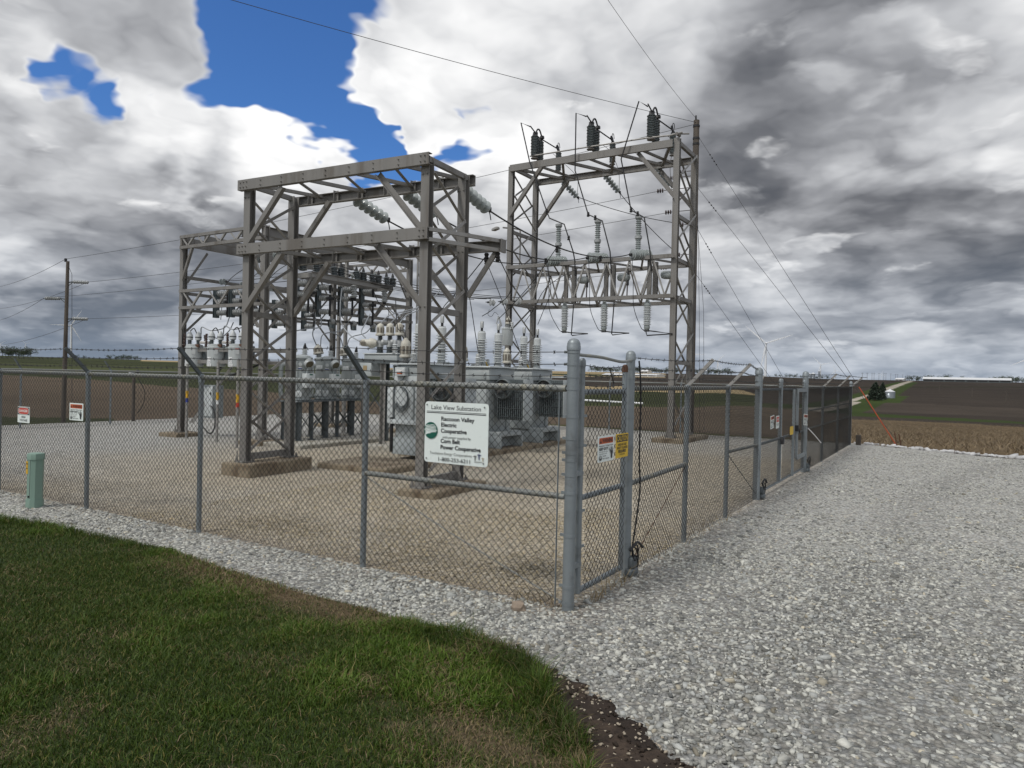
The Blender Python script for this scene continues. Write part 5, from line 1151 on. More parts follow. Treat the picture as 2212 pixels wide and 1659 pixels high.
for k, x in enumerate((-10.36, -10.02, -9.70)):
    b_ = MB(); b_.sheds((x, 9.2, 2.475), (x, 9.2, 2.64), .075, .105, 4, 16); B_ = b_.build('bushing', 'porc_dk', cb)
    b_ = MB(); b_.lathe((x, 9.2, 2.63), (0, 0, 1), [(.06, 0), (.095, .02), (.075, .09), (.075, .17), (.06, .2)], 16); b_.build('bushing_body', 'poly_mid', B_)
    MB().sheds((x, 9.2, 2.82), (x, 9.2, 2.96), .05, .085, 4, 16).build('upper_sheds', 'porc_dk', B_)
    g_ = MB().lathe((x, 9.2, 2.95), (0, 0, 1), [(.125, 0), (.13, .02), (.12, .05), (.10, .06), (.10, .24), (.085, .29), (.03, .33)], 18).build('bird_guard', 'guard', B_)
    v_ = MB()
    for q in range(7): a = 2 * pi * q / 7 + .3; v_.box((x + .1 * cos(a), 9.2 + .1 * sin(a), 3.10), (.012, .045, .13), a)
    v_.build('vent_slots', 'vent', g_)
    MB().lathe((x - .10, 9.1, 2.76), (-.75, -.66, 0), [(.06, -.08), (.07, 0), (.085, .03), (.07, .08), (.03, .10)], 16).build('side_boss', 'poly_mid', B_)
g_ = MB().lathe((-10.55, 9.05, 2.745), (-1, -.25, .05), [(.07, -.18), (.12, -.10), (.135, -.04), (.135, .02), (.10, .04), (.095, .26), (.05, .30)], 18).build('side_bushing_guard', 'guard', cb)
v_ = MB()
for q in range(4): v_.box((-10.71, 9.0 - .115 + .0 * q, 2.69 + .035 * q), (.16, .012, .02), .25)
v_.build('vent_slots', 'vent', g_)
arrester(cb, (-9.62, 8.95, 2.47), .34, .085)
# small dark cabinet behind, and pad-mounted box
tag(MB().bbox((-11.6, 13.6, .55), (1.35, .9, 1.25), .02).build('equipment_cabinet', 'box', None, False, (-11.6, 13.6, 0)), 'dark green equipment cabinet far back between the regulators and transformers', 'cabinet')
bx = MB(); bx.bbox((-10.62, 16.12, 3.36), (.02, .02, .02), .001)
st_ = thing('station_transformer', 'small white can transformer hung on the left leg of the tall gantry', 'transformer', (-10.60, 16.05, 3.05))
MB().lathe((-10.60, 16.02, 3.03), (0, 0, 1), [(.19, 0), (.20, .02), (.20, .55), (.21, .56), (.21, .60), (.12, .64)], 22).build('tank', 'tank_lt', st_)
guard(st_, (-10.55, 15.98, 3.65), (0, 0, 1), .24, .085); arrester(st_, (-10.36, 15.92, 3.58), .26, .06)
fu = MB(); fu.bar((-10.95, 15.95, 4.05), (-10.78, 15.9, 3.72), .05); fu.tube([(-10.95, 15.95, 4.05), (-10.98, 15.9, 3.80), (-10.8, 15.9, 3.68)], .02, 6); fu.build('fuse_cutout', 'poly_mid', st_)
MB().tube(curve([(-10.95, 15.95, 4.1), (-11.1, 15.95, 4.2), (-11.2, 15.9, 4.05), (-11.35, 15.9, 4.12), (-11.3, 15.9, 4.3)]), .008, 5).build('lead', 'cable', st_)

# ---------------------------------------------------------------- three reclosers hung on the left bay
def recloser(label, cx, cy):
    t_ = thing('recloser', label, 'recloser', (cx, cy, 2.04), 'hanging white recloser tanks')
    MB().lathe((cx, cy, 2.03), (0, 0, 1), [(.20, 0), (.245, .015), (.245, .50), (.255, .51), (.255, .555), (.23, .57), (.225, .62), (.15, .64)], 28).build('tank', 'tank_lt', t_)
    d = V(.50, -.866, 0); sx = V(.866, .5, 0)
    def txt(s, u, z, size): 
        p = V(cx, cy, 0) + d * .2475 * cos(u) + sx * .2475 * sin(u); a = atan2(d.y, d.x) + pi / 2 + u
        text('lettering', s, p + Vector((0, 0, z)), a, size, 'ink', t_, off=.0035)
    for z, w in ((2.08, .17), (2.17, .12), (2.26, .12)):
        p = V(cx, cy, 0) + d * .2455 * cos(-.45) + sx * .2455 * sin(-.45); MB().box(p + Vector((0, 0, z)), (w, .006, .075), atan2(d.y, d.x) + pi / 2 - .45).build('number_label', 'white', t_)
    txt('D-21', -.45, 2.06, .07); txt('72-A', -.45, 2.15, .055); txt('1-3D', -.45, 2.24, .055)
    p = V(cx, cy, 0) + d * .247 * cos(.35) + sx * .247 * sin(.35); MB().box(p + Vector((0, 0, 2.45)), (.10, .005, .14), atan2(d.y, d.x) + pi / 2 + .35).build('rating_plate', 'poly', t_)
    MB().box(p + Vector((0, 0, 2.53)), (.10, .006, .018), atan2(d.y, d.x) + pi / 2 + .35).build('warning_label', 'red', t_)
    for k, o in enumerate((-.14, .10)):
        q = V(cx, cy, 2.64) + sx * o - d * .02 * k
        b_ = MB().sheds(tuple(q), tuple(q + Vector((0, 0, .16))), .045, .075, 4, 14).build('bushing', 'porc_dk', t_)
        MB().lathe(tuple(q + Vector((0, 0, .15))), (0, 0, 1), [(.085, 0), (.09, .08), (.085, .14), (.04, .22), (.02, .25)], 16).build('bushing_cap', 'poly', b_)
        MB().lathe(tuple(q + Vector((0, 0, .215))), (0, 0, 1), [(.0915, 0), (.0915, .025)], 16).build('cap_band', 'black', b_)
    q = V(cx, cy, 2.58) - sx * .30; a_ = MB().sheds(tuple(q), tuple(q + Vector((.02, 0, .38))), .025, .045, 8, 10).build('arrester', 'brown', t_)
    q = V(cx, cy, 2.58) + sx * .34; a_ = MB().sheds(tuple(q), tuple(q + Vector((-.07, 0, .36))), .025, .045, 8, 10).build('arrester', 'brown', t_)
    MB().bbox(V(cx, cy, 2.36) + sx * .34 - d * .05, (.16, .22, .52), .015, .5).build('mechanism', 'stand', t_)
    fr_ = MB(); fr_.bbox(V(cx, cy, 2.72) + sx * .30, (.28, .10, .07), .01, .52); fr_.build('mount_bracket', 'steel_lt', t_)
    MB().bbox(V(cx, cy, 2.62) + sx * .16 + d * .16, (.12, .07, .09), .01, .5).build('trip_hood', 'rust', t_)
    MB().tube(curve([V(cx, cy, 3.03) - sx * .14, V(cx, cy, 3.12) - sx * .05, V(cx, cy, 3.10) + sx * .0, V(cx, cy, 2.95) + sx * .02 - d * .12]), .014, 6).build('jumper', 'cable', t_)
def text(name, s, loc, rz, size, m, parent=None, off=.0, align='CENTER', squeeze=1.0, shear=0.0, bold=0.0, tilt=pi / 2, label=None):
    cu = bpy.data.curves.new(name, 'FONT'); cu.body = s; cu.size = size; cu.align_x = align; cu.shear = shear; cu.offset = bold; cu.resolution_u = 3; cu.space_character = 1.0
    ob = bpy.data.objects.new(name, cu); dg = bpy.context.evaluated_depsgraph_get()
    COL.objects.link(ob); dg.update(); me = bpy.data.meshes.new_from_object(ob.evaluated_get(dg)); COL.objects.unlink(ob); bpy.data.objects.remove(ob); bpy.data.curves.remove(cu)
    Mx = Matrix.Translation(Vector(loc) + Vector((sin(rz), -cos(rz), 0)) * off) @ Matrix.Rotation(rz, 4, 'Z') @ Matrix.Rotation(tilt, 4, 'X') @ Matrix.Diagonal((squeeze, 1, 1, 1))
    me.transform(Mx); o = Vector(ORG.get(parent.name, (0, 0, 0))) if parent is not None else Vector(loc); me.transform(Matrix.Translation(-o))
    me.materials.clear(); me.materials.append(M[m]); r = bpy.data.objects.new(name, me); COL.objects.link(r)
    if parent is not None: r.parent = parent; ORG[r.name] = tuple(o)
    else: r.location = o
    return r
for (cx, cy), lab in zip(((-15.95, 7.55), (-15.02, 7.60), (-14.10, 7.60)), ('leftmost hanging white recloser tank, partly hidden by a slanted fence arm', 'middle hanging white recloser tank of three, over thin conduits', 'right hanging white recloser tank beside the front gantry leg')): recloser(lab, cx, cy)
# conduits rising to the reclosers with coloured tape
for k, (x, y, h, c_, lab) in enumerate(((-15.52, 7.05, 2.1, 'bluetag', 'conduit with blue tape rising beside the front left leg of the low bay'), (-14.05, 6.95, 2.15, 'white', 'conduit with white tape, middle of three rising to the hanging tanks'), (-12.45, 6.35, 2.2, 'red', 'conduit with red tape rising left of the front gantry leg'))):
    t_ = thing('conduit', lab, 'conduit', (x, y, 0), 'taped conduits under the hanging tanks')
    MB().tube([(x, y, -.03), (x, y, h)], .035, 10).build('pipe', 'steel_lt', t_); MB().lathe((x, y, 1.02), (0, 0, 1), [(.038, 0), (.038, .11)], 12).build('tape_band', c_, t_); MB().lathe((x, y, 1.14), (0, 0, 1), [(.037, 0), (.037, .20)], 12).build('number_label', 'ylab', t_)
tag(MB().tube([(-12.75, 6.75, -.03), (-12.75, 6.75, 2.3)], .035, 10).build('conduit', 'rust', None, True, (-12.75, 6.75, 0)), 'rusty bare conduit just left of the red-taped one', 'conduit')
cabx = thing('control_cabinet', 'grey control cabinet behind the front left leg of the low bay', 'cabinet', (-15.75, 8.0, .8)); MB().bbox((-15.75, 8.0, 1.02), (.62, .36, .95), .015).build('case', 'tank', cabx); MB().bbox((-15.70, 7.81, 1.02), (.52, .025, .85), .008).build('door', 'tank_lt', cabx); MB().bbox((-15.5, 7.79, 1.25), (.03, .03, .09), .005).build('handle', 'black', cabx)
tag(MB().tube(curve([(-15.5, 7.8, .9), (-15.2, 7.7, .75), (-15.1, 7.65, .35), (-15.3, 7.65, .12), (-15.6, 7.62, .3)]), .02, 8).build('loose_cable', 'black', None, True, (-15.5, 7.8, .9)), 'drooping black cable loop at the foot of the grey control cabinet', 'cable')
tag(MB().tube(curve([(-15.0, 7.75, 2.05), (-15.05, 7.7, 1.85), (-14.9, 7.7, 1.72), (-14.6, 7.7, 1.78), (-14.0, 7.8, 1.95), (-13.5, 7.9, 2.15), (-12.9, 7.6, 2.25)]), .03, 8).build('loose_cable', 'black', None, True, (-15, 7.75, 2)), 'thick black cable sagging under the middle and right hanging tanks', 'cable')

# ---------------------------------------------------------------- hook-stick switches and bushings in the low bay
def bay_switch(label, x, y, z0, z1, face=1):
    t_ = thing('bay_switch', label, 'switch', (x, y, z0), 'vertical switches in the low bay')
    MB().chan((x, y, z0), (x, y, z1), .16, .10, up=(1, 0, 0), t=.010).build('channel', 'switch', t_)
    zs = (z0 + .14, (z0 + z1) / 2 + .06, z1 - .10)
    for z in zs: MB().sheds((x + .06 * face, y, z), (x + .06 * face + .27 * face, y + .10, z + .01), .05, .085, 5, 14).build('insulator', 'poly_mid', t_)
    bl_ = MB(); xx = x + .36 * face; bl_.bar((xx, y + .11, zs[0] - .12), (xx, y + .11, zs[1] + .1), .05, .035); bl_.bbox((xx, y + .11, zs[1]), (.08, .24, .08), .01); bl_.build('blade', 'black', t_)
    b2 = MB(); b2.bar((xx, y + .11, zs[2] - .16), (xx, y + .11, zs[2] + .08), .045, .05); b2.build('clip_contact', 'black', t_)
for k, (y, z0, z1, lab) in enumerate(((8.30, 3.52, 4.45, 'leftmost'), (9.10, 3.50, 4.42, 'second'), (9.98, 3.60, 4.46, 'third'), (10.85, 3.38, 4.50, 'rightmost'))): bay_switch(f'{lab} vertical blue-grey switch on the right side of the low bay', -12.62, y, z0, z1)
for k, (x, lab) in enumerate(((-15.55, 'left'), (-14.85, 'middle'), (-14.15, 'right'))): bay_switch(f'{lab} blue-grey switch between the front trusses of the low bay', x, 7.95, 3.45, 4.25)
for k, (y, lab) in enumerate(((8.9, 'near'), (10.1, 'central'), (11.3, 'far'))): bay_switch(f'{lab} blue-grey switch on the shaded left side of the low bay', -15.6, y, 3.3, 4.2)
for k, (y, lab) in enumerate(((8.0, 'first'), (8.75, 'second'), (9.4, 'third'), (10.3, 'fourth'), (10.95, 'fifth'), (11.6, 'sixth'))):
    x = -12.12; t_ = thing('twin_arrester', f'{lab} dark twin insulator block from the left along the top of the projecting arm', 'insulator', (x, y - .1, 4.63), 'dark twin blocks on the projecting arm')
    for dy in (-.12, .12):
        s_ = MB().sheds((x, y - .05 + dy, 4.64), (x - .02, y - .05 + dy * 1.2, 4.90), .07, .12, 5, 14).build('sheds', 'porc_dk', t_)
        MB().lathe((x - .02, y - .05 + dy * 1.2, 4.89), (0, 0, 1), [(.05, 0), (.04, .08), (.015, .16)], 10).build('terminal', 'black', s_)
    if k in (1, 3, 5):
        t_ = thing('underhung_bushing', f'pale ribbed bushing hanging below the projecting arm, {("left", "middle", "right")[k // 2]} of three', 'insulator', (x, y - .3, 4.5), 'pale bushings under the projecting arm')
        MB().sheds((x + .02, y - .30, 4.12), (x, y - .30, 4.48), .065, .105, 5, 16).build('sheds', 'poly_mid', t_); MB().lathe((x + .02, y - .30, 4.05), (0, 0, 1), [(.02, 0), (.05, .03), (.05, .08)], 12).build('terminal', 'black', t_)
for k, (y, lab) in enumerate(((9.75, 'left'), (10.65, 'middle'), (11.5, 'right'))):
    t_ = thing('hook_switch', f'small grey insulator with black arm at the bottom of the low bay, {lab} of three', 'switch', (-12.75, y, 3.4), 'low hook switches on the bay')
    MB().sheds((-12.7, y, 3.42), (-12.55, y - .22, 3.42), .05, .085, 4, 14).build('insulator', 'poly_mid', t_); MB().bar((-12.55, y - .24, 3.42), (-12.4, y - .62, 3.42), .04).build('arm', 'black', t_); MB().bar((-12.5, y - .36, 3.40), (-12.48, y - .36, 3.24), .03).build('clamp', 'black', t_)
    MB().box((-12.75, y + .02, 3.36), (.12, .12, .26)).build('bracket', 'switch', t_)
def discpair(label, p, d, group, m='porc', r=.09):
    d = V(d).normalized(); t_ = thing('dead_end_discs', label, 'insulator', p, group); p = V(p)
    for k in range(2): MB().lathe(p + d * (.12 * k), d, [(.02, 0), (.03, .02), (r * .6, .04), (r, .075), (r * .9, .09), (.02, .08)], 18).build('disc', m, t_)
    f = MB(); f.bbox(p + d * .30, (.05, .05, .07), .01); f.lathe(p + d * .24, d, [(.012, 0), (.02, .05), (.012, .16)], 8); f.build('clamp', 'black', t_)
for k, (y, lab) in enumerate(((8.54, 'left'), (9.27, 'middle'), (10.3, 'right'))): discpair(f'{lab} pair of pale discs on the left rail beam of the low bay', (-16.22, y, 4.6), (1, .06, 0), 'disc pairs on the low bay rail')
for k, (x, lab) in enumerate(((-15.35, 'left'), (-14.3, 'middle'), (-13.5, 'right'))): discpair(f'{lab} pair of grey discs under the top side beam of the low bay', (x, 9.2 - .2 * k, 5.36), (.6, -.3, -.25), 'disc pairs under the low bay top', r=.11)
for k, (x, lab) in enumerate(((-15.0, 'left'), (-14.1, 'right'))): discpair(f'{lab} pair of pale discs on the far truss of the low bay', (x, 13.15, 5.32), (-.9, -.4, 0), 'disc pairs on the far truss')
# ---------------------------------------------------------------- signs
_hm = None
class Sign:
    """flat sign plate; o = lower left corner, u = unit vector along the writing, w x h metres"""
    def __init__(s, name, label, o, u, w, h, m, r=.012, th=.003, tiltz=0.0):
        s.o, s.u, s.w, s.h = V(o), V(u).normalized(), w, h; s.n = Vector((s.u.y, -s.u.x, 0)); s.k = 0
        s.up = (Vector((0, 0, 1)) + s.u * tiltz).normalized(); s.u = (s.u - s.up * s.u.dot(s.up)).normalized()
        s.t = thing(name, label, 'sign', tuple(s.o + s.u * (w / 2)), None)
        P = []
        for cx, cy, a0 in ((w - r, r, -90), (w - r, h - r, 0), (r, h - r, 90), (r, r, 180)):
            for k in range(5): a = radians(a0 + 22.5 * k); P.append((cx + r * cos(a), cy + r * sin(a)))
        n = len(P); b = MB(); b.poly([s.p(x, y, 0) for x, y in P] + [s.p(x, y, -th) for x, y in P], [tuple(range(n)), tuple(range(2 * n - 1, n - 1, -1))] + [(i, n + i, n + (i + 1) % n, (i + 1) % n) for i in range(n)])
        b.build('panel', m, s.t, False)
    def p(s, x, y, z=None):
        return s.o + s.u * x + s.up * y + s.n * (z if z is not None else .0)
    def shape(s, name, polys, m):
        s.k += 1; z = .0012 + .0004 * s.k; b = MB()
        for P in polys: b.poly([s.p(x, y, z) for x, y in P], [tuple(range(len(P)))])
        return b.build(name, m, s.t, False)
    def rect(s, name, x0, y0, x1, y1, m): return s.shape(name, [[(x0, y0), (x1, y0), (x1, y1), (x0, y1)]], m)
    def disc(s, name, cx, cy, r, m, n=28, ry=None): return s.shape(name, [[(cx + r * cos(2 * pi * k / n), cy + (ry or r) * sin(2 * pi * k / n)) for k in range(n)]], m)
    def text(s, body, x0, x1, y, cap_h, m='ink', bold=0.0, shear=0.0):
        global _hm
        def mk(bd):
            cu = bpy.data.curves.new('t', 'FONT'); cu.body = bd; cu.size = 1; cu.offset = bold; cu.shear = shear; cu.resolution_u = 3
            ob = bpy.data.objects.new('t', cu); COL.objects.link(ob); dg = bpy.context.evaluated_depsgraph_get(); dg.update()
            me = bpy.data.meshes.new_from_object(ob.evaluated_get(dg)); COL.objects.unlink(ob); bpy.data.objects.remove(ob); bpy.data.curves.remove(cu); return me
        if _hm is None: q = mk('H'); _hm = max(v.co.y for v in q.vertices); bpy.data.meshes.remove(q)
        me = mk(body); xs = [v.co.x for v in me.vertices]; a, b_ = min(xs), max(xs); s.k += 1; z = .0012 + .0004 * s.k
        org = V(ORG[s.t.name])
        for v in me.vertices: v.co = s.p(x0 + (v.co.x - a) / (b_ - a) * (x1 - x0), y + v.co.y / _hm * cap_h, z) - org
        me.materials.clear(); me.materials.append(M[m]); ob = bpy.data.objects.new('lettering', me); COL.objects.link(ob); ob.parent = s.t; return ob
B = Sign('substation_sign', 'large white substation name sign with green field logo, wired to the front fence', (-1.487, -.055, 1.118), (1, 0, 0), .702, .556, 'signw', .03)
Wd, Hh = .702, .556
yy = lambda v: Hh * (1 - v)
B.text('Lake View Substation', .105 * Wd, .885 * Wd, yy(.125), .040, bold=.004)
B.rect('rule', .03 * Wd, yy(.162), .965 * Wd, yy(.155), 'ink'); B.rect('rule', .03 * Wd, yy(.186), .965 * Wd, yy(.174), 'ink')
for s_, a, b_, v_, h_ in (('Raccoon Valley', .27, .79, .305, .036), ('Electric', .27, .515, .402, .036), ('Cooperative', .268, .675, .50, .036), ('Corn Belt', .268, .575, .668, .036), ('Power Cooperative', .268, .895, .768, .036)): B.text(s_, a * Wd, b_ * Wd, yy(v_), h_, bold=.022)
B.text('with power supplied by', .30 * Wd, .745 * Wd, yy(.59), .022, shear=.28)
B.text('Touchstone Energy', .095 * Wd, .455 * Wd, yy(.862), .024, 'greyink'); B.text('\u00ae', .462 * Wd, .475 * Wd, yy(.845), .010, 'greyink'); B.text('Cooperatives', .482 * Wd, .765 * Wd, yy(.862), .024, 'greyink')
B.text('1-800-253-6211', .24 * Wd, .74 * Wd, yy(.965), .034, bold=.003)
cx, cy, r_ = .108 * Wd, yy(.475), .0765
B.disc('logo_disc', cx, cy, r_, 'green', 40)
st_ = []
for k in range(6):
    top, bot = [], []
    for q in range(13):
        t_ = q / 12; x = -.96 + 1.92 * t_; y0_ = -.62 + .20 * k + (.50 - .055 * k) * t_ + .18 * sin(t_ * 3.0 + .3) - (.10 if .38 < t_ < .46 else 0)
        wd_ = .085 * (1 - .62 * t_) * (1.15 - .1 * k); 
        if x * x + y0_ * y0_ < .93: top.append((cx + x * r_, cy + (y0_ + wd_) * r_)); bot.append((cx + x * r_, cy + (y0_ - wd_) * r_))
    if len(top) > 2: st_ += [[bot[i], bot[i + 1], top[i + 1], top[i]] for i in range(len(top) - 1)]
B.shape('logo_furrows', st_, 'signw')
for (fx, fy, sc_, m_) in ((.815, .868, .026, 'greyink'), (.875, .845, .03, 'navy'), (.935, .885, .02, 'tan')):
    X_, Y_ = fx * Wd, yy(fy); B.shape('logo_figure', [[(X_ - .15 * sc_, Y_ - .2 * sc_), (X_ + .15 * sc_, Y_ - .2 * sc_), (X_ + .22 * sc_, Y_ + .62 * sc_), (X_ - .22 * sc_, Y_ + .62 * sc_)], [(X_ - .9 * sc_, Y_ + .42 * sc_), (X_, Y_ + .5 * sc_), (X_, Y_ + .70 * sc_), (X_ - .5 * sc_, Y_ + .72 * sc_)], [(X_ + .9 * sc_, Y_ + .42 * sc_), (X_ + .5 * sc_, Y_ + .72 * sc_), (X_, Y_ + .70 * sc_), (X_, Y_ + .5 * sc_)], [(X_ - .2 * sc_, Y_ - .9 * sc_), (X_ - .02 * sc_, Y_ - .2 * sc_), (X_ - .17 * sc_, Y_ - .15 * sc_), (X_ - .36 * sc_, Y_ - .9 * sc_)], [(X_ + .2 * sc_, Y_ - .9 * sc_), (X_ + .36 * sc_, Y_ - .9 * sc_), (X_ + .17 * sc_, Y_ - .15 * sc_), (X_ + .02 * sc_, Y_ - .2 * sc_)], [(X_ + .15 * sc_ * cos(a), Y_ + .9 * sc_ + .17 * sc_ * sin(a)) for a in np.linspace(0, 6, 9)]], m_)
B.shape('logo_rule', [[(.80 * Wd, yy(.925)), (.93 * Wd, yy(.918)), (.92 * Wd, yy(.928)), (.81 * Wd, yy(.935))]], 'greyink')
for a, b_ in ((.04, .055), (.945, .06), (.045, .94), (.945, .945)): B.disc('mounting_bolt', a * Wd, yy(b_), .0075, 'ink', 12)

HAND = [[(.30, 0), (.62, 0), (.66, .34), (.30, .34)], [(.26, .34), (.72, .34), (.76, .60), (.22, .60)], [(.22, .60), (.32, .60), (.31, .92), (.24, .92)], [(.36, .60), (.46, .60), (.46, 1.0), (.38, 1.0)], [(.50, .60), (.60, .60), (.61, .95), (.53, .95)], [(.64, .60), (.75, .60), (.78, .84), (.70, .85)], [(.22, .40), (.24, .56), (.02, .74), (-.02, .68)]]
BOLT = [[(-.10, .95), (-.02, .98), (-.06, .80), (-.14, .78)], [(-.20, .80), (-.06, .80), (-.02, .60), (-.16, .66)]]
def warning(name, label, o, u, w, h, small=False, tilt=0.0, m='signw'):
    s = Sign(name, label, o, u, w, h, m, .012, tiltz=tilt)
    s.rect('header', .07 * w, .70 * h, .94 * w, .93 * h, 'orange')
    s.shape('alert_triangle', [[(.10 * w, .73 * h), (.22 * w, .73 * h), (.16 * w, .90 * h)]], 'ink'); s.shape('alert_mark', [[(.155 * w, .775 * h), (.168 * w, .775 * h), (.17 * w, .85 * h), (.152 * w, .85 * h)]], 'orange')
    s.text('WARNING', .25 * w, .92 * w, .74 * h, .155 * h, bold=.02)
    s.text('Hazardous Voltage Inside', .07 * w, .93 * w, .595 * h, .062 * h, bold=.01)
    s.text('KEEP OUT!', .07 * w, .62 * w, .455 * h, .10 * h, bold=.03)
    s.text('Can shock, burn, cause', .07 * w, .60 * w, .375 * h, .045 * h, bold=.005); s.text('severe injury or death.', .07 * w, .57 * w, .30 * h, .045 * h, bold=.005)
    s.disc('logo_disc', .15 * w, .165 * h, .085 * w, 'ink', 20, .10 * h)
    s.shape('logo_furrows', [[(.08 * w, (.13 + .04 * k) * h), (.22 * w, (.17 + .035 * k) * h), (.22 * w, (.182 + .035 * k) * h), (.08 * w, (.15 + .04 * k) * h)] for k in range(3)], m)
    s.text('Corn Belt', .27 * w, .48 * w, .20 * h, .06 * h, bold=.01); s.text('Power Cooperative', .27 * w, .68 * w, .10 * h, .06 * h, bold=.01)
    s.shape('hand_symbol', [[((.73 + .24 * x) * w, (.10 + .48 * y) * h) for x, y in P_] for P_ in HAND + BOLT], 'ink')
    return s
warning('warning_sign', 'white warning sign with orange header on the walk gate, beside the yellow caution sign', (.055, .40, 1.185), (0, 1, 0), .345, .228, tilt=.0)
warning('warning_sign', 'small white warning sign with orange header on a left post of the front fence', (-7.66, -.06, 1.195), (1, 0, 0), .345, .235)
warning('warning_sign', 'white warning sign with hand symbol on the left leaf of the double gate', (.055, 7.46, 1.12), (0, 1, 0), .30, .225, tilt=-.05)
warning('warning_sign', 'white warning sign on the inner door of the double gate', (.10, 10.45, 1.06), (0, 1, 0), .50, .235, tilt=.06)
c = Sign('caution_sign', 'yellow and black caution sign on the walk gate', (.055, .795, 1.19), (0, 1, 0), .29, .222, 'yellow')
w, h = .29, .222
c.rect('header', .05 * w, .66 * h, .95 * w, .95 * h, 'ink'); c.text('CAUTION', .08 * w, .92 * w, .70 * h, .21 * h, 'yellow', bold=.012)
c.text('HARD HAT AND', .15 * w, .85 * w, .50 * h, .10 * h, bold=.015); c.text('SAFETY GLASSES', .07 * w, .93 * w, .365 * h, .10 * h, bold=.015); c.text('REQUIRED', .19 * w, .81 * w, .215 * h, .115 * h, bold=.03); c.text('IN THIS AREA', .29 * w, .71 * w, .11 * h, .06 * h, bold=.01)
d = Sign('danger_sign', 'red and white high voltage danger sign on the front fence at far left', (-9.10, -.06, 1.09), (1, 0, 0), .35, .235, 'signw')
w, h = .35, .235
d.rect('header', .02 * w, .50 * h, .98 * w, .97 * h, 'ink')
oval = lambda rx, ry: [[(w / 2 + (abs(cos(a)) ** .5) * (1 if cos(a) > 0 else -1) * rx, .735 * h + (abs(sin(a)) ** .6) * (1 if sin(a) > 0 else -1) * ry) for a in np.linspace(0, 2 * pi, 37)[:-1]]]
d.shape('header_oval', oval(.445 * w, .215 * h), 'signw'); d.shape('header_oval', oval(.42 * w, .195 * h), 'red')
d.text('DANGER', .15 * w, .85 * w, .665 * h, .15 * h, 'signw', bold=.02); d.text('HIGH', .33 * w, .67 * w, .30 * h, .12 * h, bold=.01); d.text('VOLTAGE', .20 * w, .82 * w, .10 * h, .12 * h, bold=.01)
e = Sign('danger_sign', 'faded red and white sign, right of the warning sign on the double gate left leaf', (.055, 7.92, 1.11), (0, 1, 0), .26, .225, 'signw')
e.rect('header', .02, .115, .24, .205, 'red'); e.text('DANGER', .04, .22, .145, .03, 'signw', bold=.02); e.text('HIGH VOLTAGE', .03, .23, .05, .04)
f = Sign('caution_sign', 'plain yellow tag sign on the right leaf of the double gate', (.06, 9.22, .92), (0, 1, 0), .34, .165, 'yellow', .04)
f.rect('strap', .12, .165, .22, .20, 'ink')

# ---------------------------------------------------------------- green pedestal
pd = thing('utility_pedestal', 'pale green rounded utility pedestal with yellow tag standing before the front fence at left', 'pedestal', (-7.92, -.36, 0))
def oct_(w, dpt, z, ox=0): return [(-7.92 + ox + x * w / 2, -.36 + y * dpt / 2, z) for x, y in ((-1, -.55), (-.55, -1), (.55, -1), (1, -.55), (1, .55), (.55, 1), (-.55, 1), (-1, .55))]
def loft(rings):
    b_ = MB(); P = [p for r in rings for p in r]; n = 8; F = [tuple(range(n - 1, -1, -1)), tuple(range(len(P) - n, len(P)))]
    for k in range(len(rings) - 1):
        for i in range(n): j = (i + 1) % n; F.append((k * n + i, k * n + j, k * n + n + j, k * n + n + i))
    return b_.poly(P, F)
loft([oct_(.20, .18, -.05), oct_(.20, .18, .12)]).build('base', 'ped', pd)
loft([oct_(.182, .162, .12), oct_(.182, .162, .125), oct_(.182, .162, .68, .015)]).build('body', 'ped', pd)
loft([oct_(.20, .178, .66, .015), oct_(.20, .178, .725, .016), oct_(.19, .168, .74, .016), oct_(.14, .12, .748, .016)]).build('cap', 'ped', pd)
MB().box((-7.962, -.4425, .55), (.045, .004, .17)).build('yellow_tag', 'ylab', pd); MB().box((-7.962, -.4452, .60), (.034, .002, .015)).build('tag_print', 'ink', pd); MB().box((-7.962, -.4452, .54), (.034, .002, .012)).build('tag_print', 'ink', pd)
MB().bar((-7.885, -.4425, .14), (-7.875, -.4425, .66), .006, .004).build('seam', 'stand', pd); MB().lathe((-7.91, -.440, .16), (0, -1, 0), [(.014, 0), (.014, .012), (.005, .014)], 10).build('lock', 'black', pd)

# ---------------------------------------------------------------- wooden poles
def utility_pole(label, x, y, z0, zt_, r0, r1, lean=(0, 0), group=None):
    t_ = thing('utility_pole', label, 'utility pole', (x, y, z0), group)
    MB().lathe((x, y, z0 - .3), (lean[0], lean[1], 1), [(r0, 0), (r0 * .9 + r1 * .1, (zt_ - z0) * .3), (r1, zt_ - z0 + .3)], 14).build('pole', 'wood', t_); return t_
pb = utility_pole('tall wooden pole right behind the tall gantry, wires running from its top', -5.45, 20.5, -.05, 11.45, .16, .105)
for z in (11.2, 10.75, 10.55): MB().lathe((-5.45, 20.5, z), (0, 0, 1), [(.125, 0), (.125, .07)], 14).build('steel_band', 'black', pb)
MB().box((-5.45, 20.42, 11.52), (.05, .05, .16)).build('top_bracket', 'black', pb)
for (z, dx) in ((9.42, -.75), (7.66, -.35), (6.56, -.45), (9.0, -1.15), (8.17, -.82), (6.13, -.95), (9.6, -.3)):
    p = V(-5.55, 20.42, z); b_ = MB()
    for k in range(3): b_.lathe(p + Vector((dx - .09 * k + .1, -.04, 0)), (-1, -.1, 0), [(.03, 0), (.085, .02), (.08, .05), (.03, .06)], 12)
    b_.bar(p, p + Vector((dx + .12, -.04, 0)), .022); b_.build('pin_insulator', 'brown', pb)
pw = utility_pole('weathered wooden pole standing in the field at left, wires on both sides', -37.8, 14.9, -1.2, 7.6, .115, .08, (.012, .006))
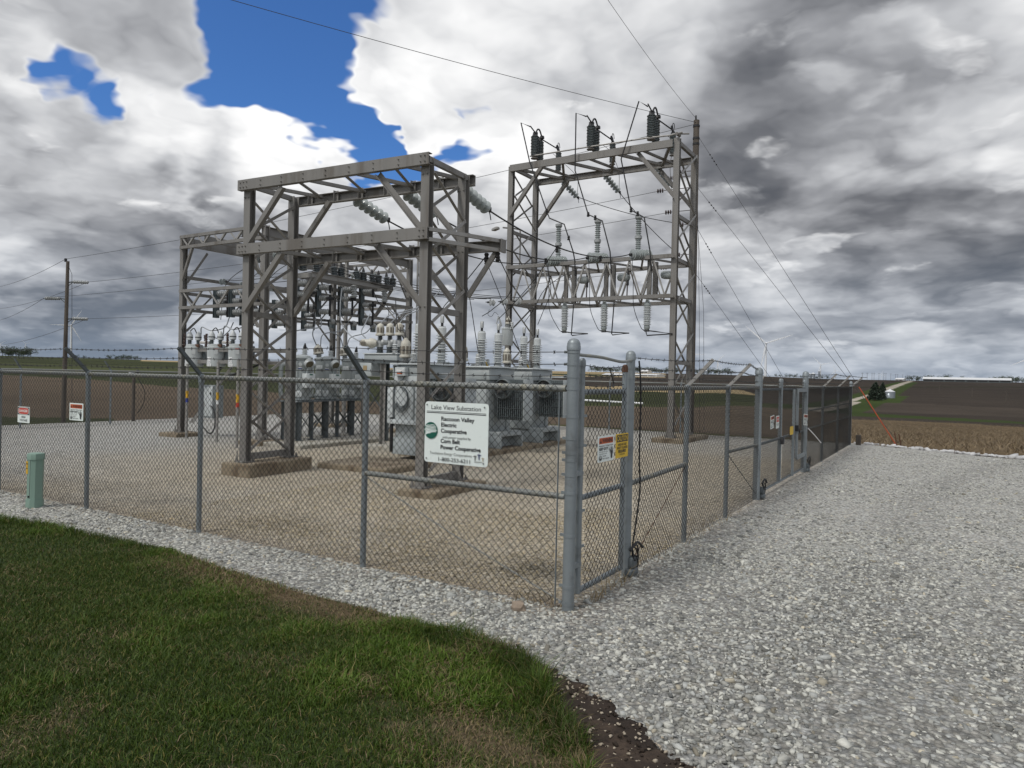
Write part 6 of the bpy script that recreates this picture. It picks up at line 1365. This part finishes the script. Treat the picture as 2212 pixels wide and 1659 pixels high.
for z, sgn in ((6.48, 1), (5.58, -1), (4.52, 1)):
    b_ = MB(); bx, by = -37.75, 14.95; dx, dy = sgn * .854, sgn * .52
    b_.bar((bx, by, z - .02), (bx + dx * .35, by + dy * .35, z + .03), .05, .06); b_.bar((bx, by, z - .25), (bx + dx * .32, by + dy * .32, z), .03); b_.build('bracket', 'stand', pw)
    MB().sheds((bx + dx * .35, by + dy * .35, z + .03), (bx + dx * 1.15, by + dy * 1.15, z + .02), .06, .10, 8, 12).build('line_insulator', 'poly_mid', pw)
MB().tube([(-37.4, 15.15, -1), (-37.42, 15.1, 3), (-37.45, 15.05, 6.9), (-37.65, 14.95, 7.4)], .012, 5).build('ground_wire', 'cable', pw)
MB().box((-37.8, 14.9, 7.66), (.10, .10, .18)).build('top_bracket', 'black', pw)
sp = thing('stub_post', 'short thick post just outside the left fence with small gear on top', 'post', (-22.9, 9.9, -.1)); MB().lathe((-22.9, 9.9, -.2), (0, 0, 1), [(.06, 0), (.055, 1.9)], 12).build('post', 'wood', sp)
g_ = MB(); g_.bbox((-22.95, 9.85, 1.78), (.2, .15, .12), .02); g_.build('meter_box', 'poly_mid', sp); g_ = MB(); g_.bbox((-22.75, 9.95, 1.80), (.1, .1, .18), .02); g_.build('meter', 'black', sp)
MB().tube(curve([(-22.7, 9.95, 1.6), (-22.45, 10.05, 1.1), (-22.55, 10.05, .6), (-22.75, 9.98, .3)]), .012, 5).build('loose_cable', 'cable', sp)

# ---------------------------------------------------------------- wires
WE = [(-69.94, 23.29, 8.58), (-69.94, 23.31, 6.81), (-69.93, 23.32, 5.65), (-69.92, 23.35, 3.63)]
WP = [(-37.8, 14.9, 7.72), (-36.8, 15.55, 6.52), (-38.8, 14.35, 5.62), (-36.8, 15.55, 4.56)]
WB = [(-5.5, 20.45, 11.30), (-6.7, 20.4, 9.01), (-6.3, 20.4, 8.17), (-6.4, 20.4, 6.13)]
for k, nm in enumerate(('topmost', 'second', 'third', 'lowest')):
    wire('power_line', f'{nm} thin line from the left wooden pole across to the pole behind the tall gantry', sag(WP[k], WB[k], .35, 24), .009, 'alu', 'lines between the wooden poles')
    wire('power_line', f'{nm} thin line running off to the left from the left wooden pole', sag(WP[k], WE[k], .5, 14), .010, 'alu', 'lines left of the wooden pole')
wire('power_line', 'long thin wire sweeping from the pole top up to the upper left sky', sag((-5.45, 20.4, 11.35), (-17.8, -2.5, 11.6), .25, 24), .008, 'alu')
wire('power_line', 'thin wire rising steeply from the pole top towards the top of the sky', sag((-5.45, 20.45, 11.5), (-4.1, 4.0, 11.3), .25, 24), .006, 'alu')
for k, ((p, q), e, nm) in enumerate(zip(BS, ((-6.0, 20.42, 9.42), (-5.9, 20.42, 7.66), (-5.95, 20.42, 6.56)), ('left', 'middle', 'right'))):
    e2 = {0: (-5.9, 20.4, 7.70), 1: (-6.0, 20.4, 6.60), 2: (-6.1, 20.4, 9.42)}[k]
    wire('power_line', f'incoming line from the {nm} disc string of the tall gantry to the wooden pole', sag(tuple(q), e2, .12, 14), .013, 'black', 'incoming lines at the tall gantry')
    s3 = ((-10.02, 18.0, 10.2), (-8.0, 18.0, 10.2), (-5.7, 18.0, 10.2))[k]
    wire('jumper_wire', f'thin jumper from the {nm} rear insulator down to its disc string on the tall gantry', curve([s3, V(s3) + Vector((.25, .1, -.25)), V(q) + Vector((-.02, 0, .75)), V(q) + Vector((.02, 0, .06))]), .009, 'black', 'jumpers on the tall gantry')
gw = (((-5.4, 20.5, 10.9), (1.3, 20.24, 0), 'upper guy wire from the wooden pole down to the orange guard'), ((-5.4, 20.5, 9.05), (1.42, 20.36, 0), 'second guy wire from the wooden pole ending at the orange guard'), ((-5.4, 20.55, 7.6), (-2.2, 28.2, tz(-2.2, 28.2)), 'third guy wire slanting down behind the right fence'), ((-5.4, 20.55, 5.9), (-2.35, 28.0, tz(-2.35, 28)), 'lowest guy wire slanting down behind the right fence'))
for a, b_, lab in gw:
    g = thing('guy_wire', lab, 'guy wire', a, 'guy wires of the wooden pole'); MB().tube([a, b_], .007, 5).build('wire', 'alu', g)
    i_ = MB()
    for k in range(4): c_ = V(a).lerp(V(b_), .07 + .012 * k); i_.lathe(c_, V(b_) - V(a), [(.012, 0), (.032, .02), (.012, .05)], 8)
    i_.build('strain_insulator', 'black', g)
o1, o2 = V(gw[0][1]), V(gw[0][0]); tag(MB().tube([o1.lerp(o2, .003), o1.lerp(o2, .17)], .018, 8).build('guy_guard', 'orguard', None, True, tuple(o1)), 'orange guard sleeve on the guy wire at the edge of the white gravel', 'guy guard')
ar = MB(); ar.tube([(1.30, 20.24, -.1), (1.22, 20.24, .45)], .02, 6); ar.tube([(1.42, 20.36, -.1), (1.33, 20.35, .40)], .02, 6); tag(ar.build('anchor_rod', 'rust', None, True, (1.35, 20.3, 0)), 'rusty anchor rods at the foot of the orange guard', 'anchor rod')
for k, (x, lab) in enumerate(((-5.08, 'left of two thin vertical down leads beside the wooden pole'), (-4.92, 'right of two thin vertical down leads beside the wooden pole'))): wire('down_lead', lab, [(-5.36, 20.5, 9.0 - k), (x - .1, 20.5, 4.5), (x, 20.6, 0)], .007, 'alu', 'down leads by the wooden pole')
tag(MB().bar((2.82, 18.95, -.05), (2.84, 18.95, .45), .035, .01).build('marker_post', 'rust', None, False, (2.82, 18.95, 0)), 'short rusty marker stake at the far gravel edge', 'stake')
tag(MB().lathe((.22, 19.95, -.1), (0, 0, 1), [(.08, 0), (.08, .42)], 10).build('stub_post', 'wood', None, True, (.22, 19.95, 0)), 'short wooden stub post behind the far right fence corner', 'post')

def on(s, t): i = t * (len(s) - 1); k = min(int(i), len(s) - 2); return V(s[k]).lerp(V(s[k + 1]), i - k)
HV = [(-7.7, 7.55, 3.48), (-7.7, 8.4, 3.48), (-7.7, 10.1, 3.48), (-7.7, 10.9, 3.48), (-7.7, 12.25, 3.48), (-7.7, 13.03, 3.48)]
drops = [(GA(SP + .62, DP + .14, ZM - .24), (.35, .2, -.9), HV[2], 'from the gantry arm to the left bushing of the second transformer'), (on(CL[2], .36), (-.1, .1, -1.3), HV[3], 'from the right conductor to the right bushing of the second transformer'),
         (on(CL[1], .62), (.1, .3, -1.5), HV[5], 'from the middle conductor to the right bushing of the third transformer'), (on(CL[2], .70), (-.4, -.6, -1.3), HV[4], 'from the right conductor to the left bushing of the third transformer'),
         (on(CL[0], .50), (.1, 0, -1.0), (-7.6, 11.95, 2.55), 'from the left conductor to an arrester on the third transformer'), (on(CL[0], .33), (.1, 0, -.9), (-7.6, 9.8, 2.55), 'from the left conductor to an arrester on the second transformer'), (GA(SP + .40, DP + .14, ZM - .24), (-.5, .4, -.7), HV[1], 'from the gantry arm to the first transformer')]
for a, m_, b_, lab in drops:
    a, b_ = V(a), V(b_); t_ = thing('drop_wire', f'curving black drop wire {lab}', 'drop wire', tuple(a), 'drop wires over the transformers')
    MB().tube(curve([a, a.lerp(b_, .35) + Vector((m_[0], m_[1], -.15)), a.lerp(b_, .75) + Vector((m_[0] * .5, m_[1] * .3, -.1)), b_]), .010, 6).build('wire', 'cable', t_)
    c_ = MB(); c_.lathe(tuple(a + Vector((0, 0, -.12))), (0, 0, 1), [(.03, 0), (.045, .03), (.03, .05), (.045, .08), (.03, .10), (.045, .14), (.03, .16)], 10); c_.build('clamp', 'black', t_)
for i, (x, xl, nm) in enumerate(((-8.95, -8.70, 'left'), (-7.45, -7.25, 'middle'), (-5.95, -5.75, 'right'))): wire('drop_wire', f'hanging loop from the {nm} fat insulator to the insulator under the truss', curve([(x, 15.85, 5.84), (x + .08, 15.8, 5.0), (x + .10, 15.85, 4.2), (xl, 16.2, 3.62), (xl + .06, 16.35, 3.50)]), .010, 'cable', 'loops under the mid truss', 'drop wire')
# bus wires between the low bay and the tall gantry
for k, ((y, x2), nm) in enumerate(zip(((8.54, -11.05), (9.27, -10.53), (10.3, -9.98)), ('left', 'middle', 'right'))):
    b_ = (x2, 16.12, 4.60)
    wire('bus_wire', f'{nm} bus wire across the low bay between its side beams', sag((-15.85, y + .02, 4.62), (-12.3, y + .1, 4.72), .05, 10), .010, 'cable', 'bus wires')
    wire('bus_wire', f'{nm} bus wire from the low bay to the discs on the tall gantry left legs', sag((-12.3, y + .1, 4.72), (x2 - .5, 15.3, 4.60), .14, 16), .011, 'cable', 'bus wires')
    wire('bus_wire', f'{nm} upper wire slanting from the low bay top beam', sag((-13.6 + .2 * k, 8.6 + .3 * k, 5.30), (-9.6 + .5 * k, 13.4, 4.35), .25, 16), .011, 'cable', 'bus wires')
    discpair(f'{nm} of three pale disc pairs at the left legs of the tall gantry', (x2 - .08, 16.02, 4.54), (-.45, -.9, 0), 'disc pairs at the tall gantry left legs', 'poly_mid', .12)
# black drops under the low bay top
for k, (x, nm) in enumerate(((-15.0, 'left'), (-14.0, 'middle'), (-13.2, 'right'))): wire('drop_wire', f'{nm} bowed black wire under the top of the low bay', curve([(x, 8.9, 5.15), (x - .25, 8.5, 4.85), (x - .40, 8.2, 4.5), (x - .45, 8.1, 4.1), (x - .4, 8.0, 3.4)]), .011, 'cable', 'bowed wires in the low bay', 'drop wire')
# grey hoses
HO = [((-15.73, 7.6, 2.95), (-15.55, 7.5, 3.15), (-15.2, 7.55, 3.05), (-14.95, 7.8, 3.15), (-14.88, 7.9, 3.45)), ((-14.80, 7.65, 2.95), (-14.6, 7.55, 3.17), (-14.3, 7.6, 3.07), (-14.05, 7.8, 3.2), (-13.98, 7.9, 3.5)), ((-15.6, 7.9, 2.9), (-15.3, 7.9, 2.85), (-14.9, 7.9, 3.05), (-14.7, 7.9, 3.3)),
      ((-13.88, 7.65, 2.95), (-13.7, 7.6, 3.15), (-13.4, 7.8, 3.2), (-13.2, 7.9, 3.45)),
      ((-12.55, 8.05, 2.70), (-12.60, 8.0, 2.95), (-12.4, 8.5, 3.12), (-12.3, 8.9, 3.2), (-12.4, 9.0, 3.5)), ((-12.45, 8.1, 2.68), (-12.55, 7.95, 3.0), (-12.55, 7.9, 3.25), (-12.55, 7.9, 3.5)), ((-12.75, 9.2, 2.70), (-12.7, 9.0, 3.0), (-12.5, 8.9, 3.3), (-12.45, 8.85, 3.6)), ((-12.68, 9.28, 2.68), (-12.6, 9.3, 3.02), (-12.45, 9.8, 3.15), (-12.4, 10.1, 3.45)),
      ((-12.85, 10.35, 2.70), (-12.8, 10.15, 3.0), (-12.7, 9.7, 3.12), (-12.6, 9.5, 3.3)), ((-12.78, 10.42, 2.68), (-12.7, 10.5, 3.0), (-12.4, 10.8, 3.15), (-12.3, 11.0, 3.4)),
      ((-10.85, 8.97, 2.78), (-11.2, 8.95, 2.95), (-11.6, 9.0, 3.3), (-11.75, 9.1, 3.8), (-11.9, 9.3, 4.3)), ((-10.70, 9.0, 2.88), (-10.95, 9.1, 3.05), (-11.1, 9.4, 3.3), (-11.2, 9.7, 3.6)),
      ((-10.36, 9.2, 3.27), (-10.2, 9.35, 3.5), (-9.9, 9.6, 3.62), (-9.6, 9.9, 3.8), (-9.4, 10.2, 4.3)), ((-10.02, 9.2, 3.27), (-9.85, 9.4, 3.52), (-9.55, 9.7, 3.7), (-9.3, 10.0, 4.2)), ((-9.70, 9.2, 3.27), (-9.62, 9.4, 3.5), (-9.3, 9.8, 3.75), (-9.1, 10.1, 4.2)),
      ((-7.86, 7.27, 2.78), (-8.1, 7.5, 2.95), (-8.5, 7.9, 2.98), (-9.0, 8.3, 3.1), (-9.6, 8.9, 3.9)), ((-8.08, 9.82, 2.8), (-8.2, 9.9, 2.92), (-8.5, 10.3, 3.1), (-8.9, 11, 3.4))]
for k, pts in enumerate(HO):
    lab = ('from the leftmost hanging tank', 'from the middle hanging tank', 'lying behind the hanging tanks', 'from the right hanging tank', 'from the left regulator, bowing right', 'from the left regulator, rising straight', 'from the middle regulator, bowing left', 'from the middle regulator, bowing right', 'from the right regulator, bowing left', 'from the right regulator, bowing right', 'from the side bushing of the circuit breaker to the arm', 'from the side bushing of the circuit breaker, short one', 'from the left capped bushing of the circuit breaker', 'from the middle capped bushing of the circuit breaker', 'from the right capped bushing of the circuit breaker', 'from the capped bushing of the first transformer', 'from the capped bushing of the second transformer')[k]
    wire('jumper_hose', f'grey jumper hose {lab}', curve(pts), .016 if k < 15 else .012, 'hose' if k < 15 else 'cable', 'jumper hoses', 'jumper hose')
for k, (a, b_) in enumerate((((-12.38, 8.4, 4.4), (-12.2, 8.5, 3.5)), ((-12.3, 9.3, 4.4), (-12.15, 9.4, 3.6)), ((-12.25, 10.1, 4.4), (-12.15, 10.2, 3.6)), ((-12.2, 10.9, 4.45), (-11.9, 11.2, 3.5)), ((-12.1, 11.3, 4.1), (-11.3, 11.5, 3.3)))): wire('drop_wire', f'{("first", "second", "third", "fourth", "fifth")[k]} short black drop from the left below the projecting arm', curve([a, lerp(a, b_, .4), V(b_) + Vector((.05, 0, .35)), b_]), .012, 'cable', 'short drops below the arm', 'drop wire')
wire('lightning_mast', 'slim pipe mast at the back right corner of the low bay', [(-12.62, 13.5, 0), (-12.62, 13.5, 4), (-12.62, 13.5, 6.6)], .035, 'steel_lt', None, 'mast', 10)
for k in (0, 1): wire('drop_wire', ('left', 'right')[k] + ' long black lead falling beside the low bay mast', curve([(-12.5 + .25 * k, 13.4, 5.3), (-12.2 + .2 * k, 13.3, 4.2), (-12.25 + .45 * k, 13.2, 3.2), (-12.5 + .7 * k, 13.0, 2.3)]), .012, 'cable', 'leads beside the mast', 'drop wire')
tag(MB().tube([(-37.7, 76.0, tz(-37.7, 76) + .5), (-28.4, 75.7, tz(-28.4, 75.7) + .35)], .13, 10).build('irrigation_pipe', 'white', None, True, (-33, 76, -.8)), 'long white pipe lying low across the field, seen through the walk gate', 'pipe')

# ---------------------------------------------------------------- far things: turbines, trees, farm buildings
def turbine(label, x, y, zb, zh, R, ang):
    t_ = thing('wind_turbine', label, 'wind turbine', (x, y, zb), 'wind turbines on the horizon'); k = R / 45.0
    f = (V(x, y, 0) - V(CAM.x, CAM.y, 0)).normalized(); s = Vector((f.y, -f.x, 0)); h = V(x, y, zh)
    MB().lathe((x, y, zb - 2), (0, 0, 1), [(2.1 * k + .3, 0), (1.2 * k + .2, zh - zb + 1)], 12).build('tower', 'turb', t_)
    MB().bbox(tuple(h + f * 1.5 * k), (3.2 * k, 7 * k, 3.2 * k), .6 * k, atan2(f.y, f.x) - pi / 2).build('nacelle', 'turb', t_)
    c = h - f * 3.4 * k; MB().lathe(tuple(c + f * 1.2 * k), -f, [(1.6 * k, 0), (1.5 * k, 1.2 * k), (.5 * k, 2.6 * k)], 12).build('hub', 'turb', t_)
    for q in range(3):
        a = radians(ang + 120 * q); d = s * cos(a) + Vector((0, 0, 1)) * sin(a); w_ = (s * -sin(a) + Vector((0, 0, 1)) * cos(a)); b_ = MB()
        P = []
        for t, cw, tk in ((0, .9, .9), (.08, 1.0, .8), (.2, 2.0, .5), (.5, 1.3, .3), (.85, .7, .15), (1, .2, .06)):
            o = c + d * (t * R); P += [o - w_ * cw * k * .6, o + f * tk * k * .5, o + w_ * cw * k * .9, o - f * tk * k * .5]
        F = [(i * 4 + j, i * 4 + (j + 1) % 4, i * 4 + 4 + (j + 1) % 4, i * 4 + 4 + j) for i in range(5) for j in range(4)]
        b_.poly(P, F + [(3, 2, 1, 0), (20, 21, 22, 23)]); b_.build('blade', 'turb', t_)
TURB = [(-307, 1462, 13.9, 80.4, 52.3, 19), (-768, 2790, 21.2, 83.0, 42.6, 45), (-1303, 4821, 26.2, 113.5, 28.9, 25), (-349, 2470, 16.5, 64.9, 34.8, 132), (-443, 3567, 18.6, 66.6, 33.6, 110), (-448, 1425, 15.2, 56.8, 30.5, 1), (-1514, 764, 17.6, 87.6, 36.7, 60), (-3277, 1479, 22.9, 98.5, 21.5, 134), (-3127, 1323, 21.8, 89.5, 23.4, 32), (-325, 4583, 20.1, 67.6, 25.5, -44), (132, 1690, 13.8, 60.1, 31.3, -153), (-884, 5118, 22.7, 77.4, 17.5, -36), (303, 4785, 21.2, 59.3, 17.9, -28)]
TL = ['large white wind turbine on the right, tallest on the horizon, above the double gate', 'mid-sized wind turbine just right of the tall gantry right legs', 'tiny wind turbine behind the mid-sized one right of the tall gantry', 'wind turbine right of the large one, with its blade leaning left', 'faint wind turbine just right of the leaning one', 'white turbine tower partly hidden by the tall gantry right legs', 'white wind turbine behind the left wooden pole', 'small white wind turbine at far left over the tree line', 'small white wind turbine cut by the left picture edge', 'tiny wind turbine over the gravel road on the right', 'turbine blade entering at the right picture edge', 'tiny wind turbine low on the horizon above the double gate centre', 'tiny white turbine beyond the long barn at far right']
for a, l in zip(TURB, TL): turbine(l, *a)

def crown_mesh(name, n, seed, shape='round', leaf=.5, m='leafA'):
    g = np.random.default_rng(seed); lob = [(g.normal(0, .24, 3) * np.array((1, 1, .8)) + np.array((0, 0, .62)), .20 + .16 * g.random()) for _ in range(11)]
    P = []
    while len(P) < n:
        if shape == 'round':
            c, r = lob[g.integers(len(lob))]; v = g.normal(0, 1, 3); v /= np.linalg.norm(v); p = c + v * r * (.55 + .5 * g.random()) * np.array((1, 1, .85))
            if p[2] < .16: continue
        else:
            h = g.random() ** 1.3; a = g.random() * 2 * pi; r = (.02 + .30 * (1 - h) ** .8) * (.55 + .5 * g.random()); p = np.array((r * cos(a), r * sin(a), .06 + .94 * h))
        P.append(p)
    P = np.array(P); n = len(P); d1 = g.normal(0, 1, (n, 3)); d1 /= np.linalg.norm(d1, axis=1)[:, None]; d2 = np.cross(d1, g.normal(0, 1, (n, 3))); d2 /= np.linalg.norm(d2, axis=1)[:, None]
    s = leaf * (.5 + .8 * g.random((n, 1))); Q = np.stack([P - d1 * s, P - d2 * s * .6, P + d1 * s, P + d2 * s * .6], 1).reshape(-1, 3)
    return np_mesh(name, Q, np.arange(n * 4).reshape(n, 4), M[m])
def tree_proto(label, seed, shape='round', m='leafA', n=420, leaf=.055, group=None, sc=(10, 10, 10), loc=(0, 0, 0)):
    t_ = thing('cedar_tree' if shape != 'round' else 'tree', label, 'tree', (0, 0, 0), group)
    c = crown_mesh('crown', n, seed, shape, leaf, m); c.parent = t_
    b_ = MB(); b_.lathe((0, 0, -.05), (0, 0, 1), [(.035, 0), (.022, .3), (.012, .6)], 7)
    for k in range(4): b_.tube([(0, 0, .22 + .07 * k), (.16 * cos(k * 1.9), .16 * sin(k * 1.9), .45 + .07 * k)], [.012, .004], 5)
    b_.build('trunk', 'trunk', t_); t_.location = loc; t_.scale = sc; return t_
def azr(px_, r): a = atan((px_ - 1106) / 1545.0) - YAW; return CAM.x + sin(a) * r, CAM.y + cos(a) * r
rng = random.Random(5)
protos = []
def grove(label, group, x0, x1, n, r, h, dr=60):
    for k in range(n):
        px_ = x0 + (x1 - x0) * (k + rng.random() * .8) / n; rr_ = r + rng.uniform(-dr, dr) * .5; x, y = azr(px_, rr_); hh = h * rng.uniform(.6, 1.15); sc = (hh * rng.uniform(.9, 1.5), hh * rng.uniform(.9, 1.4), hh)
        if len(protos) < 4: t_ = tree_proto(label, 100 + len(protos), loc=(x, y, tz(x, y) - .2), sc=sc, group=group); protos.append(t_)
        else:
            t_ = dup(protos[rng.randrange(4)], (x, y, tz(x, y) - .2), label, rng.random() * 6, sc); t_['group'] = group
grove('small dark tree in the low grove at the far left horizon', 'trees at the far left', 2, 68, 12, 780, 7.5)
grove('low dark tree in the row on the horizon left of the low steel bay', 'trees left of the bay', 232, 300, 11, 790, 4.2)
grove('small horizon tree just right of the left wooden pole', 'trees by the left pole', 128, 185, 4, 800, 3.0)
grove('tree on the horizon in the gap between the front gantry columns', 'trees in the gantry gap', 938, 966, 4, 900, 10)
grove('tree in the long dark row on the horizon behind the walk gate', 'trees behind the walk gate', 1276, 1345, 12, 1130, 8.5); grove('tree in the long dark row on the horizon left of the tall gantry right legs', 'trees left of the right legs', 1346, 1466, 22, 1130, 8.0)
grove('farmyard tree in the dark grove right of the tall gantry right legs', 'farm grove trees', 1488, 1582, 16, 1120, 9.0)
grove('scattered small tree on the horizon right of the large turbine', 'trees right of the large turbine', 1676, 1790, 14, 1150, 5.0)
grove('small tree at the left end of the long barn on the far hill', 'trees by the long barn', 1958, 2016, 7, 930, 6.0); grove('tree at the far right horizon beyond the long barn', 'trees beyond the barn', 2146, 2215, 9, 930, 6.5); grove('small tree showing over the long barn roof', 'trees over the barn', 2030, 2080, 4, 980, 7)
cd0 = tree_proto('tallest dark cedar beside the gravel road, nearest the grain bin', 300, 'cone', 'leafB', 900, .05, 'cedars beside the road', (7.5, 7.5, 6.2), (-18.2, 262, tz(-18.2, 262) - .1))
for (x, y, h, lab) in ((-19.4, 270, 5.6, 'left cedar of the dark roadside group'), (-17.4, 275, 5.0, 'low cedar between the roadside cedars and the grain bin'), (-20.0, 318, 5.6, 'cedar standing behind the others farther up the road')): t_ = dup(cd0, (x, y, tz(x, y) - .1), lab, rng.random() * 6, (h * 1.2, h * 1.2, h))
def bin_(label, x, y, r, h, group=None):
    z = tz(x, y); t_ = thing('grain_bin', label, 'grain bin', (x, y, z), group)
    pr = [(r, -.3)]
    for k in range(9): pr += [(r, h * k / 9), (r * 1.012, h * (k + .5) / 9)]
    MB().lathe((x, y, z), (0, 0, 1), pr + [(r, h)], 22).build('wall', 'bin', t_); MB().lathe((x, y, z + h), (0, 0, 1), [(r * 1.04, -.05), (r * 1.04, 0), (r * .18, r * .45), (r * .16, r * .55), (.05, r * .6)], 22).build('roof', 'barnr', t_)
    MB().bbox((x - .2, y - r - .0, z + .9), (.8, .2, 1.6), .02).build('door', 'bin', t_); return t_
bin_('round corrugated steel grain bin beside the road cedars', -16.0, 296, 1.75, 2.4)
def shed(name, label, x, y, L, w, h, rot, cat='barn', roof=.25, m='barnw'):
    z = tz(x, y); t_ = thing(name, label, cat, (x, y, z)); b_ = MB(); b_.box((x, y, z + h / 2 - .5), (L, w, h + 1), rot); b_.build('wall', m, t_)
    cr, sr = cos(rot), sin(rot); T_ = lambda a, b, c: (x + a * cr - b * sr, y + a * sr + b * cr, z + c); o = .5; P = [T_(-L / 2 - o, -w / 2 - o, h - .1), T_(L / 2 + o, -w / 2 - o, h - .1), T_(L / 2 + o, 0, h + w * roof), T_(-L / 2 - o, 0, h + w * roof), T_(-L / 2 - o, w / 2 + o, h - .1), T_(L / 2 + o, w / 2 + o, h - .1)]
    MB().poly(P, [(0, 1, 2, 3), (3, 2, 5, 4), (0, 3, 4), (1, 5, 2), (0, 4, 5, 1)]).build('roof', 'barnr', t_, False)
    n_ = max(2, int(L / 9))
    for k in range(n_):
        a = -L / 2 + L * (k + .5) / n_; c_ = T_(a, -w / 2 - .06, h * .45); MB().box(c_, (L / n_ * .9, .1, h * .55), rot).build('side_opening', 'dark', t_, False)
    return t_
p0, p1 = azr(1994, 900), azr(2183, 900); mid = ((p0[0] + p1[0]) / 2, (p0[1] + p1[1]) / 2); L_ = hypot(p1[0] - p0[0], p1[1] - p0[1])
shed('livestock_barn', 'very long low white-roofed barn on the far hill at right', mid[0], mid[1], L_, 14, 2.6, atan2(p1[1] - p0[1], p1[0] - p0[0]), roof=.16, m='fin')
x, y = azr(1945, 915); shed('farm_shed', 'small white shed at the top of the gravel road', x, y, 9, 6, 1.6, -.5)
x, y = azr(1395, 1100); shed('farm_house', 'pale farmhouse in the tree row left of the tall gantry right legs', x, y, 14, 9, 2.8, -.4, 'house')
x, y = azr(1365, 640); shed('livestock_barn', 'long low grey barn in the fields behind the walk gate', x, y, 70, 10, 1.2, -.45, roof=.12)
for px_, r_, h_, lab in ((1516, 1090, 5, 'left pale grain bin in the farm grove'), (1524, 1090, 5.5, 'right pale grain bin in the farm grove'), (1738, 1130, 6, 'left pale grain bin of the farm on the horizon right of the turbine'), (1748, 1130, 6, 'middle pale grain bin of the farm on the horizon right of the turbine'), (1756, 1130, 7, 'right pale grain bin of the farm on the horizon right of the turbine'), (1769, 1130, 11, 'narrow pale silo of the farm on the horizon right of the turbine')):
    x, y = azr(px_, r_); bin_(lab, x, y, 1.6 if h_ > 10 else 3, h_, 'bins on the horizon')
up0 = None
for k in range(13):
    px_ = 1862 + k * 8.5 + (k % 3) * 2; r_ = 640 + 45 * k; x, y = azr(px_, r_); z = tz(x, y); lab = 'thin roadside utility pole on the hill beyond the right fence corner'
    if up0 is None:
        up0 = thing('road_pole', lab, 'utility pole', (0, 0, 0), 'poles along the hill road'); MB().lathe((0, 0, -1), (0, 0, 1), [(.17, 0), (.12, 9.5)], 6).build('pole', 'wood', up0); MB().bar((-1.1, 0, 7.9), (1.1, 0, 7.9), .14).build('crossarm', 'wood', up0); up0.location = (x, y, z)
    else: dup(up0, (x, y, z), lab)
for px_, r_ in ((2029, 420), (2100, 330), (2174, 300)):
    x, y = azr(px_, r_); t_ = dup(up0, (x, y, tz(x, y)), {2029: 'lone pale pole in the field below the long barn', 2100: 'pole in the dark field at right, middle of three', 2174: 'pole in the dark field near the right picture edge'}[px_], None, .45); t_['group'] = 'poles in the dark field'
# dry weeds at the gate foot
P = np.concatenate([np.column_stack([.02 + .10 * RNG.random(60), .25 + .95 * RNG.random(60), np.zeros(60)]), np.column_stack([-.5 * RNG.random(40), -.06 + .1 * RNG.random(40), np.zeros(40)]), np.column_stack([.03 + .08 * RNG.random(60), 1.3 + 5 * RNG.random(60), np.zeros(60)])])
n = len(P); wd = blades(P, .08 + .16 * RNG.random(n), np.full(n, .006), .5 + .7 * RNG.random(n), np.array((.27, .21, .12)) * (.5 + .7 * RNG.random((n, 1))), 'dry_weeds', gr_m); tag(wd, kind='stuff')
